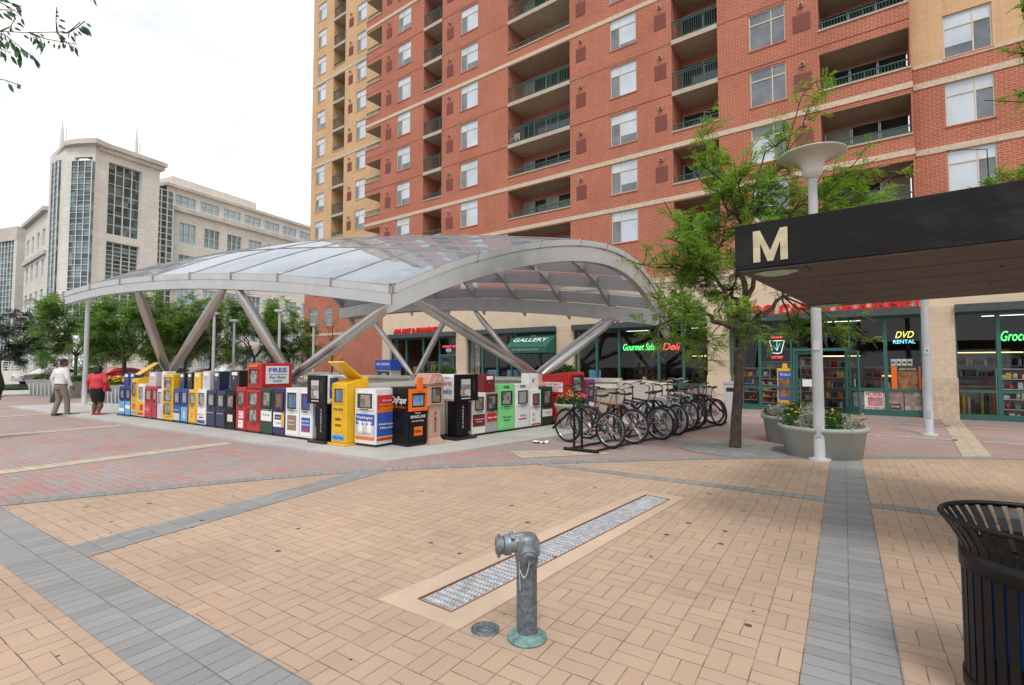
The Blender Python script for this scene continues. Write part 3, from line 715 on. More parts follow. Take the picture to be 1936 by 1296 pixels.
def shop_door(x0, x1, leaf=0.0, top=2.12, hinge=1):
    fr = MB(); fr.box(x0, x0 + .07, -.01, .13, 0, top + .08, GREENF); fr.box(x1 - .07, x1, -.01, .13, 0, top + .08, GREENF); fr.box(x0, x1, -.012, .132, top, top + .10, GREENF)
    fr.box(x0, x1, 0, .12, OPT - .06, OPT, GREENF); fr.box(x0 + .02, x1 - .02, -.06, .1, 0.0, .028, STEEL)
    o = fr.build('door', shops)
    g = MB(); g.face([(x0, .06, top + .1), (x1, .06, top + .1), (x1, .06, OPT - .06), (x0, .06, OPT - .06)], SHOPGL); g.build('pane', o)
    return o
def leaf(parent, hx, hy, w, ang, top=2.1):
    M = Matrix.Translation((hx, hy, 0)) @ Matrix.Rotation(ang, 4, 'Z'); l = MB()
    for c in ((0, .07, .05, top), (w - .07, w, .05, top), (.07, w - .07, .05, .3), (.07, w - .07, top - .08, top)): l.box(c[0], c[1], -.022, .022, c[2], c[3], GREENF, M)
    q = [M @ Vector(p) for p in ((.07, 0, .3), (w - .07, 0, .3), (w - .07, 0, top - .08), (.07, 0, top - .08))]; l.face(q, SHOPGL)
    l.box(w - .13, w - .10, -.09, -.06, .95, 1.2, CHROME, M); l.box(w - .13, w - .10, -.07, -.02, .95, .98, CHROME, M); l.box(w - .13, w - .10, -.07, -.02, 1.17, 1.2, CHROME, M)
    l.build('door_leaf', parent)
# framing shop
b1 = (-19.75, -14.34)
bay(b1[0], b1[1], [su(768, 660), su(800, 660), su(831, 660)], None, .3, doors=(3,))
d1 = shop_door(su(831, 660), b1[1]); leaf(d1, su(831, 660) + .08, .06, 1.0, 0)
# gallery
bay(-13.58, -8.0, [su(912, 660), su(940, 660), su(967, 660), su(1020, 660)], None, .5)
# cafe
bay(-7.1, -1.2, [su(1128, 660), su(1170, 660), su(1245, 660), su(1292, 660)], .86, .3)
# grocery, with its door standing open
m2 = [su(1437), su(1498), su(1605), su(1675)]
bay(-.42, 5.22, m2, .84, .2, doors=(2,))
d2 = shop_door(m2[1] + .02, m2[2] - .02)
leaf(d2, m2[1] + .1, .06, .72, 0); leaf(d2, m2[2] - .1, .06, .85, R_(-62))
bay(6.0, 13.0, [su(1890), 8.6, 10.2, 11.6], .86, .18)
bay(13.8, 20.5, [15.5, 17.2, 18.9], .86, .18)
# green awning of the gallery
def S(u, y, z): return SP + TEX * u + Vector((-math.sin(TB), math.cos(TB), 0)) * y + Vector((0, 0, z))
aw = thing('awning', 'dark green canvas awning with white lettering over a shop window', 'awning', S(su(1014, 650), 0, 2.2), TB)
w = (su(1055, 650) - su(978, 650)) / 2; A = MB()
A.hexa([(-w, -.95, 0), (w, -.95, 0), (w, -.02, 0), (-w, -.02, 0)], [(-w, -.93, .3), (w, -.93, .3), (w, -.02, .95), (-w, -.02, .95)], AWN); A.build('canvas', aw, .01)
sl = math.atan2(.65, .91); t = MB()
Mx = Matrix.Translation((0, -.55, .60)) @ Matrix.Rotation(sl, 4, 'X')
t.text('GALLERY', .42, PRW, Matrix.Translation((.0, -.56, .615)) @ Matrix.Rotation(sl, 4, 'X'), .012, fit=1.9)
t.text('THE', .14, PRW, Matrix.Translation((.0, -.24, .83)) @ Matrix.Rotation(sl, 4, 'X')); t.text('OF FRAMING GOODS', .12, LGREY, FRONT(0, -.956, .15), fit=1.5); t.build('lettering', aw)
# raised red sign letters
def sign(name, body, label, u0, u1, z, size, n=1):
    o = thing(name, label, 'shop sign', S((u0 + u1) / 2, -.16, z), TB)
    t = MB(); t.text(body, size, SIGNR, FRONT(0, 0, 0), .035, fit=u1 - u0, extr=.05, res=4); t.build('lettering', o); return o
sign('shop_sign', 'METRO CAFE & GOURMET', 'long row of raised red letters above the grocery door', su(1378, 590), su(1745, 575), 3.60, .50)
sign('shop_sign', 'AN ART & FRAMING', 'short row of small red letters above the framing shop', su(749, 632), su(832, 630), 3.62, .38)
# neon
def neon(body, m, label, px, py, wpx, size, y=.0, shear=.3, extra=None, bold=.004):
    u, z = onplane(px, py, SP, TEX); w = su(px + wpx / 2) - su(px - wpx / 2)
    o = thing('neon_sign', label, 'neon sign', S(u, .10, z), TB); t = MB()
    if body: t.text(body, size, m, FRONT(0, 0, 0), bold, shear, fit=w, extr=.008)
    if extra: extra(t, w)
    t.build('tubing', o); return o
neon('Grocery', NEONG, 'green cursive neon Grocery sign in the rightmost shop window', 1925, 636, 70, .42)
def dvd(t, w):
    t.text('DVD', .30, NEONY, FRONT(0, 0, .16), .0, .35, fit=w * .85, extr=.006); t.text('RENTAL', .17, NEONB, FRONT(0, 0, -.06), .006, 0, fit=w, extr=.006)
neon('', None, 'yellow and blue neon DVD RENTAL sign in the grocery window', 1709, 643, 42, .3, extra=dvd)
def lot(t, w):
    t.text('VIRGINIA', .10, NEONR, FRONT(0, 0, .36), .006, 0, fit=w, extr=.006); t.text('LOTTERY', .12, NEONR, FRONT(0, 0, -.36), .006, 0, fit=w * .9, extr=.006)
    for sg in (-1, 1): t.tube([(sg * .24, 0, .24), (sg * .13, 0, -.20), (0, 0, -.22)], .012, NEONW, 6)
    t.tube([(-.24, 0, .24), (.24, 0, .24)], .012, NEONW, 6); t.tube([(-.1, 0, .05), (0, 0, -.12), (.1, 0, .16)], .014, NEONB, 6); t.tube([(0, 0, .2), (0, 0, -.1)], .012, NEONB, 6)
neon('', None, 'red and white neon lottery sign beside the grocery door', 1468, 657, 24, .2, extra=lot)
neon('Gourmet Salad', NEONG, 'green cursive neon Gourmet Salad sign in the cafe window', 1207, 657, 66, .40)
neon('Deli', NEONR, 'red cursive neon Deli sign right of the green neon sign', 1266, 656, 34, .42)
def opn(t, w):
    t.text('OPEN 24', .13, NEONR, FRONT(0, 0, .1), .01, 0, fit=w, extr=.006); t.lathe([(.18, 0), (.2, .01), (.18, .02)], NEONB, 20, FRONT(0, 0, -.1), sy=.5); t.text('FAX', .12, NEONR, FRONT(0, 0, -.1), .006, 0, extr=.006)
neon('', None, 'small red neon sign with a blue oval in the framing shop', 846, 659, 24, .2, extra=opn)
# goods, posters and shelves behind the glass
def shelf(label, px, w, z1, y, n, m, grp='shelves of goods inside the shops', lit=False):
    o = thing('display_shelf', label, 'shelf', S(su(px), y, .03), TB, grp); f = MB()
    f.box(-w / 2, w / 2, .3, .33, 0, z1, GRYP); f.box(-w / 2 - .03, -w / 2, 0, .33, 0, z1, GRYP); f.box(w / 2, w / 2 + .03, 0, .33, 0, z1, GRYP)
    for i in range(n + 1): f.box(-w / 2, w / 2, 0, .3, z1 * i / n - .02 if i else 0, z1 * i / n + (.0 if i else .02), LGREY)
    f.build('frame', o); g = MB()
    for i in range(n):
        x = -w / 2 + .02; zb = z1 * i / n + .012
        while x < w / 2 - .1:
            ww = random.uniform(.06, .16); hh = random.uniform(.4, .85) * (z1 / n - .05); yy = random.uniform(.02, .10)
            mm = random.choice([m, m, GOODSC, RED, YEL, CREAM, LGREY, NAVY, ORG, DARK])
            if random.random() < .5: g.lathe([(.001, zb), (ww * .42, zb), (ww * .42, zb + hh * .7), (ww * .2, zb + hh), (.001, zb + hh)], mm, 8, Matrix.Translation((x + ww / 2, yy + .06, 0)))
            else: g.box(x, x + ww * .92, yy, yy + .16, zb, zb + hh, mm)
            x += ww
    g.build('goods', o)
    if lit:
        l = MB(); l.box(-w / 2, w / 2, .02, .06, z1 + .03, z1 + .06, WARML); l.build('shelf_lamp', o)
    return o
shelf('dark goods shelf at the left end of the grocery window', 1422, .9, 1.5, .7, 5, GOODSC)
shelf('low rack of dark goods left of the grocery door', 1468, 1.3, 1.1, .55, 5, GOODS)
shelf('tall wine rack just inside the grocery door', 1520, .55, 1.9, 1.6, 6, DARK)
shelf('warm lit bread shelf seen through the open grocery door', 1582, 1.2, 1.9, 2.2, 5, GOODS, lit=True)
shelf('shelf of small goods behind the open door leaf', 1640, 1.3, 1.55, 2.6, 4, GOODSC)
shelf('rack of dark bottles in the rightmost shop window', 1925, .75, 1.5, .5, 5, DARK)
shelf('counter of bagged goods in the rightmost shop window', 1850, 1.4, .95, 1.1, 1, CREAM)
shelf('long deli counter inside the cafe window', 1215, 2.6, .95, 1.4, 2, LGREY)
shelf('tall shelf deep inside the cafe', 1150, 1.6, 1.9, 4.8, 5, GOODS); shelf('wide warm shelf at the back of the cafe', 1290, 2.2, 2.0, 5.0, 4, GOODS, lit=True)
shelf('low display of packets behind the left cafe window', 1105, .9, .8, .5, 2, GOODSC); shelf('low display of boxes in the middle cafe window', 1150, 1.2, .62, .5, 2, CREAM); shelf('row of bags and jars along the right cafe window', 1312, 1.0, .85, .5, 2, LGREY)
shelf('tall magazine rack behind the lottery neon', 1450, 1.0, 1.75, 1.9, 6, NEWSW); shelf('bright shelf of cups behind the film posters', 1712, 1.2, 1.2, .9, 3, PRW, lit=True); shelf('tall warm shelf at the back of the rightmost shop', 1880, 2.4, 2.0, 3.6, 5, GOODS, lit=True); shelf('tall picture rack in the framing shop', 790, 1.6, 1.8, 1.6, 3, NEWSW); shelf('long low picture rack in the gallery', 950, 3.2, 1.1, 1.6, 2, NEWSB)
def poster(name, label, px0, px1, py0, py1, m, extra=None, y=.045, back=None, cat='poster'):
    u0, z0 = onplane(px0, py1, SP, TEX); u1, z1 = onplane(px1, py0, SP, TEX)
    o = thing(name, label, cat, S((u0 + u1) / 2, y, (z0 + z1) / 2), TB); w = (u1 - u0) / 2; hh = (z1 - z0) / 2
    p = MB(); p.box(-w, w, 0, .012, -hh, hh, m)
    if extra: extra(p, w, hh)
    p.build('sheet', o); return o
def ex_a(p, w, h):
    p.box(-w * .86, w * .86, -.004, -.001, -h * .75, h * .85, PRB); p.box(-w * .62, w * .62, -.007, -.0045, -h * .6, h * .45, PHOTOA); p.text('TRY ALL 4!', .14, PRW, FRONT(0, -.008, h * .65), .01, fit=w * 1.3)
    p.prism([(-w * .4, h * 1.0), (w * .4, h * 1.0), (w * .25, h * 1.28), (-w * .25, h * 1.28)], -.003, .01, YEL, 'y')
poster('poster', 'yellow and blue food poster left of the grocery door', 1470, 1499, 697, 765, YEL, ex_a)
def ex_b(p, w, h):
    p.box(-w * .64, w * .64, -.004, -.001, -h, h, DARK); p.box(-w * .58, w * .58, -.007, -.0045, -h * .95, h * .55, PHOTOA); p.text('NIGHT FEATURE', .1, CREAM, FRONT(0, -.006, h * .75), fit=w)
poster('poster', 'dark film poster with orange side panels', 1686, 1748, 693, 737, ORG, ex_b)
def ex_c(p, w, h):
    p.box(-w * .7, w * .7, -.004, -.001, -h * .55, h * .38, PHOTOB); p.text('HORBIT', .22, PRR, FRONT(0, -.006, h * .68), .02, fit=w * 1.75); p.text('HYSTERICAL', .10, PRR, FRONT(0, -.006, -h * .78), .02, fit=w * 1.75)
poster('poster', 'white poster with bold red headline in the grocery window', 1635, 1676, 741, 775, PRW, ex_c)
poster('poster', 'green and yellow picture left of the red headlined poster', 1613, 1634, 742, 774, GOODSC)
def ex_d(p, w, h): p.box(-w * .9, w * .6, -.004, -.001, -h * .9, -h * .3, DARK); p.text('DISTURBIA', .1, PRW, FRONT(-w * .15, -.006, -h * .6), fit=w * 1.2)
poster('poster', 'close-up face poster in the grocery window', 1681, 1708, 741, 776, PHOTOC, ex_d)
poster('poster', 'pale crowded poster at the right end of the grocery window', 1711, 1748, 742, 776, NEWSW)
poster('notice', 'small orange notice low beside the grocery door', 1490, 1500, 753, 764, ORG, cat='notice'); poster('notice', 'blank white sheet taped to the grocery door', 1517, 1538, 718, 731, PRW, y=.03, cat='notice')
def cups(t, w, h):
    for i in range(4): t.box(-w + i * w * .5 + .02, -w + i * w * .5 + w * .46, -.1, .0, -h, h, PRW); t.lathe([(0.001, 0), (w * .14, .002)], DGRN, 12, FRONT(-w * .75 + i * w * .5, -.104, 0))
poster('cup_boxes', 'row of white cup boxes with green dots above film poster', 1684, 1726, 679, 692, LGREY, cups, y=.3, cat='box')
for px, lab, mm in ((925, 'pale landscape print leaning in the gallery window', NEWSB), (962, 'small blue seascape print in the gallery window', NEWSB), (985, 'light framed picture at the right of the gallery window', NEWSW), (1118, 'bright blue print at the left edge of the cafe window', LBLU)):
    poster('framed_print', lab, px - 11, px + 11, 700, 724, mm, y=.35, cat='picture')
poster('framed_print', 'tall strip of small framed pictures by the gallery pillar', 891, 900, 648, 712, NEWSW, y=.3, cat='picture')
poster('poster', 'orange poster at the framing shop window', 780, 792, 694, 712, PHOTOA)
poster('notice', 'white CLOSED hours notice on the gallery glass', 927, 940, 663, 670, DARK, lambda p, w, h: p.text('CLOSED', .12, PRW, FRONT(0, -.004, 0), fit=w * 1.9), cat='notice')
# ceiling lamps inside
for i, (u, y) in enumerate(((1.0, 1.5), (4.4, 1.3), (3.0, 3.0), (7.2, 1.2), (9.0, 1.6), (7.6, 3.4), (-4, 2), (-5.5, 3.5), (-2.2, 3.2))):
    o = thing('ceiling_lamp', 'fluorescent strip lamp on the ceiling inside a shop', 'ceiling lamp', S(u, y, 3.33), TB, 'strip lamps on shop ceilings'); l = MB()
    l.box(-.62, .62, -.06, .06, .0, .05, LGREY); l.box(-.58, .58, -.03, .03, -.012, -.001, TUBEL); l.build('tube', o)
# cash machine outside the framing shop
atm = thing('cash_machine', 'blue and white cash machine beside the framing shop window', 'cash machine', S(su(746, 700), -.45, 0), TB)
b = MB(); b.box(-.62, .62, -.35, .4, 0, 1.35, LGREY); b.box(-.5, .5, -.36, -.351, .75, 1.25, DARK); b.box(-.2, .2, -.366, -.361, .9, 1.15, LBLU); b.box(-.62, -.5, -.36, -.351, .1, 1.3, PRB); b.build('body', atm, .01)
b = MB(); b.box(-.7, .7, -.45, .42, 1.36, 1.95, PRB); b.text('CHEVY CHASE BANK', .2, PRW, FRONT(0, -.455, 1.68), .01, fit=1.2); b.build('header', atm, .02)
# ---------------------------------------------------------------- station entrance: curved glass canopy on leaning struts
CC = Vector((-7.5, 7.03)); CT = Vector((-20.8, 5.45)); CR = Vector((-4.4, 15.8)); CQ = Vector((-17.7, 14.3))
def interp(tab, x):
    n = len(tab)
    for i in range(n - 1):
        if x <= tab[i + 1][0] or i == n - 2:
            x0, y0 = tab[i]; x1, y1 = tab[i + 1]
            m0 = (y1 - tab[i - 1][1]) / (x1 - tab[i - 1][0]) if i else (y1 - y0) / (x1 - x0)
            m1 = (tab[i + 2][1] - y0) / (tab[i + 2][0] - x0) if i < n - 2 else (y1 - y0) / (x1 - x0)
            h = x1 - x0; t = (x - x0) / h
            return (2*t**3-3*t*t+1)*y0+(t**3-2*t*t+t)*h*m0+(-2*t**3+3*t*t)*y1+(t**3-t*t)*h*m1
EDGE = [(0, 3.23), (.09, 3.42), (.24, 3.70), (.375, 3.89), (.5, 4.02), (.62, 4.10), (.73, 4.13), (.83, 4.12), (.92, 4.06), (1, 3.96)]
ARCH = [(0, 0), (.16, .77), (.34, 1.41), (.52, 1.83), (.67, 1.94), (.78, 1.74), (.87, 1.22), (.94, .50), (1, -.3)]
def cp(u, v, dz=0.0):
    p = CC + (CT - CC) * u + (CR - CC) * v + (CQ - CT - CR + CC) * (u * v)
    return Vector((p.x, p.y, interp(EDGE, u) + interp(ARCH, v) * (.91 + .05 * u) + dz))
can = thing('glass_canopy', 'large curved glass and steel canopy over the station entrance on leaning struts', 'canopy', (0, 0, 0))
NU, NV = 8, 9
us = [i / NU for i in range(NU + 1)]; vs_ = [0, .22, .42, .57, .68, .76, .83, .89, .94, 1]
for i in range(NU):
    for j in range(NV):
        g = MB(); K = 4
        P = [[cp(us[i] + (us[i + 1] - us[i]) * (.006 + a / K * .988), vs_[j] + (vs_[j + 1] - vs_[j]) * (.008 + b / K * .984)) for b in range(K + 1)] for a in range(K + 1)]
        vsx = [p for r in P for p in r]
        g.mesh(vsx, [(a * (K + 1) + b, (a + 1) * (K + 1) + b, (a + 1) * (K + 1) + b + 1, a * (K + 1) + b + 1) for a in range(K) for b in range(K)], ROOFGL, True)
        g.build('glass_panel', can)
def sweep(name, pts, w, d, m, side=None, parent=can):
    """rectangular beam hung below pts; w sideways, d down"""
    s = MB(); vs = []; k = len(pts)
    for i, p in enumerate(pts):
        t = (pts[min(i + 1, k - 1)] - pts[max(i - 1, 0)]); n = Vector((-t.y, t.x, 0)).normalized() * (w / 2)
        dn = Vector((0, 0, -d))
        vs += [p + n, p - n, p - n + dn, p + n + dn]
    fs = []
    for i in range(k - 1):
        for j in range(4): fs.append((4 * i + j, 4 * i + 4 + j, 4 * i + 4 + (j + 1) % 4, 4 * i + (j + 1) % 4))
    fs += [(3, 2, 1, 0), (4 * k - 4, 4 * k - 3, 4 * k - 2, 4 * k - 1)]
    s.mesh(vs, fs, m); return s.build(name, parent)
rng = lambda a, b, n: [a + (b - a) * i / n for i in range(n + 1)]
for u in us[1:-1]: sweep('rib', [cp(u, v, -.03) for v in rng(.01, .99, 30)], .11, .34, STEEL)
for v in vs_[1:-1]: sweep('purlin', [cp(u, v, -.05) for u in rng(.005, .995, 30)], .08, .33, ALUW)
ends = [(lambda s: cp(s, 0)), (lambda s: cp(0, s)), (lambda s: cp(s, 1)), (lambda s: cp(1, s))]
inn = [(lambda s, dz: cp(.006 + s * .988, .012, dz)), (lambda s, dz: cp(.012, .006 + s * .988, dz)), (lambda s, dz: cp(.006 + s * .988, .94, dz)), (lambda s, dz: cp(.988, .006 + s * .988, dz))]
for q, f in enumerate(inn):
    sweep('edge_beam', [f(s, (-.17, -.19, -.42, -.17)[q]) for s in rng(0, 1, 40)], .20, (.28, .40, .44, .29)[q], STEEL if q < 2 else STEELD)
    if q != 2: sweep('edge_lip', [ends[q](s) + Vector((0, 0, -.005)) for s in rng(0, 1, 40)], .05, .15, ALUW if q == 9 else STEEL)
sweep('edge_lip', [cp(s, 1, -.005) for s in rng(0, 1, 40)], .05, .08, STEEL)
for u in us[1:-1]: sweep('glass_seam', [cp(u, v, .014) for v in rng(.005, .995, 30)], .035, .012, STEELD)
for v in vs_[1:-1]: sweep('glass_seam', [cp(u, v, .0145) for u in rng(.005, .995, 30)], .035, .012, STEELD)
cl = MB()
for q, ff in ((0, us), (1, vs_)):
    for s in ff:
        p = ends[q](min(max(s, .004), .996)); cl.box(p.x - .02, p.x + .02, p.y - .045, p.y + .045, p.z - .16, p.z + .035, STEELD)
o = cl.build('glass_clips', can); o['kind'] = 'stuff'
# struts
BZ = 1.36
base = {'a': Vector((-18.5, 7.6, BZ)), 'b': Vector((-11.72, 7.6, BZ)), 'c': Vector((-7.15, 12.2, BZ)), 'd': Vector((-13.4, 13.7, 1.25)), 'e': Vector((-9.1, 14.9, 1.25)), 'f': Vector((-19.3, 13.0, 1.25))}
def strut(b, p, r=.13):
    s = MB(); d = (p - b); n = d.normalized()
    s.tube([b, b + d * .05, b + d * .14, b + d * .5, b + d * .86, b + d * .95, p], [r * .55, r * .8, r, r * 1.03, r, r * .75, r * .5], STEEL, 16)
    return s.build('strut', can)
e_ = Vector((0, 0, -.30))
strut(base['a'] + Vector((-.1, 0, 0)), cp(.70, .012) + Vector((0, 0, -.42))); strut(base['a'] + Vector((.1, 0, 0)), cp(.41, .012) + Vector((0, 0, -.42)))
strut(base['b'] + Vector((-.1, 0, 0)), cp(.372, .012) + Vector((0, 0, -.42))); strut(base['b'] + Vector((.1, 0, 0)), cp(.02, .03) + Vector((0, 0, -.46)))
strut(base['c'] + Vector((0, -.1, 0)), cp(.03, .07) + Vector((0, 0, -.48))); strut(base['c'] + Vector((.05, .1, 0)), cp(.11, .94) + Vector((0, 0, -.80)))
tp = lambda px, dep, y: at(px, y, dep)
strut(base['d'] + Vector((-.1, 0, 0)), cp(.88, .94) + Vector((0, 0, -.84)), .10); strut(base['d'] + Vector((.1, 0, 0)), cp(.58, .94) + Vector((0, 0, -.84)), .10)
strut(base['e'] + Vector((-.1, 0, 0)), cp(.50, .94) + Vector((0, 0, -.84)), .10); strut(base['e'] + Vector((.15, 0, 0)), cp(.13, .94) + Vector((0, 0, -.84)), .10)
for k, b in base.items():
    if k == 'f': continue
    s = MB(); s.lathe([(.001, b.z - .33), (.34, b.z - .33), (.34, b.z - .22), (.16, b.z - .16), (.10, b.z + .02), (.001, b.z + .04)], STEELD if k != 'c' else PINKB, 16, Matrix.Translation((b.x, b.y, 0))); s.build('strut_shoe', can)
# camera dome under the canopy
cc = thing('security_camera', 'small white security camera under the glass canopy', 'security camera', at(1013, 512, 13.2)); s = MB()
s.tube([(0, 0, 0), (.16, -.12, -.05)], .045, LGREY, 10); s.tube([(0, 0, 0), (-.02, .05, .12)], .02, LGREY, 8); s.build('housing', cc)
# parapet round the stairwell
par = thing('parapet_wall', 'pale concrete parapet around the station stairwell with sloped coping', 'wall', (0, 0, 0))
def wallseg(a, b, t, z1, m=CONCW, name='wall_panel'):
    a = Vector(a); b = Vector(b); n = Vector((-(b - a).y, (b - a).x)).normalized() * t
    s = MB(); q = [a, b, b + n, a + n]; s.prism([tuple(p) for p in q], .056, z1 - .12, m); s.build(name, par)
    s = MB(); e = (b - a).normalized() * .04; k = n.normalized() * .05
    q0 = [a - e - k, b + e - k, b + n + e + k, a + n - e + k]; q1 = [a - e - k * .2, b + e - k * .2, b + n + e + k * .2, a + n - e + k * .2]
    s.hexa([(p.x, p.y, z1 - .119) for p in q0], [(p.x, p.y, z1) for p in q1], LIME); s.build('coping', par)
wallseg((-19.2, 7.35), (-7.9, 7.35), .45, 1.04); wallseg((-7.62, 8.9), (-6.0, 15.0), .45, 1.04); wallseg((-6.0, 15.5), (-19.2, 14.1), .35, 1.22); wallseg((-19.2, 14.1), (-19.2, 7.85), .35, 1.04)
s = MB(); s.hexa([(-11.0, 7.8, .06), (-7.85, 7.3, .06), (-7.66, 8.85, .06), (-10.6, 12.0, .06)], [(-11.0, 7.82, 1.12), (-7.9, 7.36, 1.02), (-7.7, 8.85, 1.02), (-10.6, 11.8, 1.2)], LIME); s.build('corner_slab', par)
s = MB(); s.hexa([(-6.0, 15.05, .06), (-4.9, 14.75, .06), (-4.5, 16.2, .06), (-5.6, 16.5, .06)], [(-5.95, 15.1, 1.14), (-4.95, 14.8, 1.05), (-4.55, 16.15, 1.05), (-5.55, 16.45, 1.14)], LIME); s.build('end_pier', par)
# ---------------------------------------------------------------- newspaper and leaflet boxes
def win(root, x0, x1, z0, z1, y, news, fm, fw=.022, label=None):
    f = MB()
    for a, b, c, d in ((x0, x0 + fw, z0, z1), (x1 - fw, x1, z0, z1), (x0 + fw, x1 - fw, z0, z0 + fw), (x0 + fw, x1 - fw, z1 - fw, z1)): f.box(a, b, y - .022, y + .0, c, d, fm)
    f.face([(x0 + fw, y - .002, z0 + fw), (x1 - fw, y - .002, z0 + fw), (x1 - fw, y - .002, z1 - fw), (x0 + fw, y - .002, z1 - fw)], BLACKM)
    w = x1 - x0; h = z1 - z0
    f.box(x0 + w * .2, x1 - w * .2, y - .008, y - .003, z0 + h * .14, z1 - h * .14, news)
    o = f.build('window', root)
    g = MB(); g.face([(x0 + fw, y - .016, z0 + fw), (x1 - fw, y - .016, z0 + fw), (x1 - fw, y - .016, z1 - fw), (x0 + fw, y - .016, z1 - fw)], CLEARP); g.build('pane', o)
def panel(root, x0, x1, z0, z1, y, m, texts=(), lab='ad_panel'):
    p = MB(); p.box(x0, x1, y - .006, y + .002, z0, z1, m); w = x1 - x0; h = z1 - z0
    for t in texts:
        body, fz, sz, tm = t[:4]; fit = t[4] if len(t) > 4 else None
        if body == '#':
            p.box(x0 + w * t[4], x0 + w * t[5], y - .0078 - .0012 * texts.index(t), y - .0065, z0 + h * t[1], z0 + h * t[2], tm)
        else: p.text(body, sz * h, tm, FRONT((x0 + x1) / 2, y - .018, z0 + h * fz), .015, fit=fit * w if fit else None, res=2)
    return p.build(lab, root)
def spanel(root, x, y0, y1, z0, z1, m, texts=()):
    p = MB(); p.box(x - .002, x + .006, y0, y1, z0, z1, m); w = y1 - y0; h = z1 - z0
    for t in texts:
        body, fz, sz, tm = t[:4]; fit = t[4] if len(t) > 4 else None
        if body == '#': p.box(x + .0065, x + .0078 + .0012 * texts.index(t), y0 + w * t[4], y0 + w * t[5], z0 + h * t[1], z0 + h * t[2], tm)
        elif body[0] == '|':
            p.text(body[1:], sz * w, tm, Matrix.Translation((x + .018, y0 + w * fz, (z0 + z1) / 2)) @ Matrix.Rotation(R_(90), 4, 'Z') @ Matrix.Rotation(R_(90), 4, 'X') @ Matrix.Rotation(R_(90), 4, 'Z'), .015, fit=fit * h if fit else None, res=2)
        else: p.text(body, sz * h, tm, SIDEX(x + .018, (y0 + y1) / 2, z0 + h * fz), .015, fit=fit * w if fit else None, res=2)
    return p.build('side_panel', root)
def nbox(label, loc, rz, w, h, m, d=.42, news=NEWS, low=None, texts=(), head=None, fm=None, nwin=1, wz=(.56, .93), lz=(.08, .48), slope=0.0, side=None, cat='newspaper box', handle=True, wm=.10, foot=None):
    t = thing('newspaper_box', label, cat, loc, rz, GRP); fm = fm or m
    b = MB(); y1 = d
    b.hexa([(-w / 2, 0, .05), (w / 2, 0, .05), (w / 2, d, .05), (-w / 2, d, .05)], [(-w / 2, 0, h), (w / 2, 0, h), (w / 2, d, h + slope), (-w / 2, d, h + slope)], m); b.build('body', t, .008)
    p = MB(); p.box(-w / 2 + .03, w / 2 - .03, .03, d - .03, 0, .049, BLACKM)
    if foot: p.box(-w / 2 - .03, w / 2 + .03, -.05, d, .0, .045, foot)
    p.build('base', t)
    for i in range(nwin):
        z0 = h * (wz[0] + (wz[1] - wz[0]) * (nwin - 1 - i) / nwin) + (.012 if nwin > 1 else 0); z1 = h * (wz[0] + (wz[1] - wz[0]) * (nwin - i) / nwin) - (.012 if nwin > 1 else 0)
        win(t, -w * (.5 - wm), w * (.5 - wm), z0, z1, 0, news, fm)
        if handle:
            q = MB(); q.box(-w * .18, w * .18, -.045, -.023, z0 - .005, z0 + .012, BLACKM if nwin == 1 else fm); q.build('handle', t)
    if low: panel(t, -w * .44, w * .44, h * lz[0], h * lz[1], -.001, low, texts)
    if head:
        c = MB(); hw = w * head[2] if len(head) > 2 else w * .62; hx = w * .5 - hw if len(head) <= 3 else -w * .5
        c.box(hx, hx + hw, .08, .08 + .26, h + slope * .4, h + head[1], head[0]); o = c.build('coin_box', t, .006)
        c = MB(); c.box(hx + hw * .2, hx + hw * .8, .074, .0798, h + head[1] - .12, h + head[1] - .04, PRW); c.box(hx + hw * .35, hx + hw * .5, .074, .0797, h + head[1] - .22, h + head[1] - .15, CHROME); c.build('coin_plate', o)
    if side: side(t, w, h, d)
    return t
YL = 6.53; zx = lambda x: 200 + x / 4.4; zy = lambda y: 660 + y / 4.4
def lx(px): return onplane(px, 780, (0, YL), (1, 0))[0]
def lz_(px, py): return onplane(px, py, (0, YL), (1, 0))[1]
GRP = 'newspaper boxes along the long side of the entrance'
def left(x0, x1, ytop, label, m, **k):
    a = lx(zx(x0)); b = lx(zx(x1)); xm = (x0 + x1) / 2; h = max(.9, lz_(zx(xm), zy(ytop)) - .055)
    return nbox(label, ((a + b) / 2, YL, .055), 0, (b - a) * .985, h, m, **k)
left(108, 157, 312, 'blue leaflet box at the far left end with a pale water picture', BLU, low=LBLU, texts=[('#', .2, .45, PRW, 0, 1)], head=(BLU, .42, .8), lz=(.05, .5), foot=NAVY)
left(158, 204, 312, 'blue leaflet box second from the far left end beside the tall yellow one', BLU, low=LBLU, texts=[('#', .45, .7, PRW, 0, 1)], head=(BLU, .42, .8), lz=(.05, .5), foot=NAVY)
def ysideA(t, w, h, d):
    spanel(t, w / 2, .06, d - .04, .2, h - .1, YEL)
    l = MB(); l.hexa([(-w * .3, .05, h + .12), (w * .5, .05, h + .12), (w * .5, .55, h + .48), (-w * .3, .55, h + .48)], [(-w * .3, .05, h + .15), (w * .5, .05, h + .15), (w * .5, .55, h + .51), (-w * .3, .55, h + .51)], YEL); l.box(-w * .1, w * .3, .3, .36, h, h + .34, YEL); l.build('lid', t)
left(206, 262, 250, 'tall yellow box with raised lid beside the blue leaflet boxes', YEL, d=.5, low=YEL, texts=[('free daily', .9, .09, PRK), ('#', .3, .72, ORG, .2, .8), ('take', .6, .14, PRK), ('one', .42, .14, PRK), ('#', .02, .2, LBLU, .05, .95)], slope=.1, side=ysideA)
left(264, 318, 290, 'white box with yellow and red advert low on its front', WHITEP, low=YEL, texts=[('#', 0, .2, PRR, 0, 1), ('#', .35, .8, PRR, .3, .9)])
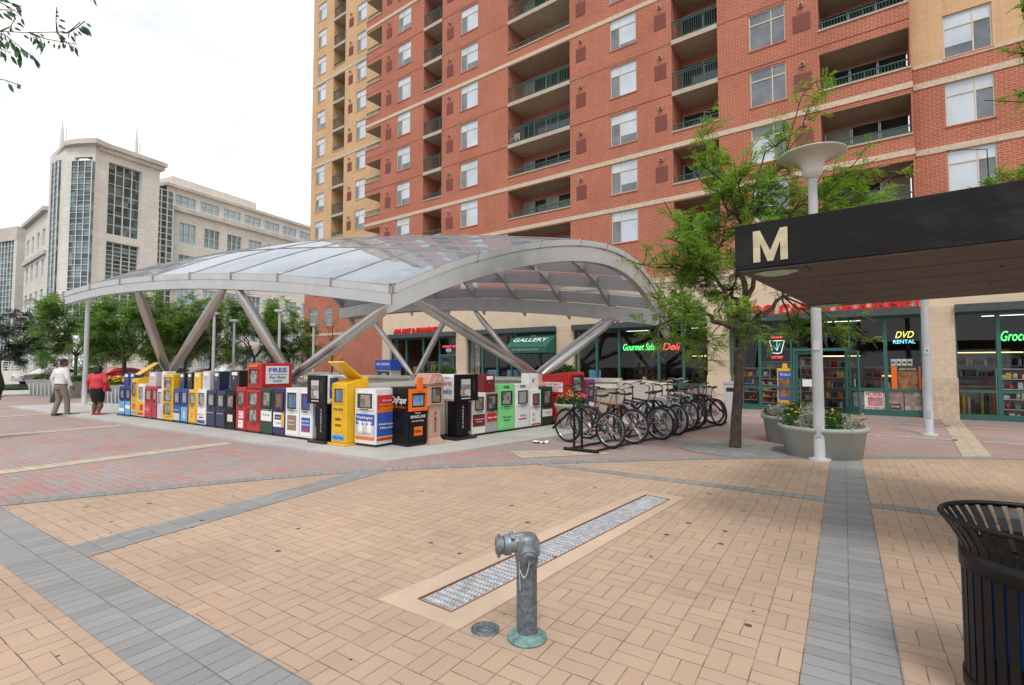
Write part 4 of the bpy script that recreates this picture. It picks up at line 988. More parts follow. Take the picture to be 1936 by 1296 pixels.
left(320, 384, 312, 'bright red box left of the magenta one with white lettering', RED, low=RED, texts=[('The', .72, .12, PRW), ('Washington', .55, .12, PRW, .8), ('Times', .38, .12, PRW)], head=(LGREY, .42, .9))
left(386, 424, 312, 'narrow magenta red box with a plain front', MAGEN, low=MAGEN)
left(427, 468, 345, 'narrow white box squeezed left of the triple yellow box', WHITEP, head=(WHITEP, .5, .9), low=LGREY)
left(471, 556, 214, 'tall yellow box with three windows one above the other', YEL, nwin=3, wz=(.12, .97), news=NEWS, slope=.02, d=.45)
left(559, 618, 332, 'blue box with silver lower panel right of the triple yellow box', BLU, low=LGREY, texts=[('#', .5, 1, PRB, 0, 1), ('EXAMINER', .75, .1, PRW, .9), ('#', .35, .5, CREAM, 0, 1)], head=(NAVY, .44))
left(622, 682, 332, 'blue box with a teal leaf picture low on its front', BLU, low=LBLU, texts=[('#', .2, .7, CREAM, .4, .65)], head=(BLACKM, .44))
left(686, 756, 338, 'orange yellow single box with an outlined lower panel', YEL, low=ORG, texts=[('#', .03, .97, YEL, .05, .95), ('take', .6, .13, PRK), ('one', .42, .13, PRK)], head=(YEL, .46, .8))
left(760, 832, 338, 'white box with blue foot and white coin head', WHITEP, low=PRW, texts=[('#', 0, .22, PRB, 0, 1), ('The', .78, .1, PRB), ('Beacon', .6, .12, PRK, .7), ('#', .35, .45, PRR, .2, .8)], head=(LGREY, .48, .85))
left(836, 912, 345, 'navy box with pale lettering and a tall navy coin head', NAVY, low=NAVY, texts=[('FINANCIAL TIMES', .8, .08, PRW, .8), ('USA', .55, .12, PRR)], head=(NAVY, .48))
left(916, 992, 352, 'navy box with no coin head beside the black box', NAVY, low=NAVY, texts=[('JOURNAL', .8, .08, PRW, .8)], slope=.08)
left(996, 1076, 356, 'black box with a cream card low on its front', BLACKP, news=NEWSW, low=BLACKP, texts=[('#', .35, .8, CREAM, .2, .8)], head=(BLACKM, .52, .95))
left(1082, 1166, 318, 'dark red box with white stickers next to the big red stack', RED, news=NEWSD, low=RED, texts=[('#', .55, .95, PRW, .28, .8), ('AUTO', .86, .12, PRR, .45), ('MART', .68, .12, PRR, .45), ('#', .02, .45, PRW, .28, .8), ('deals', .3, .1, PRR)])
def redside(t, w, h, d):
    b = MB(); b.box(-w / 2, w / 2 + .001, -.0, .8, h + .01, h + .62, RED); b.build('upper_cabinet', t, .03)
    win(t, -w * .36, w * .36, h + .08, h + .5, 0, NEWS, RED); q = MB(); q.box(-w * .3, w * .3, -.03, -.002, h + .53, h + .58, ORG); q.build('handle', t)
    spanel(t, w / 2 + .002, .12, .70, h + .13, h + .55, PRW, [('FREE', .76, .34, PRB, .8), ('#', .5, .53, PRB, .1, .9), ('For Rent', .36, .2, PRK, .7), ('#', .12, .2, LBLU, .3, .7)])
left(1170, 1284, 338, 'big red box stack whose overhanging top cabinet says FREE', RED, nwin=2, wz=(.22, .97), side=redside, d=.46)
left(1286, 1386, 326, 'dark green real estate box with white lower sign left of the row of white boxes', DGRN, news=NEWSW, low=PRW, texts=[('#', .82, 1, DGRN, 0, 1), ('HOMES', .91, .12, PRW, .6), ('The Guide', .5, .18, PRK, .75)], lz=(.3, .56), wz=(.58, .95))
left(1390, 1490, 328, 'indigo box with yellow magazine and oval badge on its front', PURN, news=PHOTOA, low=PRW, texts=[('#', 0, 1, YEL, .75, 1), ('#', .5, .85, NAVY, .15, .75), ('Auto', .67, .16, PRW, .4), ('Trader', .28, .16, PRB, .5)], lz=(.2, .5))
left(1494, 1608, 326, 'white box with brown advert panel low on its front', WHITEP, news=NEWSB, low=PRW, texts=[('#', .2, .95, BRN, .12, .88), ('Northern', .68, .12, PRW, .55), ('Virginia', .5, .1, PRW, .5)])
def aptside(t, w, h, d):
    spanel(t, w / 2 + .002, .06, d - .02, .3, h * .66, PRB, [('|APARTMENT', .25, .3, PRW, .95), ('|SHOWCASE', .7, .26, PRW, .9)])
left(1612, 1722, 334, 'white apartment guide box with blue and red panel and blue lettered side', WHITEP, news=PRB, d=.62, low=PRW, texts=[('#', .2, .9, PRB, .12, .88), ('APARTMENT', .72, .13, PRW, .65), ('SHOWCASE', .55, .13, PRW, .65), ('#', .2, .38, PRR, .3, .7)], side=aptside)
def pedestal(label, loc, rz, hw, hh, hd, z0, side_txt=None, w_post=.17, txts=(), stxt=(), grp=None):
    t = thing('newspaper_box', label, 'newspaper box', loc, rz, grp or GRP)
    b = MB(); b.box(-hw, hw, 0, hd, z0, z0 + hh, WHITEP); b.build('head', t, .05)
    f = MB(); f.box(-hw, hw, -.025, .03, z0, z0 + hh, BLACKP); f.box(-hw * .55, hw * .3, -.032, -.026, z0 + hh * .18, z0 + hh * .82, NEWS if not stxt else NEWSW); f.box(hw * .5, hw * .75, -.031, -.026, z0 + hh * .35, z0 + hh * .8, LGREY if stxt else BLACKM); f.box(-hw * .5, hw * .3, -.034, -.026, z0 + hh * .08, z0 + hh * .12, LGREY); f.build('face_plate', t, .02)
    p = MB(); p.box(-w_post, w_post, .1, .42, .05, z0 + .01, BLACKP); p.build('post', t, .02)
    for x in (-.075, .075):
        for i, chx in enumerate('GAZETTE'):
            pass
    q = MB()
    for x in ((-.08, .08) if stxt else (.0,)):
        for i, chx in enumerate('GAZETTE'): q.text(chx, .075, PRW, FRONT(x, .097, z0 - .14 - i * .07), res=2)
    q.build('lettering', t)
    p = MB(); p.box(-hw * .95, hw * .95, -.02, .55, .0, .05, BLACKM); p.build('base_plate', t, .01)
    if stxt: spanel(t, hw + .001, .05, hd - .02, z0 + .04, z0 + hh - .04, WHITEP, stxt)
    else: spanel(t, hw + .001, .08, hd * .45, z0 + .12, z0 + hh - .05, PRB, [('#', .3, .6, PRW, .2, .8)])
    return t
g = ground(598, 838, .055); X0 = onplane(583, 740, (0, 6.4), (1, 0))[0]; X1 = onplane(617, 740, (0, 6.4), (1, 0))[0]
pedestal('black faced pedestal box with rounded white head next to the big open lidded yellow box', ((X0 + X1) / 2, 6.4, .055), 0, (X1 - X0) / 2, .58, .62, .80)
zx7 = lambda x: 560 + x / 3.723; zy7 = lambda y: 660 + y / 3.723
GRP = 'newspaper boxes at the near corner of the entrance'
# yellow express box with its lid thrown open
YE = 6.5; a = onplane(zx7(246), 800, (0, YE), (1, 0))[0]; b = onplane(zx7(352), 800, (0, YE), (1, 0))[0]
w = b - a; t = thing('newspaper_box', 'big yellow box with take one panel and its lid thrown open', 'newspaper box', ((a + b) / 2, YE, .055), 0, GRP)
m = MB(); d = .50; h = 1.22
m.hexa([(-w / 2, 0, .04), (w / 2, 0, .04), (w / 2, d, .04), (-w / 2, d, .04)], [(-w / 2, 0, h), (w / 2, 0, h), (w / 2, d + .05, h + .14), (-w / 2, d + .05, h + .14)], YEL); m.build('body', t, .02)
m = MB(); m.box(-w / 2 - .04, w / 2 + .03, -.06, d + .02, 0, .039, YEL); m.build('base', t, .01)
win(t, -w * .32, w * .36, .82, 1.14, 0, NEWSB, YEL)
panel(t, -w * .42, w * .42, .06, .80, -.001, YEL, [('free daily', .88, .11, PRK, .75), ('#', .26, .78, ORG, .16, .84), ('#', .275, .765, YEL, .18, .82), ('take', .62, .14, PRK, .48), ('one', .46, .14, PRK, .44), ('#', .04, .21, LBLU, .04, .96), ('express', .13, .15, PRB, .84)])
m = MB(); L0 = Vector((0, .05, h + .08)); 
m.hexa([(-w * .5, .38, h + .10), (w * .5, .38, h + .10), (w * .5, -.10, h + .42), (-w * .5, -.10, h + .42)], [(-w * .5, .40, h + .12), (w * .5, .40, h + .12), (w * .5, -.08, h + .445), (-w * .5, -.08, h + .445)], YEL)
m.build('lid', t)
# white box with a jar picture
YH = 6.68; a = onplane(zx7(412), 800, (0, YH), (1, 0))[0]; b = onplane(zx7(560), 800, (0, YH), (1, 0))[0]
def hside(t, w, h, d):
    spanel(t, w / 2 + .001, .03, d - .005, .12, h - .12, PRB, [('#', .7, 1, PRR, 0, 1), ('#', .62, .7, ORG, 0, 1), ('#', 0, .06, PRR, 0, 1), ('#', .06, .09, YEL, 0, 1), ('Gratis', .88, .05, PRW, .5), ('Washington', .79, .06, YEL, .9), ('Hispanic', .72, .06, YEL, .8), ('Washington', .36, .065, PRW, .9), ('Hispanic', .28, .065, PRW, .75)])
t = nbox('white box with jar picture and blue and red lettered side beside big yellow box', ((a + b) / 2, YH, .055), 0, b - a, 1.12, WHITEP, d=.52, news=NEWSW, wz=(.64, .94), low=PRB, lz=(.12, .56), texts=[('Washington', .87, .16, PRW, .9), ('Hispanic', .70, .16, PRW, .8), ('#', .0, .12, ORG, 0, 1), ('#', .12, .58, LGREY, .0, 1)], side=hside)
j = MB()
for i in range(3): j.lathe([(.001, .24), (.055, .24), (.06, .30), (.06, .38), (.045, .42), (.045, .44), (.052, .445), (.052, .48), (.001, .48)], PRW if i != 1 else LGREY, 14, Matrix.Translation((-.13 + i * .13, -.012, 0)), sy=.12)
j.build('jar_picture', t)
# row on the short side, turned towards the bicycles
PA = ground(905, 829); PB_ = ground(1035, 809); RX = Vector((PB_.x - PA.x, PB_.y - PA.y, 0)).normalized(); RZ = math.atan2(RX.y, RX.x)
def rr(px): return onplane(px, 800, PA, RX)[0]
def rh(px, py): return onplane(px, py, PA, RX)[1]
def rpos(u, off=0.0): n = Vector((RX.y, -RX.x, 0)); return Vector((PA.x, PA.y, .055)) + RX * u + n * off
cpn = ground(zx7(780), zy7(695), .055); W2 = .60
nC = Vector((RX.y, -RX.x, 0))
# black box with orange framed window
uc = (Vector((cpn.x, cpn.y, 0)) - Vector((PA.x, PA.y, 0))).dot(RX); oc = (Vector((cpn.x, cpn.y, 0)) - Vector((PA.x, PA.y, 0))).dot(nC)
u1 = onplane(zx7(921), 800, cpn, RX)[0]
W2 = u1
def cside(t, w, h, d):
    f = MB(); x0, x1, z0, z1 = -w * .46, w * .47, h * .60, h * .98
    for a_, b_, c_, d_ in ((x0, x0 + .06, z0, z1), (x1 - .06, x1, z0, z1), (x0 + .06, x1 - .06, z0, z0 + .07), (x0 + .06, x1 - .06, z1 - .09, z1)): f.box(a_, b_, -.045, -.002, c_, d_, ORG)
    f.box(-w * .05, w * .18, -.06, -.0, z1 - .05, z1 + .22, ORG)
    f.box(x0 + .1, x1 - .1, -.02, -.003, z0 + .1, z1 - .13, NEWSB); f.build('door', t)
    p = MB(); p.text('CityPaper', .19, PRW, Matrix.Translation((-w / 2 - .006, d * .5, h * .78)) @ Matrix.Rotation(R_(-90), 4, 'Z') @ Matrix.Rotation(R_(90), 4, 'X'), .012, fit=d * .92); p.text('FREE EVERY THURSDAY', .05, ORG, Matrix.Translation((-w / 2 - .006, d * .5, h * .66)) @ Matrix.Rotation(R_(-90), 4, 'Z') @ Matrix.Rotation(R_(90), 4, 'X'), 0, fit=d * .8); p.build('lettering', t)
t = nbox('black box with orange framed window and white lettering on its side', cpn + RX * (W2 / 2), RZ, W2, 1.15, BLACKP, d=.55, nwin=0, low=BLACKP, texts=[('Read the', .93, .08, PRW, .3), ('SAVAGE LOVE', .80, .14, PRW, .85), ('column every Thursday', .66, .07, PRW, .7), ('#', .16, .46, ORG, .3, .78), ('CityPaper', .31, .14, PRK, .4)], side=cside, lz=(.1, .6), handle=False)
# dusty pink house shaped dispenser
p0 = ground(zx7(932), zy7(677), .055); wH = onplane(zx7(1030), 800, p0, RX)[0]
t = thing('newspaper_box', 'dusty pink house shaped leaflet dispenser with gabled roof and FREE on its post', 'leaflet box', p0 + RX * (wH / 2), RZ, GRP)
m = MB(); w = wH * 1.12; m.box(-w / 2, w / 2, 0, .42, .76, 1.22, PINKB); m.prism([(-w / 2 - .04, 1.20), (w / 2 + .04, 1.20), (w * .30, 1.42), (-w * .30, 1.42)], -.03, .46, PINKB, 'y')
for s_ in (-.17, .1): m.prism([(w * s_ - .05, 1.22), (w * s_ + .13, 1.22), (w * s_ + .04, 1.36)], -.06, .1, PINKB, 'y')
m.build('body', t, .012)
m = MB(); m.hexa([(-w * .42, -.05, 0), (w * .55, -.05, 0), (w * .55, .42, 0), (-w * .42, .42, 0)], [(-w * .36, .02, .14), (w * .36, .02, .14), (w * .36, .36, .14), (-w * .36, .36, .14)], PINKB); m.box(-w * .36, w * .36, .02, .36, .141, .759, PINKB); m.build('post', t, .01)
win(t, -w * .38, w * .38, .80, 1.16, 0, NEWSD, PINKB); m = MB(); m.box(-w * .13, w * .13, .012, .0195, .25, .66, PINKB)
for i, ch in enumerate('FREE'): m.text(ch, .12, PRK, FRONT(0, .009, .60 - i * .10), .02, res=2)
m.build('lettering', t)
# white headed pedestal box
q = ground(zx7(1160), zy7(640), .055); hw = .33
pedestal('white headed pedestal box with red and blue lettered side in front of the short row', q + RX * .10 + nC * .05, RZ, hw, .57, .55, .82, stxt=(), grp=GRP)
t = [o for o in C.objects if o.name.startswith('newspaper_box')][-1]
m = MB(); MX = Matrix.Translation((-hw - .006, .30, 0)) @ Matrix.Rotation(R_(-90), 4, 'Z') @ Matrix.Rotation(R_(90), 4, 'X')
m.text('Sports', .17, PRR, Matrix.Translation((0, 0, 1.20)) @ MX, .015, fit=.42); m.text('Weekly', .17, PRB, Matrix.Translation((0, 0, 1.03)) @ MX, .015, fit=.45); m.text('USA TODAY', .06, PRB, Matrix.Translation((0, 0, 1.31)) @ MX, 0, fit=.3); m.build('lettering', t)
GRP = 'newspaper boxes along the short side by the bicycles'
def right(x0, x1, ytop, label, m, **k):
    a = rr(zx7(x0)); b = rr(zx7(x1)); h = max(.95, rh(zx7((x0 + x1) / 2), zy7(ytop)) - .055)
    return nbox(label, rpos((a + b) / 2), RZ, (b - a) * .98, h, m, **k)
def mside(t, w, h, d):
    p = MB(); p.box(-w / 2 - .004, -w / 2 + .002, .04, d - .02, .12, h * .8, MAROON); p.box(-w / 2 - .007, -w / 2 - .0045, .1, d - .1, .2, .35, RED); p.build('side_panel', t)
right(1236, 1334, 310, 'white box with maroon side and brown photograph in its window', WHITEP, news=NEWSW, low=MAROON, texts=[('The Business', .6, .14, PRW, .8), ('Review', .4, .14, PRW, .5)], lz=(.22, .5), side=mside, d=.5)
right(1337, 1416, 310, 'grey box with dark red upper part and a red banner', GRYP, news=NEWSD, fm=MAROON, low=RED, texts=[('Nation USA', .5, .3, PRW, .9)], lz=(.3, .5), head=(MAROON, .42, .95), wz=(.56, .97), wm=.02)
right(1420, 1538, 250, 'mint green rounded box headed FREE beside the white one', LGRN, news=NEWS, low=LGRN, texts=[('#', .02, .98, LGRN, .02, .98), ('Apartment', .62, .14, PRK, .6), ('Guide', .44, .14, PRK, .4)], lz=(.08, .46), wz=(.54, .88))
tg = t = [o for o in C.objects if o.name.startswith('newspaper_box')][-1]
right(1542, 1644, 248, 'white rounded box headed FREE beside the mint green one', WHITEP, news=LGREY, low=WHITEP, texts=[('Where', .6, .16, PRB, .5), ('#', .36, .44, PRR, .15, .8)], lz=(.08, .46), wz=(.54, .88))
for nm in (tg, [o for o in C.objects if o.name.startswith('newspaper_box')][-1]):
    m = MB(); hh = rh(zx7(1500), zy7(249)) - .055; m.text('FREE', .09, PRK, FRONT(0, -.006, hh - .07), .02, fit=.2); m.build('lettering', nm)
right(1648, 1724, 296, 'narrow white box with a white coin head on top', WHITEP, news=BRN, low=PRW, texts=[('#', .55, .8, LGREY, .1, .4), ('#', .2, .45, LGREY, .1, .4), ('#', .0, .08, RED, 0, 1)], head=(WHITEP, .42, .9))
right(1728, 1806, 266, 'dark green real estate box at the end of the short row by the flowers', DGRN, news=NEWSW, low=PRW, texts=[('#', .85, 1, DGRN, 0, 1), ('Guide', .45, .2, PRK, .6)], lz=(.24, .46), wz=(.52, .95))
# two boxes standing against the far end of the short wall
GRP = 'newspaper boxes by the flower bowl'
t = thing('newspaper_box', 'bright red double box with a white advert on its side behind the flowers', 'newspaper box', at(1090, 700, 13.6).xy.to_3d() + Vector((0, 0, .055)), RZ, GRP)
m = MB(); m.box(-.35, .35, 0, .9, .05, .75, RED); m.build('base', t, .02)
m = MB(); m.prism([(0, .76), (.9, .76), (.9, 1.30), (0, 1.40), (-.02, 1.3)], -.36, .36, RED, 'x'); m.build('body', t, .02); win(t, -.3, .3, .82, 1.33, -.02, NEWS, RED)
m = MB(); m.box(-.368, -.361, .2, .8, .86, 1.12, PRW); MX = Matrix.Translation((-.372, .5, 0)) @ Matrix.Rotation(R_(-90), 4, 'Z') @ Matrix.Rotation(R_(90), 4, 'X')
for i, wd in enumerate(('APARTMENT', 'SHOWCASE', 'GUIDE')): m.text(wd, .085, PRR, Matrix.Translation((0, 0, 1.06 - i * .08)) @ MX, .01, fit=.5 if i < 2 else .3)
m.build('side_panel', t)
nbox('purple leaflet box right of the red double box behind the flowers', at(1117, 700, 14.1).xy.to_3d() + Vector((0, 0, .055)), RZ, .42, 1.18, PURP, news=NEWS, low=PRW, texts=[('homes', .6, .2, PURP, .6)], d=.4)
# ---------------------------------------------------------------- black bus shelter roof with the M
ZS = 2.45; TH = .40
qa = ground(1390, 515, ZS) if 0 else None
def zpt(x, y, z):
    d = ray(x, y); t = (z - EYE) / d.z; return Vector((d.x * t, d.y * t, z))
A0 = zpt(1390, 515, ZS); B0 = zpt(1535, 582, ZS); F0_ = zpt(1936, 455, ZS); K0 = zpt(1936, 553, ZS)
ef = (F0_ - A0).normalized(); ek = (K0 - B0).normalized()
A1 = A0 + ef * 7.0; B1 = B0 + ek * 6.6
sh = thing('shelter_roof', 'long black flat shelter roof with a pale gold M on its front edge', 'shelter')
m = MB(); q = [A0, A1, B1, B0]
m.hexa([(p.x, p.y, ZS + .012) for p in q], [(p.x, p.y, ZS + TH) for p in q], BLACKB)
m.build('roof_box', sh, .006)
m = MB(); NP = 5; inw = .03
def lerp(a, b, t): return a + (b - a) * t
for i in range(NP):
    t0 = i / NP + .004; t1 = (i + 1) / NP - .004
    m.hexa([tuple(lerp(A0, B0, t0) + ef * inw + Vector((0, 0, -.003))), tuple(lerp(A1, B1, t0) + Vector((0, 0, -.003))), tuple(lerp(A1, B1, t1) + Vector((0, 0, -.003))), tuple(lerp(A0, B0, t1) + ef * inw + Vector((0, 0, -.003)))],
           [tuple(lerp(A0, B0, t0) + ef * inw + Vector((0, 0, .02))), tuple(lerp(A1, B1, t0) + Vector((0, 0, .02))), tuple(lerp(A1, B1, t1) + Vector((0, 0, .02))), tuple(lerp(A0, B0, t1) + ef * inw + Vector((0, 0, .02)))], WOODS)
m.build('soffit', sh)
nf = Vector((ef.y, -ef.x, 0)); rzf = math.atan2(ef.y, ef.x)
def onfront(px, py): return onplane(px, py, A0, ef)
u0, z0 = onfront(1425, 493); u1, z1 = onfront(1489, 432); u0 += 0; zc0 = onfront(1457, 494)[1]; zc1 = onfront(1457, 434)[1]
m = MB(); w = u1 - u0; hh = zc1 - zc0; st = w * .21
P = [(0, 0), (st, 0), (st, hh * .62), (w / 2 - st * .42, 0.0), (w / 2 + st * .42, 0.0), (w - st, hh * .62), (w - st, 0), (w, 0), (w, hh), (w - st * 1.02, hh), (w / 2, hh * .36), (st * 1.02, hh), (0, hh)]
o3 = A0 + ef * u0 - Vector((0, 0, ZS))
def M3(x, z, off): p = o3 + ef * x + nf * off; return (p.x, p.y, zc0 + z)
# letter as three convex strokes
for poly in ([P[0], P[1], P[11], P[12]], [P[6], P[7], P[8], P[9]], [P[11], P[3], P[4], (w / 2, hh * .36)], [P[3], P[4], P[9], (w / 2, hh * .36)]):
    pass
for poly in ([(0, 0), (st, 0), (st, hh), (0, hh)], [(w - st, 0), (w, 0), (w, hh), (w - st, hh)], [(st, hh), (st, hh * .60), (w / 2 - st * .40, 0), (w / 2, 0), (w / 2, hh * .33)], [(w - st, hh), (w / 2, hh * .33), (w / 2, 0), (w / 2 + st * .40, 0), (w - st, hh * .60)]):
    m.face([M3(x, z, .012) for x, z in poly], GOLD)
m.build('lettering', sh)
def rlight(px, py, lab):
    p = zpt(px, py, ZS - .006); l = MB(); a = math.atan2(ef.y, ef.x); Mx = Matrix.Translation(p) @ Matrix.Rotation(a, 4, 'Z')
    l.box(-.24, .24, -.17, .17, -.004, .008, BLACKM, Mx); l.lathe([(.15, -.008), (.13, -.010), (.09, -.03), (.001, -.04)], LGRN_GLASS, 20, Mx, sx=1.15, sy=.8)
    l.build('recessed_light', sh)
LGRN_GLASS = mat('green_lens', (.30, .42, .30), .25, var=.2)
rlight(1467, 514, ''); rlight(1562, 577, '')
for px, py in ((1893, 503), (1557, 533), (1584, 560), (1871, 537)):
    l = MB(); l.lathe([(.018, -.004), (.016, -.010), (.001, -.010)], BLACKM, 10, Matrix.Translation(zpt(px, py, ZS))); l.build('bolt', sh)
for k in (3.4, 6.2):
    p = lerp(A0, B0, .5) + ef * k; l = MB(); l.box(p.x - .2, p.x + .2, p.y - .5, p.y + .5, .017, ZS - .004, BLACKB); l.build('pier', sh)
# ---------------------------------------------------------------- dish lamp posts
def dish_lamp(label, loc, h, grp, num=None):
    t = thing('lamp_post', label, 'lamp post', loc, 0, grp)
    m = MB(); m.lathe([(.14, 0), (.14, .05), (.095, .065), (.088, .07), (.088, 1.0), (.088, 1.02), (.080, h * .5), (.072, h - .39)], ALUW, 20); m.build('pole', t)
    m = MB(); m.lathe([(.17, 0.0), (.17, .04), (.16, .05), (.10, .055)], ALUW, 24); m.build('base_flange', t)
    m = MB(); m.lathe([(.080, h - .465), (.155, h - .40), (.160, h - .34), (.170, h - .26), (.20, h - .185), (.27, h - .125), (.38, h - .085), (.47, h - .066), (.528, h - .052), (.535, h - .045), (.528, h - .034), (.3, h - .005), (.001, h)], DISCW, 40); m.build('lamp_dish', t)
    m = MB(); m.box(-.035, .035, -.098, -.083, .42, .62, ALUW); m.box(-.05, .05, -.096, -.08, 1.9, 2.05, LGREY); 
    if num: m.text(num, .09, PRK, FRONT(0, -.099, 1.97), .01)
    m.build('hand_hole', t)
    return t
dish_lamp('pale grey lamp post with a white dish by the stone planters', ground(1550, 872), 5.38, 'dish lamp posts on the plaza')
dish_lamp('grey lamp post with a small number plate under the black shelter roof', ground(1757, 824), 5.2, 'dish lamp posts on the plaza', '9')
dish_lamp('grey lamp post beside the woman in red left of the newspaper boxes', ground(159, 768), 4.62, 'dish lamp posts on the plaza')
def box_lamp(label, px, ytop, dep, w=.45):
    p = at(px, 690, dep); h = at(px, ytop, dep).z; t = thing('lamp_post', label, 'lamp post', (p.x, p.y, 0), YAW, 'box headed lamp posts beyond the entrance')
    m = MB(); m.lathe([(.14, 0), (.14, .05), (.085, .06), (.08, 1.5), (.07, h - .1)], ALUW, 14); m.build('pole', t)
    m = MB(); m.box(-w / 2, w / 2, -.16, .16, h - .14, h, ALUW); m.box(-w * .4, w * .4, -.13, .13, h - .148, h - .1401, LGREY); m.build('lamp_head', t, .02)
box_lamp('grey box headed lamp post framed by the left pair of struts', 403, 590, 27); box_lamp('slim grey lamp post right of the left pair of struts', 441, 604, 30); box_lamp('grey box headed lamp post behind the second pair of struts', 527, 585, 28); box_lamp('grey lamp post against the lower red brick wall', 592, 612, 31, .3)
# ---------------------------------------------------------------- fire standpipe
sp = thing('standpipe', 'weathered grey fire standpipe with two capped outlets and green base ring', 'standpipe', ground(996, 1206, .017))
m = MB(); m.lathe([(.062, .03), (.062, .46), (.064, .47)], LEADG, 28); m.build('pipe', sp)
m = MB(); m.lathe([(.116, 0), (.12, .006), (.118, .012), (.10, .016), (.076, .020), (.070, .024), (.068, .036), (.0625, .040)], VERD, 40); m.build('base_ring', sp)
m = MB(); m.lathe([(.066, .44), (.070, .47), (.070, .56), (.064, .595), (.045, .612), (.001, .616)], CASTL, 28); 
dl = (-VR * .97 - VF.xy.to_3d() * .15).normalized(); dl.z = 0
m.tube([dl * .0 + Vector((0, 0, .555)), dl * .06 + Vector((0, 0, .558)), dl * .11 + Vector((0, 0, .558))], [.05, .052, .05], CASTL, 20)
m.tube([dl * .02 + Vector((0, 0, .60)), dl * .10 + Vector((0, 0, .598))], [.022, .02], CASTL, 10)
m.box(-.068, .068, -.062, .062, .50, .585, CASTL, Matrix.Rotation(math.atan2(dl.y, dl.x), 4, 'Z'))
for a in (-40, 40): r = Matrix.Rotation(R_(a), 3, dl) @ Vector((0, 0, 1)); m.tube([dl * .09 + Vector((0, 0, .556)) + r * .045, dl * .09 + Vector((0, 0, .556)) + r * .078], .012, CASTL, 8)
m.build('siamese_head', sp)
m = MB(); m.tube([dl * .10 + Vector((0, 0, .555)), dl * .135 + Vector((0, 0, .553)), dl * .14 + Vector((0, 0, .553))], [.060, .060, .055], CASTL, 24)
m.tube([dl * .142 + Vector((0, 0, .553)), dl * .185 + Vector((0, 0, .550)), dl * .19 + Vector((0, 0, .550))], [.052, .052, .042], LEADG, 24)
for a in (0, 90, 180, 270):
    r = Vector((0, 0, 1)) * math.cos(R_(a)) + dl.cross(Vector((0, 0, 1))) * math.sin(R_(a)); m.tube([dl * .17 + Vector((0, 0, .55)) + r * .05, dl * .17 + Vector((0, 0, .55)) + r * .068], .009, CASTL, 8)
m.build('outlet_cap', sp)
df = (-VF.xy.to_3d() + VR * .1).normalized()
m = MB(); m.tube([Vector((0, 0, .53)), df * .05 + Vector((0, 0, .525)), df * .085 + Vector((0, 0, .50))], [.05, .052, .05], CASTL, 20)
d2 = (df + Vector((0, 0, -.45))).normalized(); b_ = df * .075 + Vector((0, 0, .505))
m.tube([b_, b_ + d2 * .018], [.056, .056], CASTL, 24); m.tube([b_ + d2 * .019, b_ + d2 * .035, b_ + d2 * .038], [.049, .049, .035], LEADG, 24); m.tube([b_ + d2 * .038, b_ + d2 * .05], .010, CASTL, 10); m.build('outlet_cap', sp)
m = MB()
def chain(a, b, sag, n, r=.0045):
    for i in range(n + 1):
        t = i / n; p = a.lerp(b, t) - Vector((0, 0, sag * 4 * t * (1 - t))); m.lathe([(.0005, -r), (r * .9, -r * .4), (r * .9, r * .4), (.0005, r)], CHROME if i % 2 else GRATE, 6, Matrix.Translation(p))
chain(b_ + d2 * .05, Vector((0, 0, .42)) + df * .066 - VR * .045, .06, 26); chain(Vector((0, 0, .46)) + df * .05 - VR * .05, Vector((0, 0, .30)) + df * .05 - VR * .045, 0.0, 20)
m.build('chain', sp); m = MB(); chain(dl * .19 + Vector((0, 0, .545)), dl * .16 + Vector((0, 0, .49)), .02, 10)
m.build('chain', sp)
# ---------------------------------------------------------------- grate in its concrete pad, valve cover
gp = [ground(*p) for p in ((715, 1140), (865, 1199), (1295, 945), (1214, 931.6))]; gg = [ground(*p) for p in ((790, 1140), (853, 1165), (1266, 949), (1221, 940))]
pad = thing('drain_grate', 'long narrow galvanised grate set in a pinkish concrete pad', 'grate')
m = MB()
q4 = gp; g4 = gg
for i in range(4):
    a, b, c, d = q4[i], q4[(i + 1) % 4], g4[(i + 1) % 4], g4[i]
    m.hexa([(p.x, p.y, .005) for p in (a, b, c, d)], [(p.x, p.y, .026) for p in (a, b, c, d)], CONCP)
m.build('concrete_pad', pad)
m = MB()
for i in range(4):
    a, b = g4[i], g4[(i + 1) % 4]; m.tube([(a.x, a.y, .024), (b.x, b.y, .024)], .008, RUST, 4, smooth=False)
m.build('rusty_frame', pad)
m = MB(); m.face([(p.x, p.y, .018) for p in g4], RUST); m.build('tray', pad)
LU = (g4[3] - g4[0]); LW_ = (g4[1] - g4[0]); n_l = 62; n_w = 9
for seg, (t0, t1) in enumerate(((.004, .335), (.345, .66), (.665, .996))):
    m = MB()
    K = int(n_l * (t1 - t0))
    def gpnt(t, s, z): p = g4[0].lerp(g4[3], t).lerp(g4[1].lerp(g4[2], t), s); return (p.x, p.y, z)
    m.face([gpnt(t0, .04, .022), gpnt(t0, .96, .022), gpnt(t1, .96, .022), gpnt(t1, .04, .022)], GRATE if seg != 9 else RUST)
    for i in range(K + 1):
        t = t0 + (t1 - t0) * i / K
        for j in range(n_w):
            s0 = .07 + .86 * j / n_w + (.03 if i % 2 else 0); s1 = s0 + .062
            m.hexa([gpnt(t - .0025, s0, .0221), gpnt(t - .0025, s1, .0221), gpnt(t + .0025, s1, .0221), gpnt(t + .0025, s0, .0221)], [gpnt(t - .0015, s0 + .006, .029), gpnt(t - .0015, s1 - .006, .029), gpnt(t + .0015, s1 - .006, .029), gpnt(t + .0015, s0 + .006, .029)], GRATE)
            m.face([gpnt(t + .0035, s0, .0226), gpnt(t + .0035, s1, .0226), gpnt(t + .0062, s1, .0226), gpnt(t + .0062, s0, .0226)], STEELD)
    m.build('grate_panel', pad)
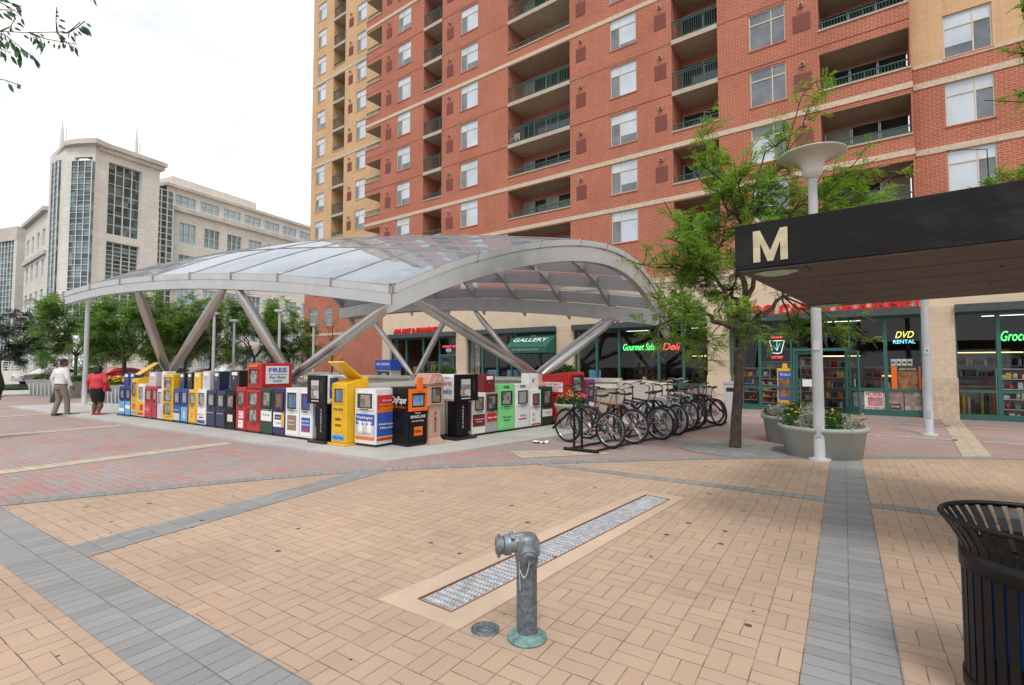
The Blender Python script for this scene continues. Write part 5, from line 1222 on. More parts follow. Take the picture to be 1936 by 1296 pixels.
vcv = thing('valve_cover', 'small round cast iron valve cover beside the standpipe', 'valve cover', ground(917, 1190, .017)); m = MB()
m.lathe([(.088, 0), (.088, .006), (.076, .007), (.076, .003), (.070, .003), (.070, .007), (.055, .0075), (.053, .004), (.030, .004), (.028, .008), (.012, .008), (.010, .004), (.001, .004)], CASTL if 0 else LEADG, 32)
for k in range(8): m.box(.034, .049, -.006, .006, .004, .008, LEADG, Matrix.Rotation(R_(45 * k), 4, 'Z'))
m.build('lid', vcv)
# ---------------------------------------------------------------- litter bin at the right edge
tcp = at(1957, 690, 2.40); tb = thing('litter_bin', 'black slatted metal litter bin with a flared rim and blue bag inside', 'litter bin', (tcp.x, tcp.y, .017))
R0 = .295; HB = .70; HR = .885; RR_ = .368
m = MB(); n = 38
for k in range(n):
    a = 2 * math.pi * k / n; Mr = Matrix.Rotation(a, 4, 'Z')
    pr = [(R0, .08), (R0, .70), (R0, HB), (R0 + .01, HB + .06), (R0 + .04, HB + .12), (R0 + .075, HB + .17), (RR_ - .01, HR)]
    w = .0185
    for i in range(len(pr) - 1):
        (r0, z0), (r1, z1) = pr[i], pr[i + 1]
        m.mesh([(r0, -w, z0), (r0, w, z0), (r1, w, z1), (r1, -w, z1), (r0 - .005, -w, z0), (r0 - .005, w, z0), (r1 - .005, w, z1), (r1 - .005, -w, z1)], [(0, 1, 2, 3), (7, 6, 5, 4), (0, 3, 7, 4), (1, 5, 6, 2)], BLACKP, False, Mr)
o = m.build('slats', tb); o['kind'] = 'stuff'
m = MB(); m.lathe([(R0 + .001, .64), (R0 + .008, .64), (R0 + .008, .735), (R0 + .001, .735)], BLACKP, 48); m.build('upper_band', tb)
m = MB(); m.lathe([(R0 + .001, .06), (R0 + .008, .06), (R0 + .008, .12), (R0 + .001, .12)], BLACKP, 48); m.build('lower_band', tb)
m = MB(); pts = [(RR_ * math.cos(2 * math.pi * k / 60), RR_ * math.sin(2 * math.pi * k / 60), HR) for k in range(61)]; m.tube(pts, .0125, BLACKP, 10, cap=False); m.build('rim', tb)
m = MB(); m.lathe([(.001, .09), (.265, .09), (.265, .70), (.25, .70), (.25, .12), (.001, .12)], BLACKM, 36); m.lathe([(.268, .28), (.276, .40), (.272, .55), (.268, .66), (.25, .705), (.255, .715)], BLUEBAG := mat('blue_bag', (.02, .09, .36), .35, var=.4, vs=20), 36); m.build('liner', tb)
m = MB(); m.lathe([(R0 - .008, .725), (R0 - .06, .75), (.17, .755), (.165, .745), (.14, .70)], BLACKP, 36); m.build('lid', tb)
# ---------------------------------------------------------------- flower planters
def leaves(mb, pts, size, m, n, rnd, up=.6, asp=.45):
    for p in pts:
        for k in range(n):
            d = Vector((rnd.gauss(0, 1), rnd.gauss(0, 1), rnd.gauss(up, .8))).normalized(); s = d.cross(Vector((rnd.gauss(0, 1), rnd.gauss(0, 1), rnd.gauss(0, 1)))).normalized()
            l = size * rnd.uniform(.6, 1.3); q = Vector(p) + d * rnd.uniform(0, size * .6)
            mb.face([q, q + d * l * .5 + s * l * asp * .5, q + d * l, q + d * l * .5 - s * l * asp * .5], m)
def flower(mb, p, r, m, rnd):
    M_ = Matrix.Translation(p) @ Euler((rnd.uniform(-.6, .6), rnd.uniform(-.6, .6), 0)).to_matrix().to_4x4(); mb.lathe([(.001, .3 * r), (r * .6, .35 * r), (r, 0), (r * .5, -.3 * r), (.001, -.4 * r)], m, 7, M_)
def planter(label, loc, r, h, seed, n=150, flowers=((YELF, 26),), sx=1.0, m=CGREY, rim=.07, grp='stone planters on the plaza', taper=.86, silver=True):
    rnd = random.Random(seed); t = thing('flower_planter', label, 'planter', loc, 0, grp)
    b = MB(); b.lathe([(.001, 0), (r * taper, 0), (r * .96, h - rim * 1.2), (r * 1.02, h - rim), (r * 1.03, h - .015), (r * 1.01, h), (r * .90, h), (r * .88, h - .05), (.001, h - .06)], m, 40, sx=sx); b.build('bowl', t)
    f = MB(); pts = []
    for i in range(n):
        a = rnd.uniform(0, 6.283); q = math.sqrt(rnd.random()) * r * .9; pts.append(Vector((q * math.cos(a) * sx, q * math.sin(a), h - .03 + rnd.uniform(.0, .20) * (1 - (q / r) ** 2) + rnd.uniform(0, .08))))
    if silver:
        leaves(f, [p for p in pts if math.sin(p.x * 9 + seed) > -.2], .085, SILV, 14, rnd); leaves(f, [p for p in pts if math.sin(p.x * 9 + seed) <= .1], .09, BUSH, 12, rnd)
    else: leaves(f, pts, .07, BUSH, 12, rnd)
    f.build('foliage', t); f = MB()
    for fm, k in flowers:
        for i in range(k): p = rnd.choice(pts); flower(f, p + Vector((0, 0, rnd.uniform(.06, .17))), rnd.uniform(.018, .032), fm, rnd)
    f.build('blossom', t); return t
c1 = at(1551, 690, 9.2); c2 = at(1503, 690, 10.75)
planter('large grey stone planter of dusty leaves behind the dish lamp post', (c1.x, c1.y, .013), .70, .54, 3, 170, ((YELF, 30),))
planter('grey stone planter partly hidden behind the larger one', (c2.x, c2.y, .013), .66, .56, 5, 150, ((YELF, 20),))
c3 = at(1080, 690, 12.7)
planter('small beige bowl of yellow and pink flowers by the bicycles', (c3.x, c3.y, .056), .42, .62, 8, 110, ((YELF, 70), (PINKF, 70)), m=CONCW, taper=.55, silver=False)
wd = MB(); rnd = random.Random(4); q = ground(1505, 858); pk = thing('petunia', 'small pink flower on the paving in front of the grey planter', 'flower', (q.x, q.y, .02)); leaves(wd, [Vector((rnd.uniform(-.05, .05), rnd.uniform(-.04, .04), .02)) for i in range(8)], .06, BUSH, 5, rnd); wd.build('foliage', pk)
wd = MB(); flower(wd, Vector((0, -.02, .1)), .04, PINKF, rnd); wd.build('blossom', pk)
# ball shrubs by the shop doors
def ball_shrub(label, px, py, dep, r):
    p = at(px, py, dep); rnd = random.Random(px); t = thing('ball_shrub', label, 'shrub', (p.x, p.y, 0), 0, 'clipped ball shrubs by the shops')
    m = MB(); m.lathe([(.001, 0), (r * .7, 0), (r * .9, .6), (r * .8, .62), (.001, .6)], CGREY, 18); m.build('pot', t)
    m = MB(); m.tube([(0, 0, .58), (0, 0, p.z)], .03, BARK, 6); m.build('stem', t)
    m = MB(); pts = []
    for i in range(240):
        d = Vector((rnd.gauss(0, 1), rnd.gauss(0, 1), rnd.gauss(0, 1))).normalized(); pts.append(Vector((0, 0, p.z)) + d * r * rnd.uniform(.65, 1.0))
    leaves(m, pts, .10, BUSH, 6, rnd, 0); m.build('crown', t)
ball_shrub('clipped ball shrub beside the framing shop door', 845, 706, 22.5, .36); ball_shrub('clipped ball shrub beside the cafe pillar', 1071, 708, 17.8, .36)
# bin by the tree, litter, leaf
q = ground(1383, 782); t = thing('ash_bin', 'tall pale grey bin standing at the pillar behind the tree', 'bin', (q.x, q.y, .012), TB); m = MB(); m.box(-.24, .24, 0, .4, 0, .98, LGREY); m.box(-.26, .26, -.02, .42, .981, 1.06, ALUW); m.box(-.16, .16, -.004, .0, .72, .86, BLACKM); m.build('body', t, .015)
q = ground(1022, 838, .013); t = thing('paper_litter', 'crumpled white paper lying on the paving near the bicycles', 'litter', q, .4); m = MB(); rnd = random.Random(2); N_ = 7
g_ = [[(.32 * (i / N_ - .5), .2 * (j / 4 - .5), rnd.uniform(.004, .05)) for j in range(5)] for i in range(N_ + 1)]
for i in range(N_):
    for j in range(4): m.face([g_[i][j], g_[i + 1][j], g_[i + 1][j + 1], g_[i][j + 1]], PRW)
m.build('sheet', t)
# tree pit ring
q = ground(1385, 850); 
o = sheet('tree_pit', [(q.x + 1.05 * math.cos(a * .2618), q.y + .1 + 1.05 * math.sin(a * .2618)) for a in range(24)], .0205, GREYB)
# ---------------------------------------------------------------- cafe chairs and tables
def cafe_chair(label, px, dep, rz):
    p = at(px, 690, dep); t = thing('cafe_chair', label, 'chair', (p.x, p.y, .012), rz, 'metal cafe chairs outside the cafe'); m = MB()
    m.lathe([(.001, .44), (.21, .44), (.22, .45), (.21, .465), (.001, .465)], STEELD, 18); m.build('seat', t)
    m = MB(); m.tube([(-.21, .18, .45), (-.23, .24, .75), (-.16, .27, .90), (0, .28, .93), (.16, .27, .90), (.23, .24, .75), (.21, .18, .45)], .013, STEELD, 8)
    for k in range(-3, 4): m.tube([(k * .05, .19, .46), (k * .055, .25, .75), (k * .05, .277, .9)], .005, STEELD, 5)
    for k in range(4): m.tube([(-.22, .2 + k * .02, .55 + k * .09), (0, .225 + k * .02, .55 + k * .09), (.22, .2 + k * .02, .55 + k * .09)], .005, STEELD, 5)
    m.build('backrest', t)
    for s in (-1, 1):
        m = MB(); m.tube([(s * .22, .2, .65), (s * .27, 0, .67), (s * .25, -.18, .64), (s * .22, -.2, .45)], .012, STEELD, 7); m.build('armrest', t)
        for y in (-.18, .18): m = MB(); m.tube([(s * .17, y, .44), (s * .23, y * 1.35, .0)], .013, STEELD, 7); m.build('leg', t)
cafe_chair('dark metal cafe chair against the beige pillar by the tree', 1352, 16.3, R_(60)); cafe_chair('dark metal cafe chair under the cafe window behind the bicycles', 1322, 16.9, R_(-20)); cafe_chair('metal cafe chair half hidden by bicycle handlebars', 1262, 17.2, R_(30))
def cafe_table(label, px, dep, extra=None):
    p = at(px, 690, dep); t = thing('cafe_table', label, 'table', (p.x, p.y, .012), 0, 'small tables outside the cafe'); m = MB(); m.lathe([(.001, .70), (.38, .70), (.38, .73), (.001, .73)], STEELD, 24); m.build('tabletop', t); m = MB(); m.lathe([(.26, 0), (.25, .03), (.03, .05), (.03, .7)], STEELD, 16); m.build('pedestal', t)
cafe_table('round metal cafe table left of the cafe chairs', 1290, 16.6); cafe_table('round metal cafe table in front of the person in red', 1195, 17.4)
# ---------------------------------------------------------------- bicycles at the rack
def make_bike(label, fm, tyre=TYRE, rimm=CHROME, seed=0, rise=.0, sad=BLACKM, drop=False):
    """wheels in the x/z plane, front wheel towards -x, origin on the ground under the bottom bracket"""
    rnd = random.Random(seed); t = thing('bicycle', label, 'bicycle', (0, 0, 0), 0, 'bicycles at the plaza rack')
    RW_ = .335; F = Vector((-.60, 0, RW_)); B = Vector((.43, 0, RW_)); BBp = Vector((0, 0, .28)); ST = Vector((.17, 0, .74)); HD = Vector((-.40, 0, .80)); HL = Vector((-.435, 0, .68))
    for c in (F, B):
        m = MB(); pts = [c + Vector((RW_ - .021, 0, 0)).lerp(Vector(), 0) * 0 + Vector((math.cos(a) * (RW_ - .021), 0, math.sin(a) * (RW_ - .021))) for a in [2 * math.pi * k / 40 for k in range(41)]]
        m.tube(pts, .0265, tyre, 8, cap=False, sq=(0, 1, 0)); wh = m.build('wheel', t)
        m = MB(); pts = [c + Vector((math.cos(a) * (RW_ - .052), 0, math.sin(a) * (RW_ - .052))) for a in [2 * math.pi * k / 40 for k in range(41)]]; m.tube(pts, .011, rimm, 6, cap=False, sq=(0, 1, 0)); m.build('rim', wh)
        m = MB()
        for k in range(28):
            a = 2 * math.pi * k / 28; s = (-1) ** k * .028; a2 = a + (.5 if k % 4 < 2 else -.5)
            m.tube([c + Vector((math.cos(a2) * .02, s, math.sin(a2) * .02)), c + Vector((math.cos(a) * (RW_ - .055), 0, math.sin(a) * (RW_ - .055)))], .0016, CHROME, 4, cap=False)
        m.tube([c + Vector((0, -.05, 0)), c + Vector((0, .05, 0))], .02, CHROME, 10); o = m.build('spokes', wh); o['kind'] = 'stuff'
    m = MB()
    for a, b, r in ((HL, BBp, .028), (HD + Vector((.012, 0, -.03)), ST + Vector((0, 0, -.03)), .023), (BBp, ST, .021), (HD, HL, .021)): m.tube([a, b], r, fm, 10)
    for s in (-1, 1):
        m.tube([BBp + Vector((.02, s * .03, 0)), B + Vector((0, s * .055, 0))], .010, fm, 7); m.tube([ST + Vector((0, s * .02, -.06)), B + Vector((0, s * .055, 0))], .008, fm, 7)
    m.build('frame', t)
    m = MB()
    for s in (-1, 1): m.tube([HL + Vector((0, s * .03, 0)), HL + Vector((-.02, s * .06, -.06)), F + Vector((0, s * .055, 0))], [.015, .016, .011], fm if seed % 2 else LGREY, 8)
    m.tube([HL + Vector((0, -.06, -.02)), HL + Vector((0, .06, -.02))], .016, fm, 8); m.build('fork', t)
    hb = HD + Vector((.0, 0, .16 + rise)); m = MB(); m.tube([HD, hb, hb + Vector((-.07, 0, .03))], .014, BLACKM, 8)
    e = hb + Vector((-.07, 0, .03)); m.tube([e + Vector((.09, -.31, .03)), e + Vector((.03, -.15, .035)), e, e + Vector((.03, .15, .035)), e + Vector((.09, .31, .03))], .012, BLACKM if seed % 2 else CHROME, 8); hbo = m.build('handlebar', t)
    for s in (-1, 1):
        m = MB(); m.tube([e + Vector((.045, s * .20, .033)), e + Vector((.09, s * .315, .03))], .0175, BLACKM, 8); m.build('grip', hbo)
        m = MB(); m.tube([e + Vector((.03, s * .17, .03)), e + Vector((-.03, s * .2, .01)), e + Vector((-.01, s * .28, -.005))], .006, CHROME, 6); m.build('brake_lever', hbo)
    m = MB(); m.tube([ST, ST + (ST - BBp).normalized() * .20], .013, CHROME, 8); m.build('seat_post', t)
    sp_ = ST + (ST - BBp).normalized() * .205; m = MB(); L = [(-.13, .012, .022), (-.08, .020, .03), (0, .035, .035), (.07, .065, .04), (.12, .075, .045), (.145, .06, .035)]
    vs = []; 
    for x, hw, hz in L:
        for k in range(10): a = 2 * math.pi * k / 10; vs.append((sp_.x + x, math.cos(a) * hw, sp_.z + .02 + math.sin(a) * hz * .6 + (.015 if x > .1 else 0)))
    m.mesh(vs, [(i * 10 + k, i * 10 + (k + 1) % 10, i * 10 + 10 + (k + 1) % 10, i * 10 + 10 + k) for i in range(len(L) - 1) for k in range(10)] + [tuple(range(9, -1, -1)), tuple(range(50, 60))], sad, True); m.build('saddle', t)
    m = MB(); pts = [BBp + Vector((math.cos(a) * .085, -.05, math.sin(a) * .085)) for a in [2 * math.pi * k / 24 for k in range(25)]]; m.tube(pts, .006, STEELD, 5, cap=False)
    for s, a in ((-1, .6), (1, .6 + math.pi)):
        p = BBp + Vector((math.cos(a) * .17, s * .075, math.sin(a) * .17)); m.tube([BBp + Vector((0, s * .06, 0)), p], .010, CHROME, 6); m.box(p.x - .045, p.x + .045, p.y + s * .02 - .04, p.y + s * .02 + .04, p.z - .012, p.z + .012, BLACKM)
    m.tube([BBp + Vector((0, -.065, 0)), BBp + Vector((0, .065, 0))], .022, STEELD, 10); m.build('crank', t)
    m = MB(); m.tube([BBp + Vector((0, -.05, .085)), B + Vector((0, -.05, .04))], .004, BLACKM, 4); m.tube([BBp + Vector((0, -.05, -.085)), B + Vector((0, -.05, -.04))], .004, BLACKM, 4)
    for r in (.03, .04, .05): m.tube([B + Vector((math.cos(a) * r, -.05 + (r - .03) * .8, math.sin(a) * r)) for a in [2 * math.pi * k / 16 for k in range(17)]], .004, STEELD, 4, cap=False)
    m.build('chain_drive', t); return t
def put(b, pxf, pyf, pxr, pyr, lean=0.0, sc_=1.07):
    b.scale = (sc_,) * 3
    """contact points of front and rear wheel given in the photograph"""
    a = ground(pxf, pyf); c = ground(pxr, pyr); d = (c - a).normalized(); o = a + d * .60; b.location = (o.x, o.y, .013)
    b.rotation_euler = (lean, 0, math.atan2(d.y, d.x) + random.Random(pxf).uniform(-.10, .10))
BK = mat('bike_black', (.016, .016, .018), .3, var=.2, coat=.3); BS = mat('bike_silver', (.55, .57, .60), .3, .7, var=.05); BBl = mat('bike_blue', (.02, .035, .10), .3, coat=.3); BR_ = mat('bike_red', (.20, .02, .02), .3, coat=.3); BO = mat('bike_orange', (.22, .05, .02), .35); BWt = mat('bike_white', (.65, .66, .68), .3)
put(make_bike('black bicycle nearest the camera with black saddle at the rack end', BK, seed=1, rise=.12), 1076, 838, 1168, 851, .05)
put(make_bike('black and orange bicycle second from the rack end', BO, seed=3, rise=.02), 1112, 832, 1207, 842, -.04)
put(make_bike('silver blue bicycle behind the orange one', BBl, seed=4), 1170, 824, 1251, 833, .05)
put(make_bike('silver bicycle with an upright chrome handlebar', BS, seed=6, rise=.06), 1215, 815, 1292, 827, -.06)
put(make_bike('white bicycle with pale tyres in the middle of the rack', BWt, TYREW, seed=8, rise=.08), 1228, 809, 1307, 823, .04)
put(make_bike('black bicycle with a red saddle among the far ones', BK, seed=10, rise=.1, sad=RED), 1255, 803, 1330, 813, .02)
put(make_bike('silver framed bicycle furthest back in the main group', BS, seed=12, rise=.14), 1272, 797, 1330, 806, -.03)
put(make_bike('red bicycle standing alone beside the tree trunk', BR_, seed=5), 1316, 798, 1372, 808, .06)
put(make_bike('dark blue bicycle squeezed behind the nearest black one', NAVY, seed=7, rise=.04), 1098, 826, 1186, 838, -.07)
put(make_bike('black bicycle with chrome handlebar between the silver ones', BK, seed=14, rise=.1), 1190, 817, 1272, 828, .08)
put(make_bike('grey bicycle with dark saddle near the middle of the rack', GRYP, seed=9, rise=.02), 1243, 806, 1318, 818, -.05)
put(make_bike('black bicycle at the far end before the red one', BK, seed=16, rise=.05), 1290, 796, 1348, 803, .07)
# rack: bars with bent tube stalls
rk = thing('bike_rack', 'black steel bicycle rack with bent tubular stalls', 'bike rack'); q0 = ground(1066, 853); q1 = ground(1330, 800)
a = Vector((q0.x, q0.y, .05)); a2 = ground(1136, 842); n_ = (Vector((a2.x, a2.y, 0)) - Vector((q0.x, q0.y, 0))); e_ = (Vector((q1.x, q1.y, 0)) - Vector((q0.x, q0.y, 0))).normalized(); n_ = Vector((1, .0, 0)).normalized()
L_ = (q1 - q0).length
m = MB(); m.tube([a, a + n_ * .72], .03, BLACKP, 4, smooth=False); m.tube([a + n_ * .1, a + n_ * .1 + e_ * L_], .022, BLACKP, 4, smooth=False); m.tube([a + n_ * .62, a + n_ * .62 + e_ * L_], .022, BLACKP, 4, smooth=False); m.build('ground_bar', rk)
for k in range(5):
    c = a + e_ * (L_ * k / 4.6 + .06)
    m = MB(); m.tube([c + n_ * .18, c + n_ * .18 + Vector((0, 0, .76))], .026, BLACKP, 4, smooth=False); m.tube([c + n_ * .34, c + n_ * .34 + Vector((0, 0, .76))], .026, BLACKP, 4, smooth=False); m.build('upright', rk)
    if k in (1, 3): continue
    m = MB(); m.tube([c + n_ * -.28 + Vector((0, 0, .36)), c + n_ * .18 + Vector((0, 0, .78)), c + n_ * .36 + Vector((0, 0, .78)), c + n_ * .82 + Vector((0, 0, .34))], .024, BLACKP, 8); m.build('stall_tube', rk)
# ---------------------------------------------------------------- trees
def frond(mb, p, d, n, length, lw, m, pairs, rnd):
    """a feathery leaf: leaflets in pairs along a drooping stalk"""
    d = d.normalized(); s = d.cross(n)
    if s.length < .05: s = d.orthogonal()
    s = s.normalized(); up = s.cross(d).normalized()
    for i in range(pairs):
        t = (i + .6) / pairs; q = p + d * (length * t) - Vector((0, 0, length * .28 * t * t)); ll = lw * (1 - .55 * abs(t - .4)) * rnd.uniform(.8, 1.2)
        for sg in (-1, 1):
            e = (s * sg * .85 + d * .55 + up * rnd.uniform(-.35, .25)).normalized(); w = d * (ll * .24)
            mb.mesh([q - w * .5, q + e * ll * .5 + w * .6 - w, q + e * ll, q + e * ll * .5 + w], [(0, 1, 2, 3)], m)
def limb(mb, a, b, r0, r1, rnd, bend=.12, n=5, m=None):
    L = (b - a).length; pts = [a.lerp(b, i / n) + Vector((rnd.gauss(0, 1), rnd.gauss(0, 1), rnd.gauss(0, 1))) * L * bend * .35 * math.sin(math.pi * i / n) for i in range(n + 1)]
    mb.tube(pts, [r0 + (r1 - r0) * i / n for i in range(n + 1)], m or BARK, 7); return pts
def grow_crown(tips, forks, rnd, twig_mb, leaf_mb, lm, twigs=6, fr=7, tl=.8, fl_=.22, lw=.055, pairs=7, wind=Vector((0, 0, 0)), r0=.035):
    for tip, fk, w in tips:
        f = forks[fk]; pts = limb(twig_mb, f, tip, r0, .008, rnd, .16, 6, BARKD)
        for k in range(int(twigs * w)):
            t = rnd.uniform(.25, 1.0); i = min(5, int(t * 6)); p = pts[i].lerp(pts[i + 1], t * 6 - i)
            d = (tip - f).normalized() * .55 + Vector((rnd.gauss(0, 1), rnd.gauss(0, 1), rnd.gauss(.1, .7))) * .75 + wind
            e = p + d.normalized() * tl * rnd.uniform(.4, 1.1)
            tp_ = limb(twig_mb, p, e, .009, .003, rnd, .15, 3, BARKD)
            for q in range(fr):
                tt = rnd.uniform(.15, 1); j = min(2, int(tt * 3)); pp = tp_[j].lerp(tp_[j + 1], tt * 3 - j)
                dd = d * .5 + Vector((rnd.gauss(0, 1), rnd.gauss(0, 1), rnd.gauss(-.15, .5))) + wind * 1.2
                frond(leaf_mb, pp, dd, Vector((0, 0, 1)), fl_ * rnd.uniform(.7, 1.3), lw, lm, pairs, rnd)
# near honey locust beside the bicycles
rnd = random.Random(11); TR = ground(1390, 848)
tr = thing('locust_tree', 'feathery bright green street tree blown by wind beside the bicycles', 'tree', (0, 0, 0))
m = MB(); D0 = (TR - EYEP).dot(VF)
def tp2(px, py, dd=0.0): return at(px, py, D0 + dd)
tk = [TR + Vector((0, 0, .0)), tp2(1392, 790), tp2(1397, 720), tp2(1402, 660), tp2(1406, 625)]
m.tube(tk, [.115, .098, .090, .085, .078], BARK, 14)
forks = []
for px, py, dd, r in ((1350, 520, .3, .05), (1428, 500, -.2, .06), (1402, 430, .1, .05), (1480, 560, .7, .05), (1330, 590, -.6, .045), (1440, 590, -.9, .045), (1385, 545, 1.0, .045)):
    e = tp2(px, py, dd); limb(m, tk[-1] - Vector((0, 0, rnd.uniform(0, .3))), e, .075, r * .6, rnd, .1, 6); forks.append(e)
m.build('trunk', tr)
TIPS = [(1545, 150, .3, 2, .7), (1520, 250, .2, 2, .8), (1318, 245, -.2, 2, .75), (1360, 300, .4, 2, .7), (1400, 330, -.5, 2, .9), (1470, 330, .6, 2, 1.0), (1560, 320, -.2, 1, .9), (1640, 345, .3, 1, .8), (1690, 330, .1, 1, .7), (1600, 400, .5, 1, 1.1), (1545, 400, -.8, 1, 1.2), (1480, 400, -.2, 1, 1.2), (1255, 380, .1, 0, .55), (1290, 430, -.5, 0, .9), (1330, 400, .6, 0, 1.0), (1380, 400, .2, 0, 1.1), (1245, 500, .3, 0, .9), (1230, 560, -.4, 4, .6), (1275, 520, .8, 0, 1.0), (1320, 480, -.8, 0, 1.1), (1225, 620, .1, 4, .6), (1265, 640, -.6, 4, .7), (1300, 590, -1.2, 4, .6), (1340, 640, .9, 6, .5), (1290, 660, .4, 4, .6), (1430, 440, -.9, 1, 1.2), (1400, 480, .9, 6, 1.1), (1460, 480, .9, 3, 1.1), (1520, 470, 1.3, 3, 1.0), (1560, 560, 1.1, 3, .7), (1640, 645, .9, 3, .55), (1580, 640, .6, 3, .6), (1500, 630, 1.2, 3, .6), (1350, 560, 1.3, 6, 1.0), (1380, 600, -1.4, 5, .5), (1430, 640, -1.0, 5, .5), (1310, 540, 1.0, 0, 1.0), (1440, 380, .9, 2, 1.0), (1500, 350, 1.0, 1, .9), (1660, 300, .4, 1, .5), (1615, 310, -.4, 1, .8), (1670, 380, -.1, 1, .8), (1590, 360, .9, 1, 1.0), (1260, 450, -.9, 0, .8), (1240, 540, 1.0, 4, .5), (1215, 500, -.2, 0, .6), (1255, 600, .9, 4, .45), (1330, 680, -.8, 4, .3), (1360, 350, .9, 2, .8), (1530, 200, .4, 2, .6), (1310, 320, .3, 2, .6)]
cr = MB(); tw = MB()
grow_crown([(tp2(x, y, dd), f, w) for x, y, dd, f, w in TIPS], forks, rnd, tw, cr, LEAF, twigs=17, fr=10, tl=.56, fl_=.22, lw=.080, pairs=8, wind=VR * .4 + Vector((0, 0, .12)), r0=.022)
tw.build('branches', tr); cr.build('crown', tr)
# ordinary plaza trees beyond the entrance
def plaza_tree(label, px, dep, top, width, seed, lm=LEAF2, trunk=.10, fork_h=2.1, dense=1.0, lw=.16, name='plaza_tree', grp='trees in a row beyond the entrance'):
    rnd = random.Random(seed); p = at(px, 690, dep); t = thing(name, label, 'tree', (p.x, p.y, 0), 0, grp)
    H = at(px, top, dep).z; m = MB(); fk = Vector((rnd.uniform(-.15, .15), rnd.uniform(-.15, .15), fork_h)); m.tube([(0, 0, 0), fk * .5 + Vector((.04, 0, 0)), fk], [trunk, trunk * .8, trunk * .7], BARK, 10)
    tw = MB(); cr = MB(); fks = []
    for k in range(6):
        a = k * 1.05 + rnd.uniform(-.3, .3); e = fk + Vector((math.cos(a) * width * .28, math.sin(a) * width * .28, (H - fork_h) * rnd.uniform(.25, .5))); limb(m, fk, e, trunk * .5, trunk * .25, rnd, .12, 4); fks.append(e)
    m.build('trunk', t); tips = []
    for k in range(int(34 * dense)):
        a = rnd.uniform(0, 6.283); z = rnd.random(); rr_ = width * .5 * math.sqrt(max(0.02, 1 - (z * 1.25 - .45) ** 2 * 1.1)) * rnd.uniform(.55, 1.05)
        tip = Vector((math.cos(a) * rr_, math.sin(a) * rr_, fork_h * .75 + (H - fork_h * .75) * z * rnd.uniform(.85, 1.02))); tips.append((tip, min(range(6), key=lambda i: (fks[i] - tip).length), 1))
    grow_crown(tips, fks, rnd, tw, cr, lm, twigs=9, fr=8, tl=.75, fl_=.38, lw=lw*1.25, pairs=5, r0=.02)
    tw.build('branches', t); cr.build('crown', t); return t
plaza_tree('leafy plaza tree behind the man in the white shirt', 142, 27, 548, 4.2, 21)
plaza_tree('dark trunked plaza tree between the grey lamp post and the struts', 237, 27, 556, 4.6, 22, fork_h=1.9, trunk=.13)
plaza_tree('plaza tree seen inside the left pair of struts', 345, 29, 545, 5.0, 23)
plaza_tree('plaza tree right of the left pair of struts', 395, 32, 552, 5.0, 24, fork_h=2.4)
plaza_tree('plaza tree inside the second pair of struts', 478, 33, 556, 4.6, 25)
plaza_tree('plaza tree nearest the red brick wall', 548, 35, 575, 4.4, 26)
plaza_tree('small plaza tree behind the others with a thin trunk', 290, 36, 560, 4.4, 27, trunk=.08)
plaza_tree('dense dark tree at the left edge of the view', 2, 36, 580, 6.5, 28, LEAFD, .14, 1.9, 1.3, name='dense_tree')
# thin young tree before the lower brick wall
rnd = random.Random(31); p = at(627, 690, 30); t = thing('young_tree', 'thin nearly bare young tree in front of the lower red brick wall', 'tree', (p.x, p.y, 0)); m = MB(); cr = MB()
m.tube([(0, 0, 0), (.05, 0, 1.6), (0, 0, 3.0), (.05, 0, 4.3)], [.06, .05, .03, .01], BARKD, 8)
for k in range(16):
    z = rnd.uniform(1.4, 4.0); a = rnd.uniform(0, 6.28); e = Vector((math.cos(a) * .9, math.sin(a) * .9, z + rnd.uniform(.4, .9))); pts = limb(m, Vector((.03, 0, z)), e, .014, .004, rnd, .15, 3, BARKD)
    for q in range(3): frond(cr, pts[rnd.randint(1, 3)], Vector((rnd.gauss(0, 1), rnd.gauss(0, 1), 0)), Vector((0, 0, 1)), .25, .10, LEAF2, 3, rnd)
m.build('trunk', t); cr.build('crown', t)
# tree beyond the right edge of the view, its sprays reach over the shelter roof
rnd = random.Random(41); D0 = 10.5; TR = at(2160, 690, D0); TR.z = 0
t = thing('locust_tree', 'green leafed street tree reaching in from the right edge above the shelter roof', 'tree'); m = MB(); tk = [TR, tp2(2158, 640), tp2(2150, 520)]; m.tube(tk, [.13, .11, .09], BARK, 12)
forks = []
for px, py, dd in ((2070, 400, .3), (2060, 200, -.2), (2130, 330, .5), (2230, 380, 0)): e = tp2(px, py, dd); limb(m, tk[-1], e, .07, .03, rnd); forks.append(e)
m.build('trunk', t); cr = MB(); tw = MB()
RT = [(1790, 285, 0, 0, .18), (1880, 335, .2, 0, 1.1), (1850, 345, 0, 0, 1.1), (1930, 310, .2, 0, 1.0), (1905, 350, .5, 0, 1.2), (1960, 345, -.3, 0, 1.2), (1925, 80, .1, 1, .5), (1930, 20, .1, 1, .7), (1915, 170, 0, 1, .35), (1965, 200, .3, 1, .8), (2000, 100, 0, 1, 1.0), (2050, 150, .5, 1, 1.2), (2100, 250, .7, 2, 1.2), (2200, 200, -.5, 2, 1.2), (2300, 300, .4, 3, 1.2), (2250, 420, .3, 3, 1.2), (1860, 190, 0, 1, .12)]
grow_crown([(tp2(x, y, dd), f, w) for x, y, dd, f, w in RT], forks, rnd, tw, cr, LEAF, twigs=13, fr=10, tl=.42, fl_=.22, lw=.085, pairs=8, wind=VR * .3, r0=.018)
tw.build('branches', t); cr.build('crown', t)
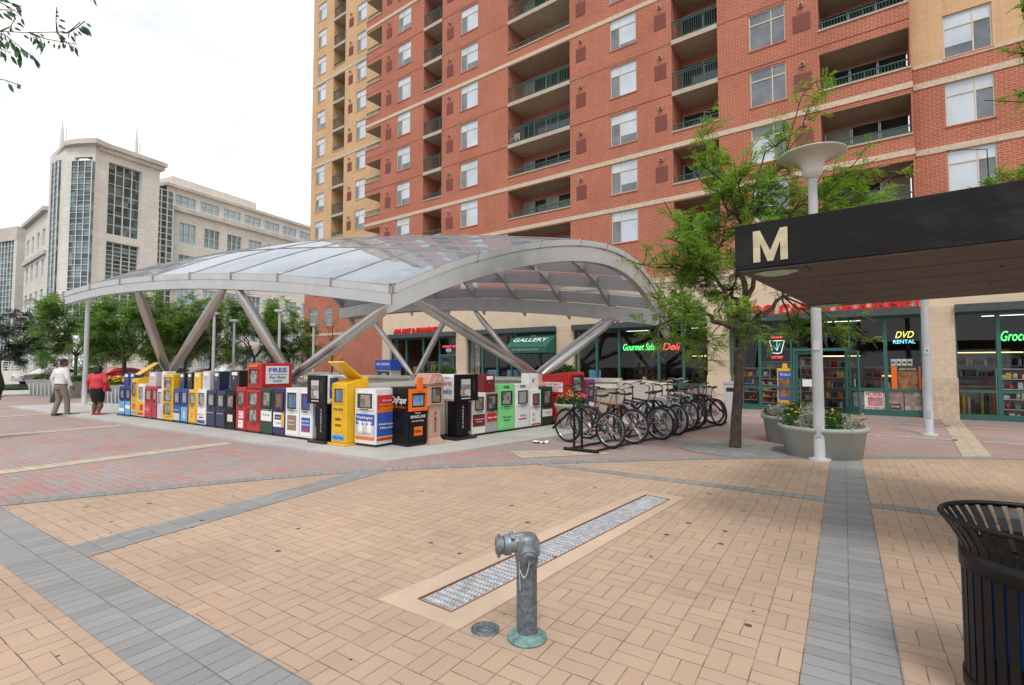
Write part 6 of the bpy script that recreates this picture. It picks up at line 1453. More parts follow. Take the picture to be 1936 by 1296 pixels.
# broad leaved tree beyond the left edge near the camera: only its branch tips hang into view
rnd = random.Random(51); D0 = 3.4
t = thing('broadleaf_tree', 'long leaved tree whose branch tips hang into the top left corner', 'tree'); TR = at(-900, 690, 3.6); TR.z = 0
m = MB(); tk = [TR, tp2(-880, 300, .1), tp2(-800, -150, .1)]; m.tube(tk, [.14, .12, .09], BARK, 12)
limb(m, tk[-1], tp2(-300, -40, 0), .06, .02, rnd, .05); limb(m, tk[-1], tp2(-260, -220, .2), .06, .02, rnd, .05); limb(m, tk[1].lerp(tk[2], .7), tp2(-280, 100, .2), .05, .02, rnd, .05); m.build('trunk', t)
tw = MB(); cr = MB()
def leafy(path, sizes, n, ang, spread):
    pts = [tp2(*p) for p in path]; tw.tube(pts, [.006] + [.0028] * (len(pts) - 1), BARKD, 5)
    for k in range(n):
        s = (k + .5) / n * (len(pts) - 1); i = min(int(s), len(pts) - 2); p = pts[i].lerp(pts[i + 1], s - i)
        a = R_(ang + rnd.uniform(-spread, spread)); L = sizes * rnd.uniform(.7, 1.25); d = (VR * math.cos(a) + VU * math.sin(a) + VF * rnd.uniform(-.5, .5)).normalized(); sd = d.cross((VF + VU * rnd.uniform(-.9, .9) + VR * rnd.uniform(-.6, .6)).normalized()).normalized(); w = L * .17
        st = p + d * .02; tw.tube([p, st], .0014, BARKD, 4)
        cr.mesh([st, st + d * L * .3 + sd * w, st + d * L * .65 + sd * w * .85, st + d * L, st + d * L * .65 - sd * w * .85, st + d * L * .3 - sd * w, st + d * L * .5 - VU * .006], [(0, 1, 6), (1, 2, 6), (2, 3, 6), (3, 4, 6), (4, 5, 6), (5, 0, 6)], LEAFB)
leafy([(-300, -40, 0), (-60, 50), (0, 60), (55, 62), (108, 61), (128, 62), (152, 42)], .055, 10, -65, 35)
leafy([(108, 61), (106, 40), (107, 14)], .045, 6, -30, 40); leafy([(128, 62), (146, 52), (160, 40)], .06, 9, -52, 18); leafy([(55, 62), (90, 75), (146, 84)], .05, 9, -75, 40); leafy([(-60, 50), (10, 66), (45, 95), (66, 110)], .075, 13, -62, 20); leafy([(-60, 80), (-10, 88), (20, 100)], .075, 9, -80, 25)
leafy([(-260, -220, .2), (-40, -20), (10, 4), (40, 12)], .07, 9, -40, 40); leafy([(-30, -10), (20, 15), (40, 30)], .05, 7, -30, 50); leafy([(-280, 100, .2), (-60, 140), (10, 152), (40, 162)], .07, 5, -50, 15); leafy([(100, -120), (160, -30), (175, -8)], .055, 8, -75, 20); leafy([(-260, -220, .2), (40, -160), (100, -120)], .07, 10, -70, 40)
leafy([(0, 60), (20, 50), (30, 34)], .05, 7, -60, 40); leafy([(-20, 62), (10, 75), (30, 90), (36, 104)], .08, 10, -70, 18); leafy([(55, 62), (75, 72), (84, 90)], .06, 7, -75, 30); leafy([(108, 61), (118, 74), (140, 90)], .05, 8, -70, 30); leafy([(-60, 10), (-5, 18), (25, 20)], .08, 8, -45, 25)
tw.build('branches', t); cr.build('leaves', t)
# ---------------------------------------------------------------- people
def rings(mb, L, m, n=20, cap=True):
    """stack of ellipses (x, y, z, rx, ry)"""
    vs = []; 
    for x, y, z, rx, ry in L:
        for k in range(n): a = 2 * math.pi * k / n; vs.append((x + math.cos(a) * rx, y + math.sin(a) * ry, z))
    fs = [(i * n + k, i * n + (k + 1) % n, (i + 1) * n + (k + 1) % n, (i + 1) * n + k) for i in range(len(L) - 1) for k in range(n)]
    if cap: fs += [tuple(range(n - 1, -1, -1)), tuple(range((len(L) - 1) * n, len(L) * n))]
    mb.mesh(vs, fs, m, True)
def fuse(o, vox=.010, sm=4):
    r = o.modifiers.new('r', 'REMESH'); r.mode = 'VOXEL'; r.voxel_size = vox; r.use_smooth_shade = True
    s = o.modifiers.new('s', 'SMOOTH'); s.factor = .5; s.iterations = sm; return o
def hand(mb, w, d, side, m, curl=.5):
    """palm and five fingers hanging from wrist w along d; side = direction of the thumb"""
    d = d.normalized(); t = side.normalized(); nrm = d.cross(t).normalized()
    mb.tube([w, w + d * .03, w + d * .085], [.024, .034, .036], m, 10)
    for i, (o_, ln) in enumerate(((-.030, .062), (-.010, .078), (.010, .083), (.030, .074))):
        b = w + d * .085 + t * o_; k1 = b + d * ln * .5 + nrm * curl * .012; k2 = b + d * ln * .85 + nrm * curl * .035; mb.tube([b - d * .02, b, k1, k2], [.0105, .0105, .0095, .0075], m, 8)
    b = w + d * .03 + t * .03; mb.tube([b, b + t * .028 + d * .025, b + t * .034 + d * .058 + nrm * .012], [.013, .0115, .0085], m, 8)
def head(mb, c, m, turn=0.0, s=1.0):
    M_ = Matrix.Translation(c) @ Matrix.Rotation(turn, 4, 'Z') @ Matrix.Scale(s, 4)
    tmp = MB(); L = [(0, .01, -.115, .03, .03), (0, .03, -.10, .055, .06), (0, .015, -.06, .066, .082), (0, .005, -.02, .072, .092), (0, 0, .03, .076, .098), (0, -.005, .075, .068, .088), (0, -.008, .105, .042, .055), (0, -.008, .118, .012, .016)]
    rings(tmp, L, m)
    tmp.tube([(0, .085, .01), (0, .108, -.03), (0, .095, -.04)], [.010, .017, .012], m, 8)            # nose
    tmp.tube([(-.024, .088, -.062), (0, .094, -.060), (.024, .088, -.062)], [.006, .010, .006], m, 6)   # mouth
    for sx in (-1, 1):
        tmp.tube([(sx * .074, -.01, -.035), (sx * .086, -.018, .0), (sx * .078, -.012, .02)], [.010, .014, .010], m, 8)   # ears
        tmp.tube([(sx * .045, .082, .022), (sx * .018, .092, .024)], [.009, .009], m, 6)   # brows over the eyes
    mb.mesh(tmp.v, tmp.f, m, True, M_)
V3 = lambda *a: Vector(a)
def person(label, loc, rz, P):
    t = thing('person', label, 'person', loc, rz); sk = P.get('skin', SKIN); W_ = P['w']; H = P['h']
    sh_z = H * .815; hp = H * .52; hc = V3(0, .02, H - .125)
    # one continuous body
    b = MB(); head(b, hc + V3(*P.get('hoff', (0, 0, 0))), sk, P.get('turn', 0)); b.tube([hc + V3(0, -.01, -.07), V3(0, -.01, sh_z + .02), V3(0, -.01, sh_z - .06)], [.056, .060, .075], sk, 14)
    rings(b, [(0, 0, hp - .06, W_ * .78, .11 * P['fat']), (0, 0, hp + .06, W_ * .74, .10 * P['fat']), (0, 0, hp + .18, W_ * .72, .10 * P['fat']), (0, 0, sh_z - .12, W_ * .86, .105 * P['fat']), (0, 0, sh_z - .01, W_ * .78, .075), (0, 0, sh_z + .03, .07, .06)], sk)
    for s, key in ((-1, 'larm'), (1, 'rarm')):
        S_ = V3(s * (W_ - .02), 0, sh_z - .03); E_ = V3(*P[key][0]); H_ = V3(*P[key][1]); b.tube([S_, S_.lerp(E_, .5), E_, E_.lerp(H_, .5), H_], [.052, .046, .037, .034, .024], sk, 12); hand(b, H_, (H_ - E_).normalized() + V3(0, 0, -.3), V3(-s * .2, 1, 0), sk, P.get('curl', .6))
    for s, key in ((-1, 'lleg'), (1, 'rleg')):
        K_ = V3(*P[key][0]); A_ = V3(*P[key][1]); T_ = V3(s * .095, 0, hp - .02); b.tube([T_, T_.lerp(K_, .5), K_, K_.lerp(A_, .35), A_], [.085, .075, .055, .056 * P['fat'], .036], sk, 14)
        tv = V3(*P[key][2]); b.tube([A_ + V3(0, 0, -.02), A_ + tv * .3 + V3(0, 0, -.045)], [.036, .03], sk, 10)
    fuse(b.build('body', t), .0075, 3)
    # hair
    h = MB(); M_ = Matrix.Translation(hc + V3(*P.get('hoff', (0, 0, 0)))) @ Matrix.Rotation(P.get('turn', 0), 4, 'Z'); tmp = MB()
    if P.get('longhair'): rings(tmp, [(0, -.05, -.175, .085, .06), (0, -.05, -.12, .11, .085), (0, -.04, -.04, .115, .095), (0, -.025, .04, .105, .10), (0, -.012, .10, .075, .085), (0, -.008, .135, .02, .03)], HAIR)
    else: rings(tmp, [(0, -.045, -.06, .066, .055), (0, -.035, -.02, .080, .072), (0, -.02, .04, .088, .095), (0, -.01, .09, .076, .094), (0, -.008, .128, .035, .04)], HAIR)
    h.mesh(tmp.v, tmp.f, HAIR, True, M_); fuse(h.build('hair', t), .009, 1)
    # top
    c = MB(); m = P['top']; e = .018
    rings(c, [(0, 0, P['hem'], W_ * P.get('hemw', .83), .125 * P['fat']), (0, -.0, P['hem'] + .05, W_ * (P.get('hemw', .83) + .05), .14 * P['fat']), (0, -.0, hp + .24, W_ * .86, .125 * P['fat']), (0, -.005, sh_z - .12, W_ * .98, .128 * P['fat']), (0, -.005, sh_z - .02, W_ * .86, .098), (0, -.005, sh_z + .03, .10, .085), (0, 0, sh_z + .065, .072, .072)], m)
    for s, key in ((-1, 'larm'), (1, 'rarm')):
        S_ = V3(s * (W_ - .02), 0, sh_z - .035); E_ = V3(*P[key][0]); H_ = V3(*P[key][1]); q = P.get('sleeve', .93)
        c.tube([S_ - V3(s * .08, 0, 0), S_, S_.lerp(E_, .5), E_, E_.lerp(H_, .5), E_.lerp(H_, q)], [.07, .076 * P.get('slw', 1), .068 * P.get('slw', 1), .058 * P.get('slw', 1), .050, .042], m, 14)
    fuse(c.build(P.get('topname', 'shirt'), t), .011, 5)
    # lower garment
    c = MB(); m = P['low']
    if P.get('skirt'):
        z0 = P['skirt']; rings(c, [(0, .02, z0, W_ * .74, .15), (0, .01, z0 + .12, W_ * .80, .165), (0, 0, hp - .12, W_ * .88, .18), (0, -.01, hp + .02, W_ * .90, .18), (0, 0, P['hem'] + .08, W_ * .78, .14)], m)
    else:
        rings(c, [(0, 0, hp - .10, W_ * .80, .135 * P['fat']), (0, -.01, hp + .0, W_ * .84, .145 * P['fat']), (0, 0, P['hem'] + .03, W_ * .80, .128 * P['fat'])], m)
        for s, key in ((-1, 'lleg'), (1, 'rleg')):
            K_ = V3(*P[key][0]); A_ = V3(*P[key][1]); T_ = V3(s * .09, 0, hp - .04); c.tube([T_, T_.lerp(K_, .5), K_, K_.lerp(A_, .5), A_ + V3(0, -.005, -.03)], [.108, .098, .082, .074, .070], m, 14)
    fuse(c.build(P.get('lowname', 'trousers'), t), .011, 5)
    if P.get('belt'): c = MB(); rings(c, [(0, 0, P['hem'] - .005, W_ * .835, .138 * P['fat']), (0, 0, P['hem'] + .03, W_ * .83, .136 * P['fat'])], BLKL); c.build('belt', t)
    for s, key in ((-1, 'lleg'), (1, 'rleg')):
        A_ = V3(*P[key][1]); tv = V3(*P[key][2]).normalized(); c = MB(); bz = A_.z - .075
        c.tube([V3(A_.x, A_.y, bz + .04) - tv * .05, V3(A_.x, A_.y, bz + .05), V3(A_.x, A_.y, bz + .036) + tv * .11, V3(A_.x, A_.y, bz + .026) + tv * .19], [.034, .045, .040, .024], P['shoe'], 12); fuse(c.build('shoe', t), .008, 2)
    return t
gm = ground(113, 787, .013)
man = person('man in a white shirt and khaki trousers walking away with a black bag', gm, YAW * .55, dict(h=1.83, w=.225, fat=1.12, hem=1.0, top=SHIRT, low=KHAKI, shoe=BLKL, belt=1, turn=R_(-38), hoff=(.03, .03, 0), slw=1.12,
    larm=((-.30, -.06, 1.20), (-.27, .0, .95)), rarm=((.31, -.02, 1.20), (.36, .08, .95)), lleg=((-.10, .02, .50), (-.13, -.10, .085), (.05, 1, 0)), rleg=((.13, .10, .51), (.12, .14, .085), (.75, .66, 0))))
bag = thing('shoulder_bag', 'black leather bag carried in the left hand of the man in the white shirt', 'bag', gm, YAW * .55); c = MB()
rings(c, [(-.30, .03, .42, .15, .06), (-.31, .03, .46, .185, .075), (-.30, .03, .60, .17, .07), (-.29, .03, .72, .12, .05), (-.29, .03, .74, .08, .03)], BLKL); fuse(c.build('bag_body', bag), .01, 3)
c = MB(); c.tube([(-.38, .03, .70), (-.34, .02, .86), (-.28, .02, .885), (-.23, .02, .86), (-.20, .03, .70)], .010, BLKL, 8); c.build('strap', bag)
gw = ground(183, 787, .013)
woman = person('woman in a coral red cardigan and black skirt walking away', gw, YAW * .6, dict(h=1.62, w=.235, fat=1.5, hem=.88, hemw=.95, top=CORAL, low=BLKC, lowname='skirt', topname='cardigan', shoe=REDS, skirt=.45, longhair=1, turn=R_(-12), slw=1.25, sleeve=.80,
    larm=((-.36, -.02, 1.10), (-.47, .06, .86)), rarm=((.35, -.03, 1.10), (.33, .10, .90)), lleg=((-.10, .03, .46), (-.10, -.03, .085), (-.1, 1, 0)), rleg=((.10, .05, .46), (.12, -.06, .085), (.15, 1, 0))))
hb = thing('shoulder_bag', 'red handbag hanging at the right hip of the woman in the cardigan', 'bag', gw, YAW * .6); c = MB(); rings(c, [(.345, .0, .78, .03, .07), (.355, .0, .80, .05, .10), (.35, .0, .93, .045, .09), (.345, .0, .98, .02, .05)], REDS); fuse(c.build('bag_body', hb), .009, 2); c = MB(); c.tube([(.36, -.06, .95), (.31, -.11, 1.2), (.22, -.06, 1.36)], .008, REDS, 6); c.build('strap', hb)
ge = ground(-33, 833, .013)
person('person in dark clothes at the left edge with only an arm showing', ge, YAW, dict(h=1.78, w=.23, fat=1.1, hem=1.0, top=BLKC, low=NAVY, shoe=BLKL, topname='jacket', slw=1.5, larm=((-.32, 0, 1.18), (-.30, .05, .95)), rarm=((.345, -.02, 1.14), (.20, .12, .98)), lleg=((-.10, .02, .50), (-.11, 0, .085), (0, 1, 0)), rleg=((.04, .02, .51), (.03, 0, .085), (0, 1, 0))))
pr = at(14, 690, 49.5); o = sheet('terrace', [(pr.x - 8, pr.y - 8), (pr.x + 3, pr.y - 1.5), (pr.x + 1, pr.y + 4), (pr.x - 8, pr.y + 4)], .62, CONC)
person('person in a dark top standing behind the white railing far left', (pr.x, pr.y, .62), YAW + R_(175), dict(h=1.76, w=.22, fat=1.1, hem=1.0, top=BLKC, low=NAVY, shoe=BLKL, skin=mat('light_skin', (.42, .24, .17), .55), larm=((-.30, .02, 1.18), (-.22, .22, 1.0)), rarm=((.30, .02, 1.18), (.22, .22, 1.0)), lleg=((-.10, .02, .50), (-.11, 0, .085), (0, 1, 0)), rleg=((.10, .02, .51), (.11, 0, .085), (0, 1, 0))))
# diner in red sitting at the cafe
ps = at(1220, 690, 17.9); t = thing('person', 'person in a red top sitting at a table under the cafe window', 'person', (ps.x, ps.y, .012), YAW + R_(120)); LSK = bpy.data.materials['light_skin']
b = MB(); head(b, V3(0, .03, 1.12), LSK); b.tube([V3(0, 0, 1.05), V3(0, 0, .92)], [.055, .07], LSK, 12); rings(b, [(0, 0, .44, .17, .13), (0, 0, .6, .155, .11), (0, 0, .82, .19, .115), (0, 0, .95, .16, .08), (0, 0, .98, .07, .06)], LSK)
for s in (-1, 1):
    b.tube([V3(s * .19, 0, .92), V3(s * .25, .08, .70), V3(s * .14, .32, .72)], [.05, .04, .026], LSK, 10); hand(b, V3(s * .14, .32, .72), V3(-s * .3, 1, 0), V3(-s, 0, .3), LSK); b.tube([V3(s * .09, 0, .48), V3(s * .11, .42, .49), V3(s * .11, .40, .1)], [.085, .06, .04], LSK, 12); b.tube([V3(s * .11, .38, .06), V3(s * .11, .55, .03)], [.04, .03], LSK, 8)
fuse(b.build('body', t), .009, 3)
c = MB(); rings(c, [(0, 0, .46, .185, .145), (0, 0, .6, .17, .13), (0, 0, .82, .21, .135), (0, 0, .95, .18, .10), (0, 0, 1.0, .085, .075)], RED)
for s in (-1, 1): c.tube([V3(s * .15, 0, .92), V3(s * .21, .02, .88), V3(s * .25, .08, .72)], [.07, .068, .06], RED, 12)
fuse(c.build('shirt', t), .012, 4); c = MB()
for s in (-1, 1): c.tube([V3(s * .09, -.06, .48), V3(s * .11, .44, .50), V3(s * .11, .41, .14)], [.11, .08, .065], NAVY, 12)
fuse(c.build('trousers', t), .012, 4); c = MB(); rings(c, [(0, -.0, 1.10, .07, .075), (0, .01, 1.16, .086, .10), (0, .02, 1.22, .06, .07), (0, .02, 1.245, .02, .02)], HAIR); fuse(c.build('hair', t), .009, 1)
cafe_chair('metal cafe chair that the person in red sits on', 1220, 17.9, YAW + R_(120 + 180))
# ---------------------------------------------------------------- pale stone office building with a tower, far left
SY = Vector((-math.sin(R_(8)), math.cos(R_(8)), 0)); SQ = at(176, 690, 58.0); SQ.z = 0      # u runs along SY, away from the camera
srot = R_(98)
off = thing('office_building', 'pale stone office building with glazed tower bays and roof spires', 'office building', SQ, srot)
# local frame: x = SY, +y = away to the left (hidden side), walls facing -y look at the plaza
def so(px, py): return onplane(px, py, SQ, SY)
def sb(px, dy=0.0):    # u on the plane moved back by dy
    n = Vector((-SY.y, SY.x, 0)) * dy; return onplane(px, 500, SQ + n, SY)[0]
STN = brick('stone_block', (.76, .72, .66), (.72, .68, .62), (.56, .52, .47), 1.5, .75, .02, .08); 
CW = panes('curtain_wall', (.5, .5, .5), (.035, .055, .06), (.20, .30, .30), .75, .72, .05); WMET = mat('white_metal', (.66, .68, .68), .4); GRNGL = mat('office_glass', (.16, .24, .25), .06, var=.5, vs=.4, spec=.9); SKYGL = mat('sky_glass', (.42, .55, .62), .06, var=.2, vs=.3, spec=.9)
zt = so(176, 265)[1]; u_a = 0; u_b = so(203, 400)[0]; u_c = so(266, 400)[0]; u_d = so(303, 310)[0]
zl0 = so(235, 640)[1]; zl1 = so(235, 462)[1]; zl2 = so(235, 450)[1]; zl3 = so(235, 315)[1]
mb = MB(); wh_ = [(u_b, u_c, 3.0, zl1, .5, STN, CW), (u_b, u_c, zl1 + .9, zl3, .5, STN, CW)]
wall_grid(mb, u_a, u_d, 0, zt, wh_, STN)
mb.face([(u_d, 0, 0), (u_d, 3, 0), (u_d, 3, zt), (u_d, 0, zt)], STN)
mb.build('tower_wall', off)
def grid_frame(a, b, c, d, y, nx, nz, name='window', w=.06, gl=None):
    f = MB()
    for i in range(nx + 1): x = a + (b - a) * i / nx; f.box(x - w, x + w, y - .12, y, c, d, WMET)
    for j in range(nz + 1): z = c + (d - c) * j / nz; f.box(a, b, y - .09, y - .01, z - w * .7, z + w * .7, WMET)
    o = f.build(name, off)
    if gl: g = MB(); g.face([(a, y - .02, c), (b, y - .02, c), (b, y - .02, d), (a, y - .02, d)], gl); g.build('pane', o)
grid_frame(u_b, u_c, 3.0, zl1, .49, 4, 26, w=.05); grid_frame(u_b, u_c, zl1 + .9, zl3, .49, 4, 7, w=.05)
# parapet cornice of the tower
mb = MB(); mb.box(u_a - .5, u_d + .6, -.6, 4, zt - .5, zt, LIME); mb.box(u_a - .3, u_d + .4, -.35, 4, zt - 1.0, zt - .5, LIME); mb.build('cornice', off)
# glazed corner bay and left stone pier (turned towards the camera)
PB = at(165, 690, 58.0 - .5); bl = at(127, 690, 57.0)
ex2 = Vector((PB.x - bl.x, PB.y - bl.y, 0)).normalized(); a2 = math.atan2(ex2.y, ex2.x) - srot
Lb = Vector((PB.x - bl.x, PB.y - bl.y, 0)).length
Minv = (Matrix.Translation(SQ) @ Matrix.Rotation(srot, 4, 'Z')).inverted()
def loc(px, dep, z=0): p = at(px, 690, dep); p.z = z; return Minv @ p
def facewall(pa, pb, z0, z1, m, name, holes=None):
    """upright wall from pa to pb (local), built as a slab 0.4 thick"""
    mb = MB(); d = (pb - pa); d.z = 0; n = Vector((-d.y, d.x, 0)).normalized() * .4
    mb.hexa([(pa.x, pa.y, z0), (pb.x, pb.y, z0), (pb.x + n.x, pb.y + n.y, z0), (pa.x + n.x, pa.y + n.y, z0)], [(pa.x, pa.y, z1), (pb.x, pb.y, z1), (pb.x + n.x, pb.y + n.y, z1), (pa.x + n.x, pa.y + n.y, z1)], m)
    return mb.build(name, off)
def ztop(px, py, dep): return at(px, py, dep).z
p82 = loc(80, 61); p105 = loc(106, 58.2); p127 = loc(127, 57.6); p165 = loc(166, 57.4); p176 = Vector((0, 0, 0))
facewall(p165, p176 + Vector((0, .0, 0)), 0, zt, STN, 'tower_wall'); facewall(p105, p127, 0, zt, STN, 'tower_wall')
zb = ztop(146, 300, 57.5); facewall(p127, p165, zb + .6, zt, STN, 'tower_wall')
p82b = loc(79, 62)
facewall(p82b, p105, 0, ztop(95, 275, 60), STN, 'tower_wall')
def strip_glass(pa, pb, z0, z1, nx, nz, proud=.35):
    d = (pb - pa); d.z = 0; n = Vector((d.y, -d.x, 0)).normalized() * proud; a = pa + n; b = pb + n
    o = facewall(a, b, z0, z1, CW, 'bay_window'); f = MB(); k = n.normalized() * .06
    for i in range(nx + 1): q = a.lerp(b, i / nx) + k; f.tube([(q.x, q.y, z0), (q.x, q.y, z1)], .055, WMET, 4, smooth=False)
    for j in range(nz + 1): z = z0 + (z1 - z0) * j / nz; f.tube([(a.x + k.x, a.y + k.y, z), (b.x + k.x, b.y + k.y, z)], .04, WMET, 4, smooth=False)
    fo = f.build('mullions', o)
strip_glass(p127, p165, 5, zb, 3, 30); strip_glass(loc(86, 60.3), loc(99, 58.9), 5, ztop(93, 300, 59.5), 2, 28, .1)
mb = MB(); q = [loc(80, 62.5), loc(105, 57.5), loc(127, 56.9), loc(167, 56.7), Vector((.6, -.6, 0)), Vector((.6, 6, 0)), loc(80, 66)]
mb.mesh([(p.x, p.y, zt - .55) for p in q] + [(p.x, p.y, zt - .005) for p in q], [tuple(range(6, -1, -1)), tuple(range(7, 14))] + [(i, (i + 1) % 7, 7 + (i + 1) % 7, 7 + i) for i in range(7)], LIME); mb.build('cornice', off)
# spires
for px, dep, y0, y1 in ((100, 61, 262, 214), (244, 62, 290, 228)):
    b = loc(px, dep, ztop(px, y0, dep)); m = MB(); hh = ztop(px, y1, dep); m.tube([(b.x, b.y, b.z - 1), (b.x, b.y, b.z + .4), (b.x, b.y, hh)], [.26, .22, .02], WMET, 8); m.tube([(b.x + .4, b.y, b.z - .5), (b.x + .4, b.y, b.z + 2)], .05, WMET, 5); m.build('spire', off)
# glass strip and long wing to the right of the tower
RB = 2.0
w0 = sb(290, RB); w1 = sb(316, RB); w2 = sb(600, RB) + 10
zs1 = onplane(303, 352, SQ, SY)[1]
mb = MB(); mb.box(u_d + .01, w1, RB - 1.0, RB + .5, 0, zs1, CW); o = mb.build('bay_window', off); f = MB()
for i in range(4): x = u_d + .05 + (w1 - u_d - .1) * i / 3; f.box(x - .07, x + .07, RB - 1.1, RB - 1.0, 0, zs1, WMET)
for j in range(30): z = zs1 * (j + 1) / 30; f.box(u_d, w1, RB - 1.08, RB - .99, z - .05, z + .05, WMET)
f.build('mullions', o)
PW = SQ + Vector((-SY.y, SY.x, 0)) * RB
def sw(px, py): return onplane(px, py, PW, SY)
zW = sw(330, 398)[1]; zU = sw(330, 360)[1]; hs = []; wl = []
def roww(pxs, wid, z0, z1):
    for px in pxs: u = sw(px, 440)[0]; hs.append((u - wid, u + wid, z0, z1, .25, STN, GRNGL)); wl.append((u - wid, u + wid, z0, z1))
zA1 = sw(355, 424)[1]; zA0 = sw(355, 461)[1]
cols = (355, 402, 446, 485, 520, 551, 580, 606)
du = sw(402, 440)[0] - sw(355, 440)[0]; cu = [sw(355, 440)[0] + i * du * .985 for i in range(9)]
FHs = (zA1 - sw(355, 484)[1])
for u in cu:
    for k in range(5):
        z1 = zA1 - k * FHs; z0 = z1 - (zA1 - zA0)
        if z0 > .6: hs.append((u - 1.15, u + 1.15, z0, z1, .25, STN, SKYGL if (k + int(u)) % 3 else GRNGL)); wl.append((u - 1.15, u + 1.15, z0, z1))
wall_m = MB(); wall_grid(wall_m, w1, w2, 0, zW, hs, STN, RB); wall_m.build('wing_wall', off)
mb = MB(); mb.box(w1, w2, RB - .5, RB + 3, zW - .02, zW + .55, LIME); mb.build('cornice', off)
us_ = MB(); h2 = []; w2l = []
zz0 = zW + 1.0; zz1 = zW + 2.5
for u in cu: h2.append((u - 1.4, u + 1.4, zz0, zz1, .2, STN, SKYGL)); w2l.append((u - 1.4, u + 1.4, zz0, zz1))
zU = max(zU, zz1 + .8)
wall_grid(us_, w1, w2, zW + .55, zU, h2, STN, RB + .6); us_.build('wing_wall', off)
mb = MB(); mb.box(w1 - .2, w2, RB + .2, RB + 3, zU, zU + .4, LIME); mb.build('cornice', off)
pu0 = sb(321, RB + 3); pu1 = sb(482, RB + 3); PP = SQ + Vector((-SY.y, SY.x, 0)) * (RB + 3); zp = onplane(330, 334, PP, SY)[1]
mb = MB(); mb.box(pu0, pu1, RB + 3, RB + 9, zU - 1, zp, STN); mb.build('penthouse', off)
for l in wl: grid_frame(l[0], l[1], l[2], l[3], RB + .22, 3, 2, w=.05)
for l in w2l: grid_frame(l[0], l[1], l[2], l[3], RB + .78, 3, 2, w=.05)
mb = MB(); mb.box(w1, w2, RB - 1.5, RB - .05, 4.2, 4.6, LIME); mb.build('ledge', off)
mb = MB(); mb.box(.2, w2, .6, 14, .1, zt - 2, DARK) if 0 else mb.box(w1 + .2, w2 - .2, RB + .9, 14, .1, zU - .2, DARK); mb.build('core', off)
# left wing receding behind
q1 = loc(79, 62.3); q0 = loc(38, 71)
zl_ = ztop(78, 394, 62.3)
def leftwing():
    d = (q1 - q0); d.z = 0; L = d.length; e = d.normalized(); n = Vector((e.y, -e.x, 0))
    o = thing('office_wing', 'left stone wing of the office block with four rows of windows and green awning', 'office building', SQ + Matrix.Rotation(srot, 3, 'Z') @ q0, srot + math.atan2(e.y, e.x)); holes_ = []; fr = []
    for k in range(4):
        for i in range(4): u = L * (i + .6) / 4.2; z1 = zl_ - 2.0 - k * 3.9; holes_.append((u - .75, u + .75, z1 - 2.2, z1, .25, STN, GRNGL)); fr.append(holes_[-1])
    for i in range(2): u = L * (i + .6) / 2.2; holes_.append((u - 1.2, u + 1.2, .8, 3.4, .3, STN, GRNGL))
    mb = MB(); wall_grid(mb, 0, L, 0, zl_, holes_, STN); mb.build('wall', o)
    mb = MB(); mb.box(-.2, L, -.5, .2, zl_, zl_ + .5, LIME); mb.box(-.1, L, -.3, -.02, zl_ - 5.5, zl_ - 5.0, LIME); mb.build('cornice', o)
    for h in fr:
        f = MB()
        for x in (h[0], (h[0] + h[1]) / 2, h[1]): f.box(x - .05, x + .05, .1, .2, h[2], h[3], WMET)
        for z in (h[2], (h[2] + h[3]) / 2, h[3]): f.box(h[0], h[1], .11, .19, z - .04, z + .04, WMET)
        f.build('window', o)
    mb = MB(); mb.hexa([(L - 2.6, -1.6, 3.0), (L - .2, -1.6, 3.0), (L - .2, -.02, 3.0), (L - 2.6, -.02, 3.0)], [(L - 2.6, -1.5, 3.1), (L - .2, -1.5, 3.1), (L - .2, -.02, 4.6), (L - 2.6, -.02, 4.6)], AWN); mb.build('awning', o)
leftwing()
gq = at(-30, 690, 82); gz = at(20, 428, 80).z; gb = thing('glass_office', 'far glass curtain wall block with a stone parapet at the left edge', 'office building', (gq.x, gq.y, 0), YAW + R_(-20)); mb = MB()
mb.box(0, 7.2, 0, 8, 0, gz - 2.2, CW); mb.build('curtain_wall', gb); mb = MB(); mb.box(-3, 8.0, -.3, 8, gz - 2.19, gz, LIME); mb.box(7.21, 8.0, -.25, 8, 0, gz - 2.2, STN); mb.build('parapet', gb); f = MB()
for i in range(9): f.box(i * .9 - .06, i * .9 + .06, -.12, -.01, 0, gz - 2.2, WMET)
for j in range(26): f.box(0, 7.2, -.1, -.012, j * .9 - .04, j * .9 + .04, WMET)
f.build('mullions', gb)
# flags on the left wing
for px, py, dep, mm, lab in ((49, 582, 56, mat('flag_blue', (.03, .06, .22), .8), 'deep blue state flag with a white disc on a slanted pole'), (24, 580, 57, mat('flag_red', (.35, .03, .05), .8), 'striped red and white flag with blue corner on a slanted pole')):
    p = at(px, py + 14, dep); t = thing('flag', lab, 'flag', p, YAW); m = MB(); m.tube([(1.1, 0, -1.2), (0, 0, 1.0)], .035, WMET, 6); m.build('pole', t); m = MB(); N_ = 8
    rows = 7 if 'striped' in lab else 1
    for j in range(rows):
        for i in range(N_):
            def P(i_, j_): s = i_ / N_; return (.08 + s * .8, .10 * math.sin(s * 7 + j_), .75 - s * .75 - 1.0 * j_ / rows + .16 * math.sin(s * 5))
            mm_ = mm if rows == 1 or j % 2 == 0 else PRW
            if rows > 1 and j < 4 and i < 4: mm_ = PRB
            m.face([P(i, j + 1), P(i + 1, j + 1), P(i + 1, j), P(i, j)], mm_)
    if rows == 1: m.lathe([(.001, .0), (.16, .01)], PRW, 12, FRONT(.42, -.13, .05))
    m.build('cloth', t)
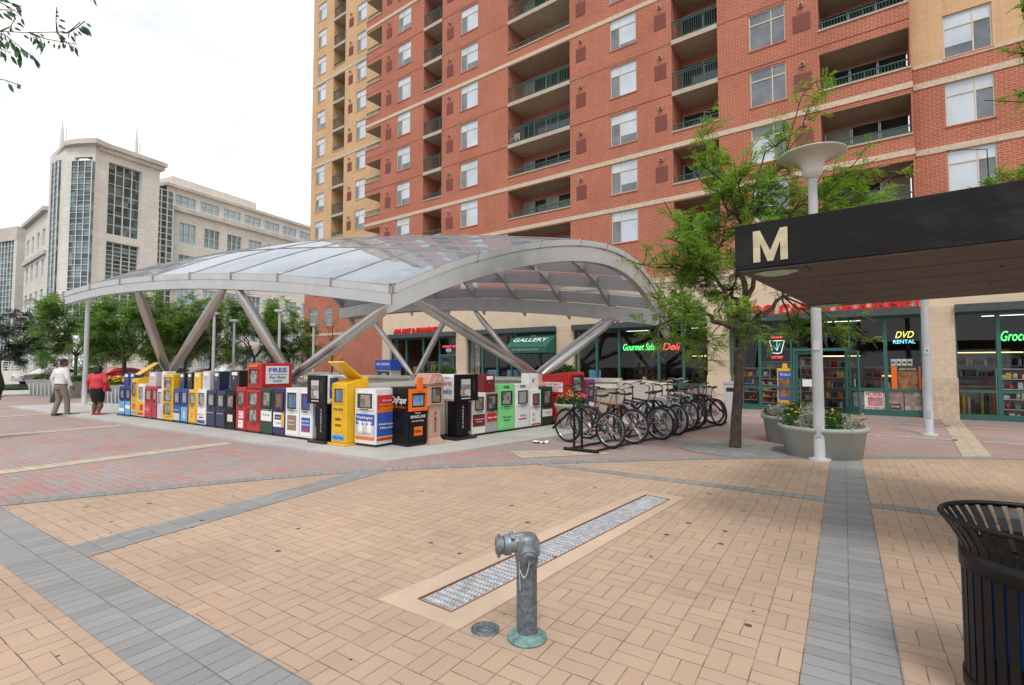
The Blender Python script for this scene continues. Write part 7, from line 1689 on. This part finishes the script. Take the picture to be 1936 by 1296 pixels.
# low wall and railing by the steps
p0 = at(-60, 690, 47); p1 = at(57, 690, 47); t = thing('low_wall', 'low granite wall with white railing in front of the office steps', 'wall', (0, 0, 0)); m = MB(); e = (p1 - p0); n = Vector((-e.y, e.x, 0)).normalized() * .4
m.hexa([(p0.x, p0.y, 0), (p1.x, p1.y, 0), (p1.x + n.x, p1.y + n.y, 0), (p0.x + n.x, p0.y + n.y, 0)], [(p0.x, p0.y, 1.1), (p1.x, p1.y, 1.1), (p1.x + n.x, p1.y + n.y, 1.1), (p0.x + n.x, p0.y + n.y, 1.1)], LIME); m.build('wall_body', t); m = MB()
for k in range(8): q = p0.lerp(p1, .3 + .7 * k / 7); m.tube([(q.x, q.y + .2, 1.1), (q.x, q.y + .2, 1.95)], .035, WMET, 6)
for z in (1.3, 1.5, 1.72, 1.95): q = p0.lerp(p1, .3); m.tube([(q.x, q.y + .2, z), (p1.x, p1.y + .2, z)], .03, WMET, 6)
m.build('railing', t)
# stone planters and low planter walls beyond the entrance
def boat(label, px0, px1, dep, h, fl_=()):
    a = at(px0, 690, dep); b = at(px1, 690, dep); t = thing('street_planter', label, 'planter', ((a.x + b.x) / 2, (a.y + b.y) / 2, .012), YAW, 'grey street planters beyond the entrance'); w = (b - a).length / 2; m = MB()
    m.hexa([(-w * .72, -.4, 0), (w * .72, -.4, 0), (w * .72, .4, 0), (-w * .72, .4, 0)], [(-w, -.6, h), (w, -.6, h), (w, .6, h), (-w, .6, h)], CGREY)
    for k in range(-3, 4): m.box(w * .24 * k - .02, w * .24 * k + .02, -.56, -.40, .05, h * .85, LGREY)
    m.build('trough', t)
    rnd = random.Random(px0); m = MB(); leaves(m, [Vector((rnd.uniform(-w * .9, w * .9), rnd.uniform(-.5, .5), h + rnd.uniform(0, .2))) for i in range(60)], .12, BUSH, 8, rnd); m.build('foliage', t)
    if fl_:
        m = MB()
        for k in range(90): flower(m, Vector((rnd.uniform(-w * .9, w * .9), rnd.uniform(-.5, .5), h + rnd.uniform(.12, .38))), .06, rnd.choice(fl_), rnd)
        m.build('blossom', t)
boat('grey ribbed street planter left of the man in the white shirt', 68, 128, 27, .85); boat('grey street planter with orange and yellow flowers right of the woman', 203, 262, 21.5, .78, (YELF, ORGF, YELF)); boat('grey street planter seen between the man and the woman', 132, 152, 25, .8)
for i, (a, b, dep, h, lab) in enumerate(((415, 560, 31, 1.25, 'long low stone wall below the plaza trees'), (575, 640, 30, 1.2, 'short low stone wall by the thin young tree'))):
    p0 = at(a, 690, dep); p1 = at(b, 690, dep); t = thing('low_wall', lab, 'wall', (p0.x, p0.y, 0), YAW); L = (p1 - p0).length; m = MB(); m.box(0, L, 0, .5, 0, h - .12, LIME); m.build('wall_body', t); m = MB(); m.box(-.06, L + .06, -.06, .56, h - .119, h, CGREY); m.build('coping', t)
# parked cars
GLK = mat('car_glass', (.02, .025, .03), .05, spec=.9); CLW = mat('car_white', (.75, .76, .78), .25, coat=.4, var=.03); CLR = mat('car_red', (.45, .015, .02), .25, coat=.4, var=.03); CLK = mat('car_black', (.015, .015, .018), .2, coat=.4); CLS = mat('car_silver', (.45, .46, .48), .28, .5); TLR = mat('tail_lamp', (.4, .01, .01), .2)
def car(label, px, dep, rz, m, suv=False):
    p = at(px, 690, dep); t = thing('parked_car', label, 'car', (p.x, p.y, .005), rz, 'cars parked along the street'); H = 1.75 if suv else 1.42; W_ = .9
    prof = [(-2.25, .35), (-2.3, .62), (-2.15, .88), (-1.2, .98), (-.55, H - .06), (-.2, H), (1.2 if suv else .75, H), (2.0 if suv else 1.35, H - .1 if suv else H - .12), (2.15 if suv else 1.95, 1.02), (2.3, .9), (2.32, .5), (2.2, .33)]
    b = MB(); vs = []; K = len(prof)
    for s, ins in ((-1, 0), (-.86, .0), (.86, 0), (1, 0)):
        for x, z in prof: tuck = .80 if z > 1.05 else 1.0; vs.append((x, W_ * s * tuck, z if abs(s) < .9 else z * .985))
    fs = [(r * K + i, r * K + (i + 1) % K, (r + 1) * K + (i + 1) % K, (r + 1) * K + i) for r in range(3) for i in range(K)] + [tuple(range(K - 1, -1, -1)), tuple(range(3 * K, 4 * K))]
    b.mesh(vs, fs, m, False); b.build('body', t, .04)
    for s in (-1, 1):
        g = MB(); y = s * W_ * .815; xe = 1.9 if suv else 1.5
        q = [(-1.0, y * 1.12, 1.03), (xe, y * 1.12, 1.03), (xe - .25, y * 1.0, H - .12), (-.45, y * 1.0, H - .12)]; g.face(q if s < 0 else q[::-1], GLK); g.build('side_window', t)
        for x in (-1.4, 1.4):
            wm = MB(); M_ = Matrix.Translation((x, s * .80, .33)) @ Matrix.Rotation(R_(90), 4, 'X'); wm.lathe([(.001, -.11), (.33, -.11), (.34, 0), (.33, .11), (.001, .11)], TYRE, 20, M_); wo_ = wm.build('wheel', t); r_ = MB(); r_.lathe([(.2, -.115), (.16, -.118), (.05, -.13), (.001, -.13), ], CHROME, 14, M_); r_.lathe([(.2, .115), (.16, .118), (.05, .13), (.001, .13)], CHROME, 14, M_); r_.build('rim', wo_)
        l = MB(); l.box(-2.33, -2.2, s * .62 - .16, s * .62 + .16, .62, .78, PRW); l.build('headlight', t); l = MB(); l.box(2.22, 2.335, s * .68 - .12, s * .68 + .12, .68, .95, TLR); l.build('tail_light', t)
    g = MB(); g.face([(-1.16, -.74, 1.0), (-1.16, .74, 1.0), (-.56, .66, H - .07), (-.56, -.66, H - .07)][::-1], GLK); g.build('windscreen', t)
car('white sport utility car parked behind the second lamp post', 435, 44, R_(95), CLW, True); car('red car parked behind the woman in red', 222, 43, R_(100), CLR); car('white car parked behind the grey ribbed planter', 100, 41, R_(100), CLW); car('dark car parked behind the left struts', 315, 45, R_(96), CLK); car('silver car parked further along between the struts', 375, 47, R_(96), CLS); car('black car parked right of the man in the white shirt', 165, 45, R_(100), CLK)
# green grass strip by the kerb
q0, q1 = at(14, 690, 33), at(52, 690, 33); m = MB(); rnd = random.Random(9)
for i in range(900): p = q0.lerp(q1, rnd.random()); x, y = p.x + rnd.uniform(-.5, .5), p.y + rnd.uniform(-.4, .4); m.face([(x, y, .01), (x + .05, y, .01), (x + rnd.uniform(-.08, .1), y + rnd.uniform(-.05, .05), rnd.uniform(.1, .28))], BUSH)
o = m.build('grass'); tag(o, 'strip of green grass by the kerb at the far left', 'grass', kind='stuff')
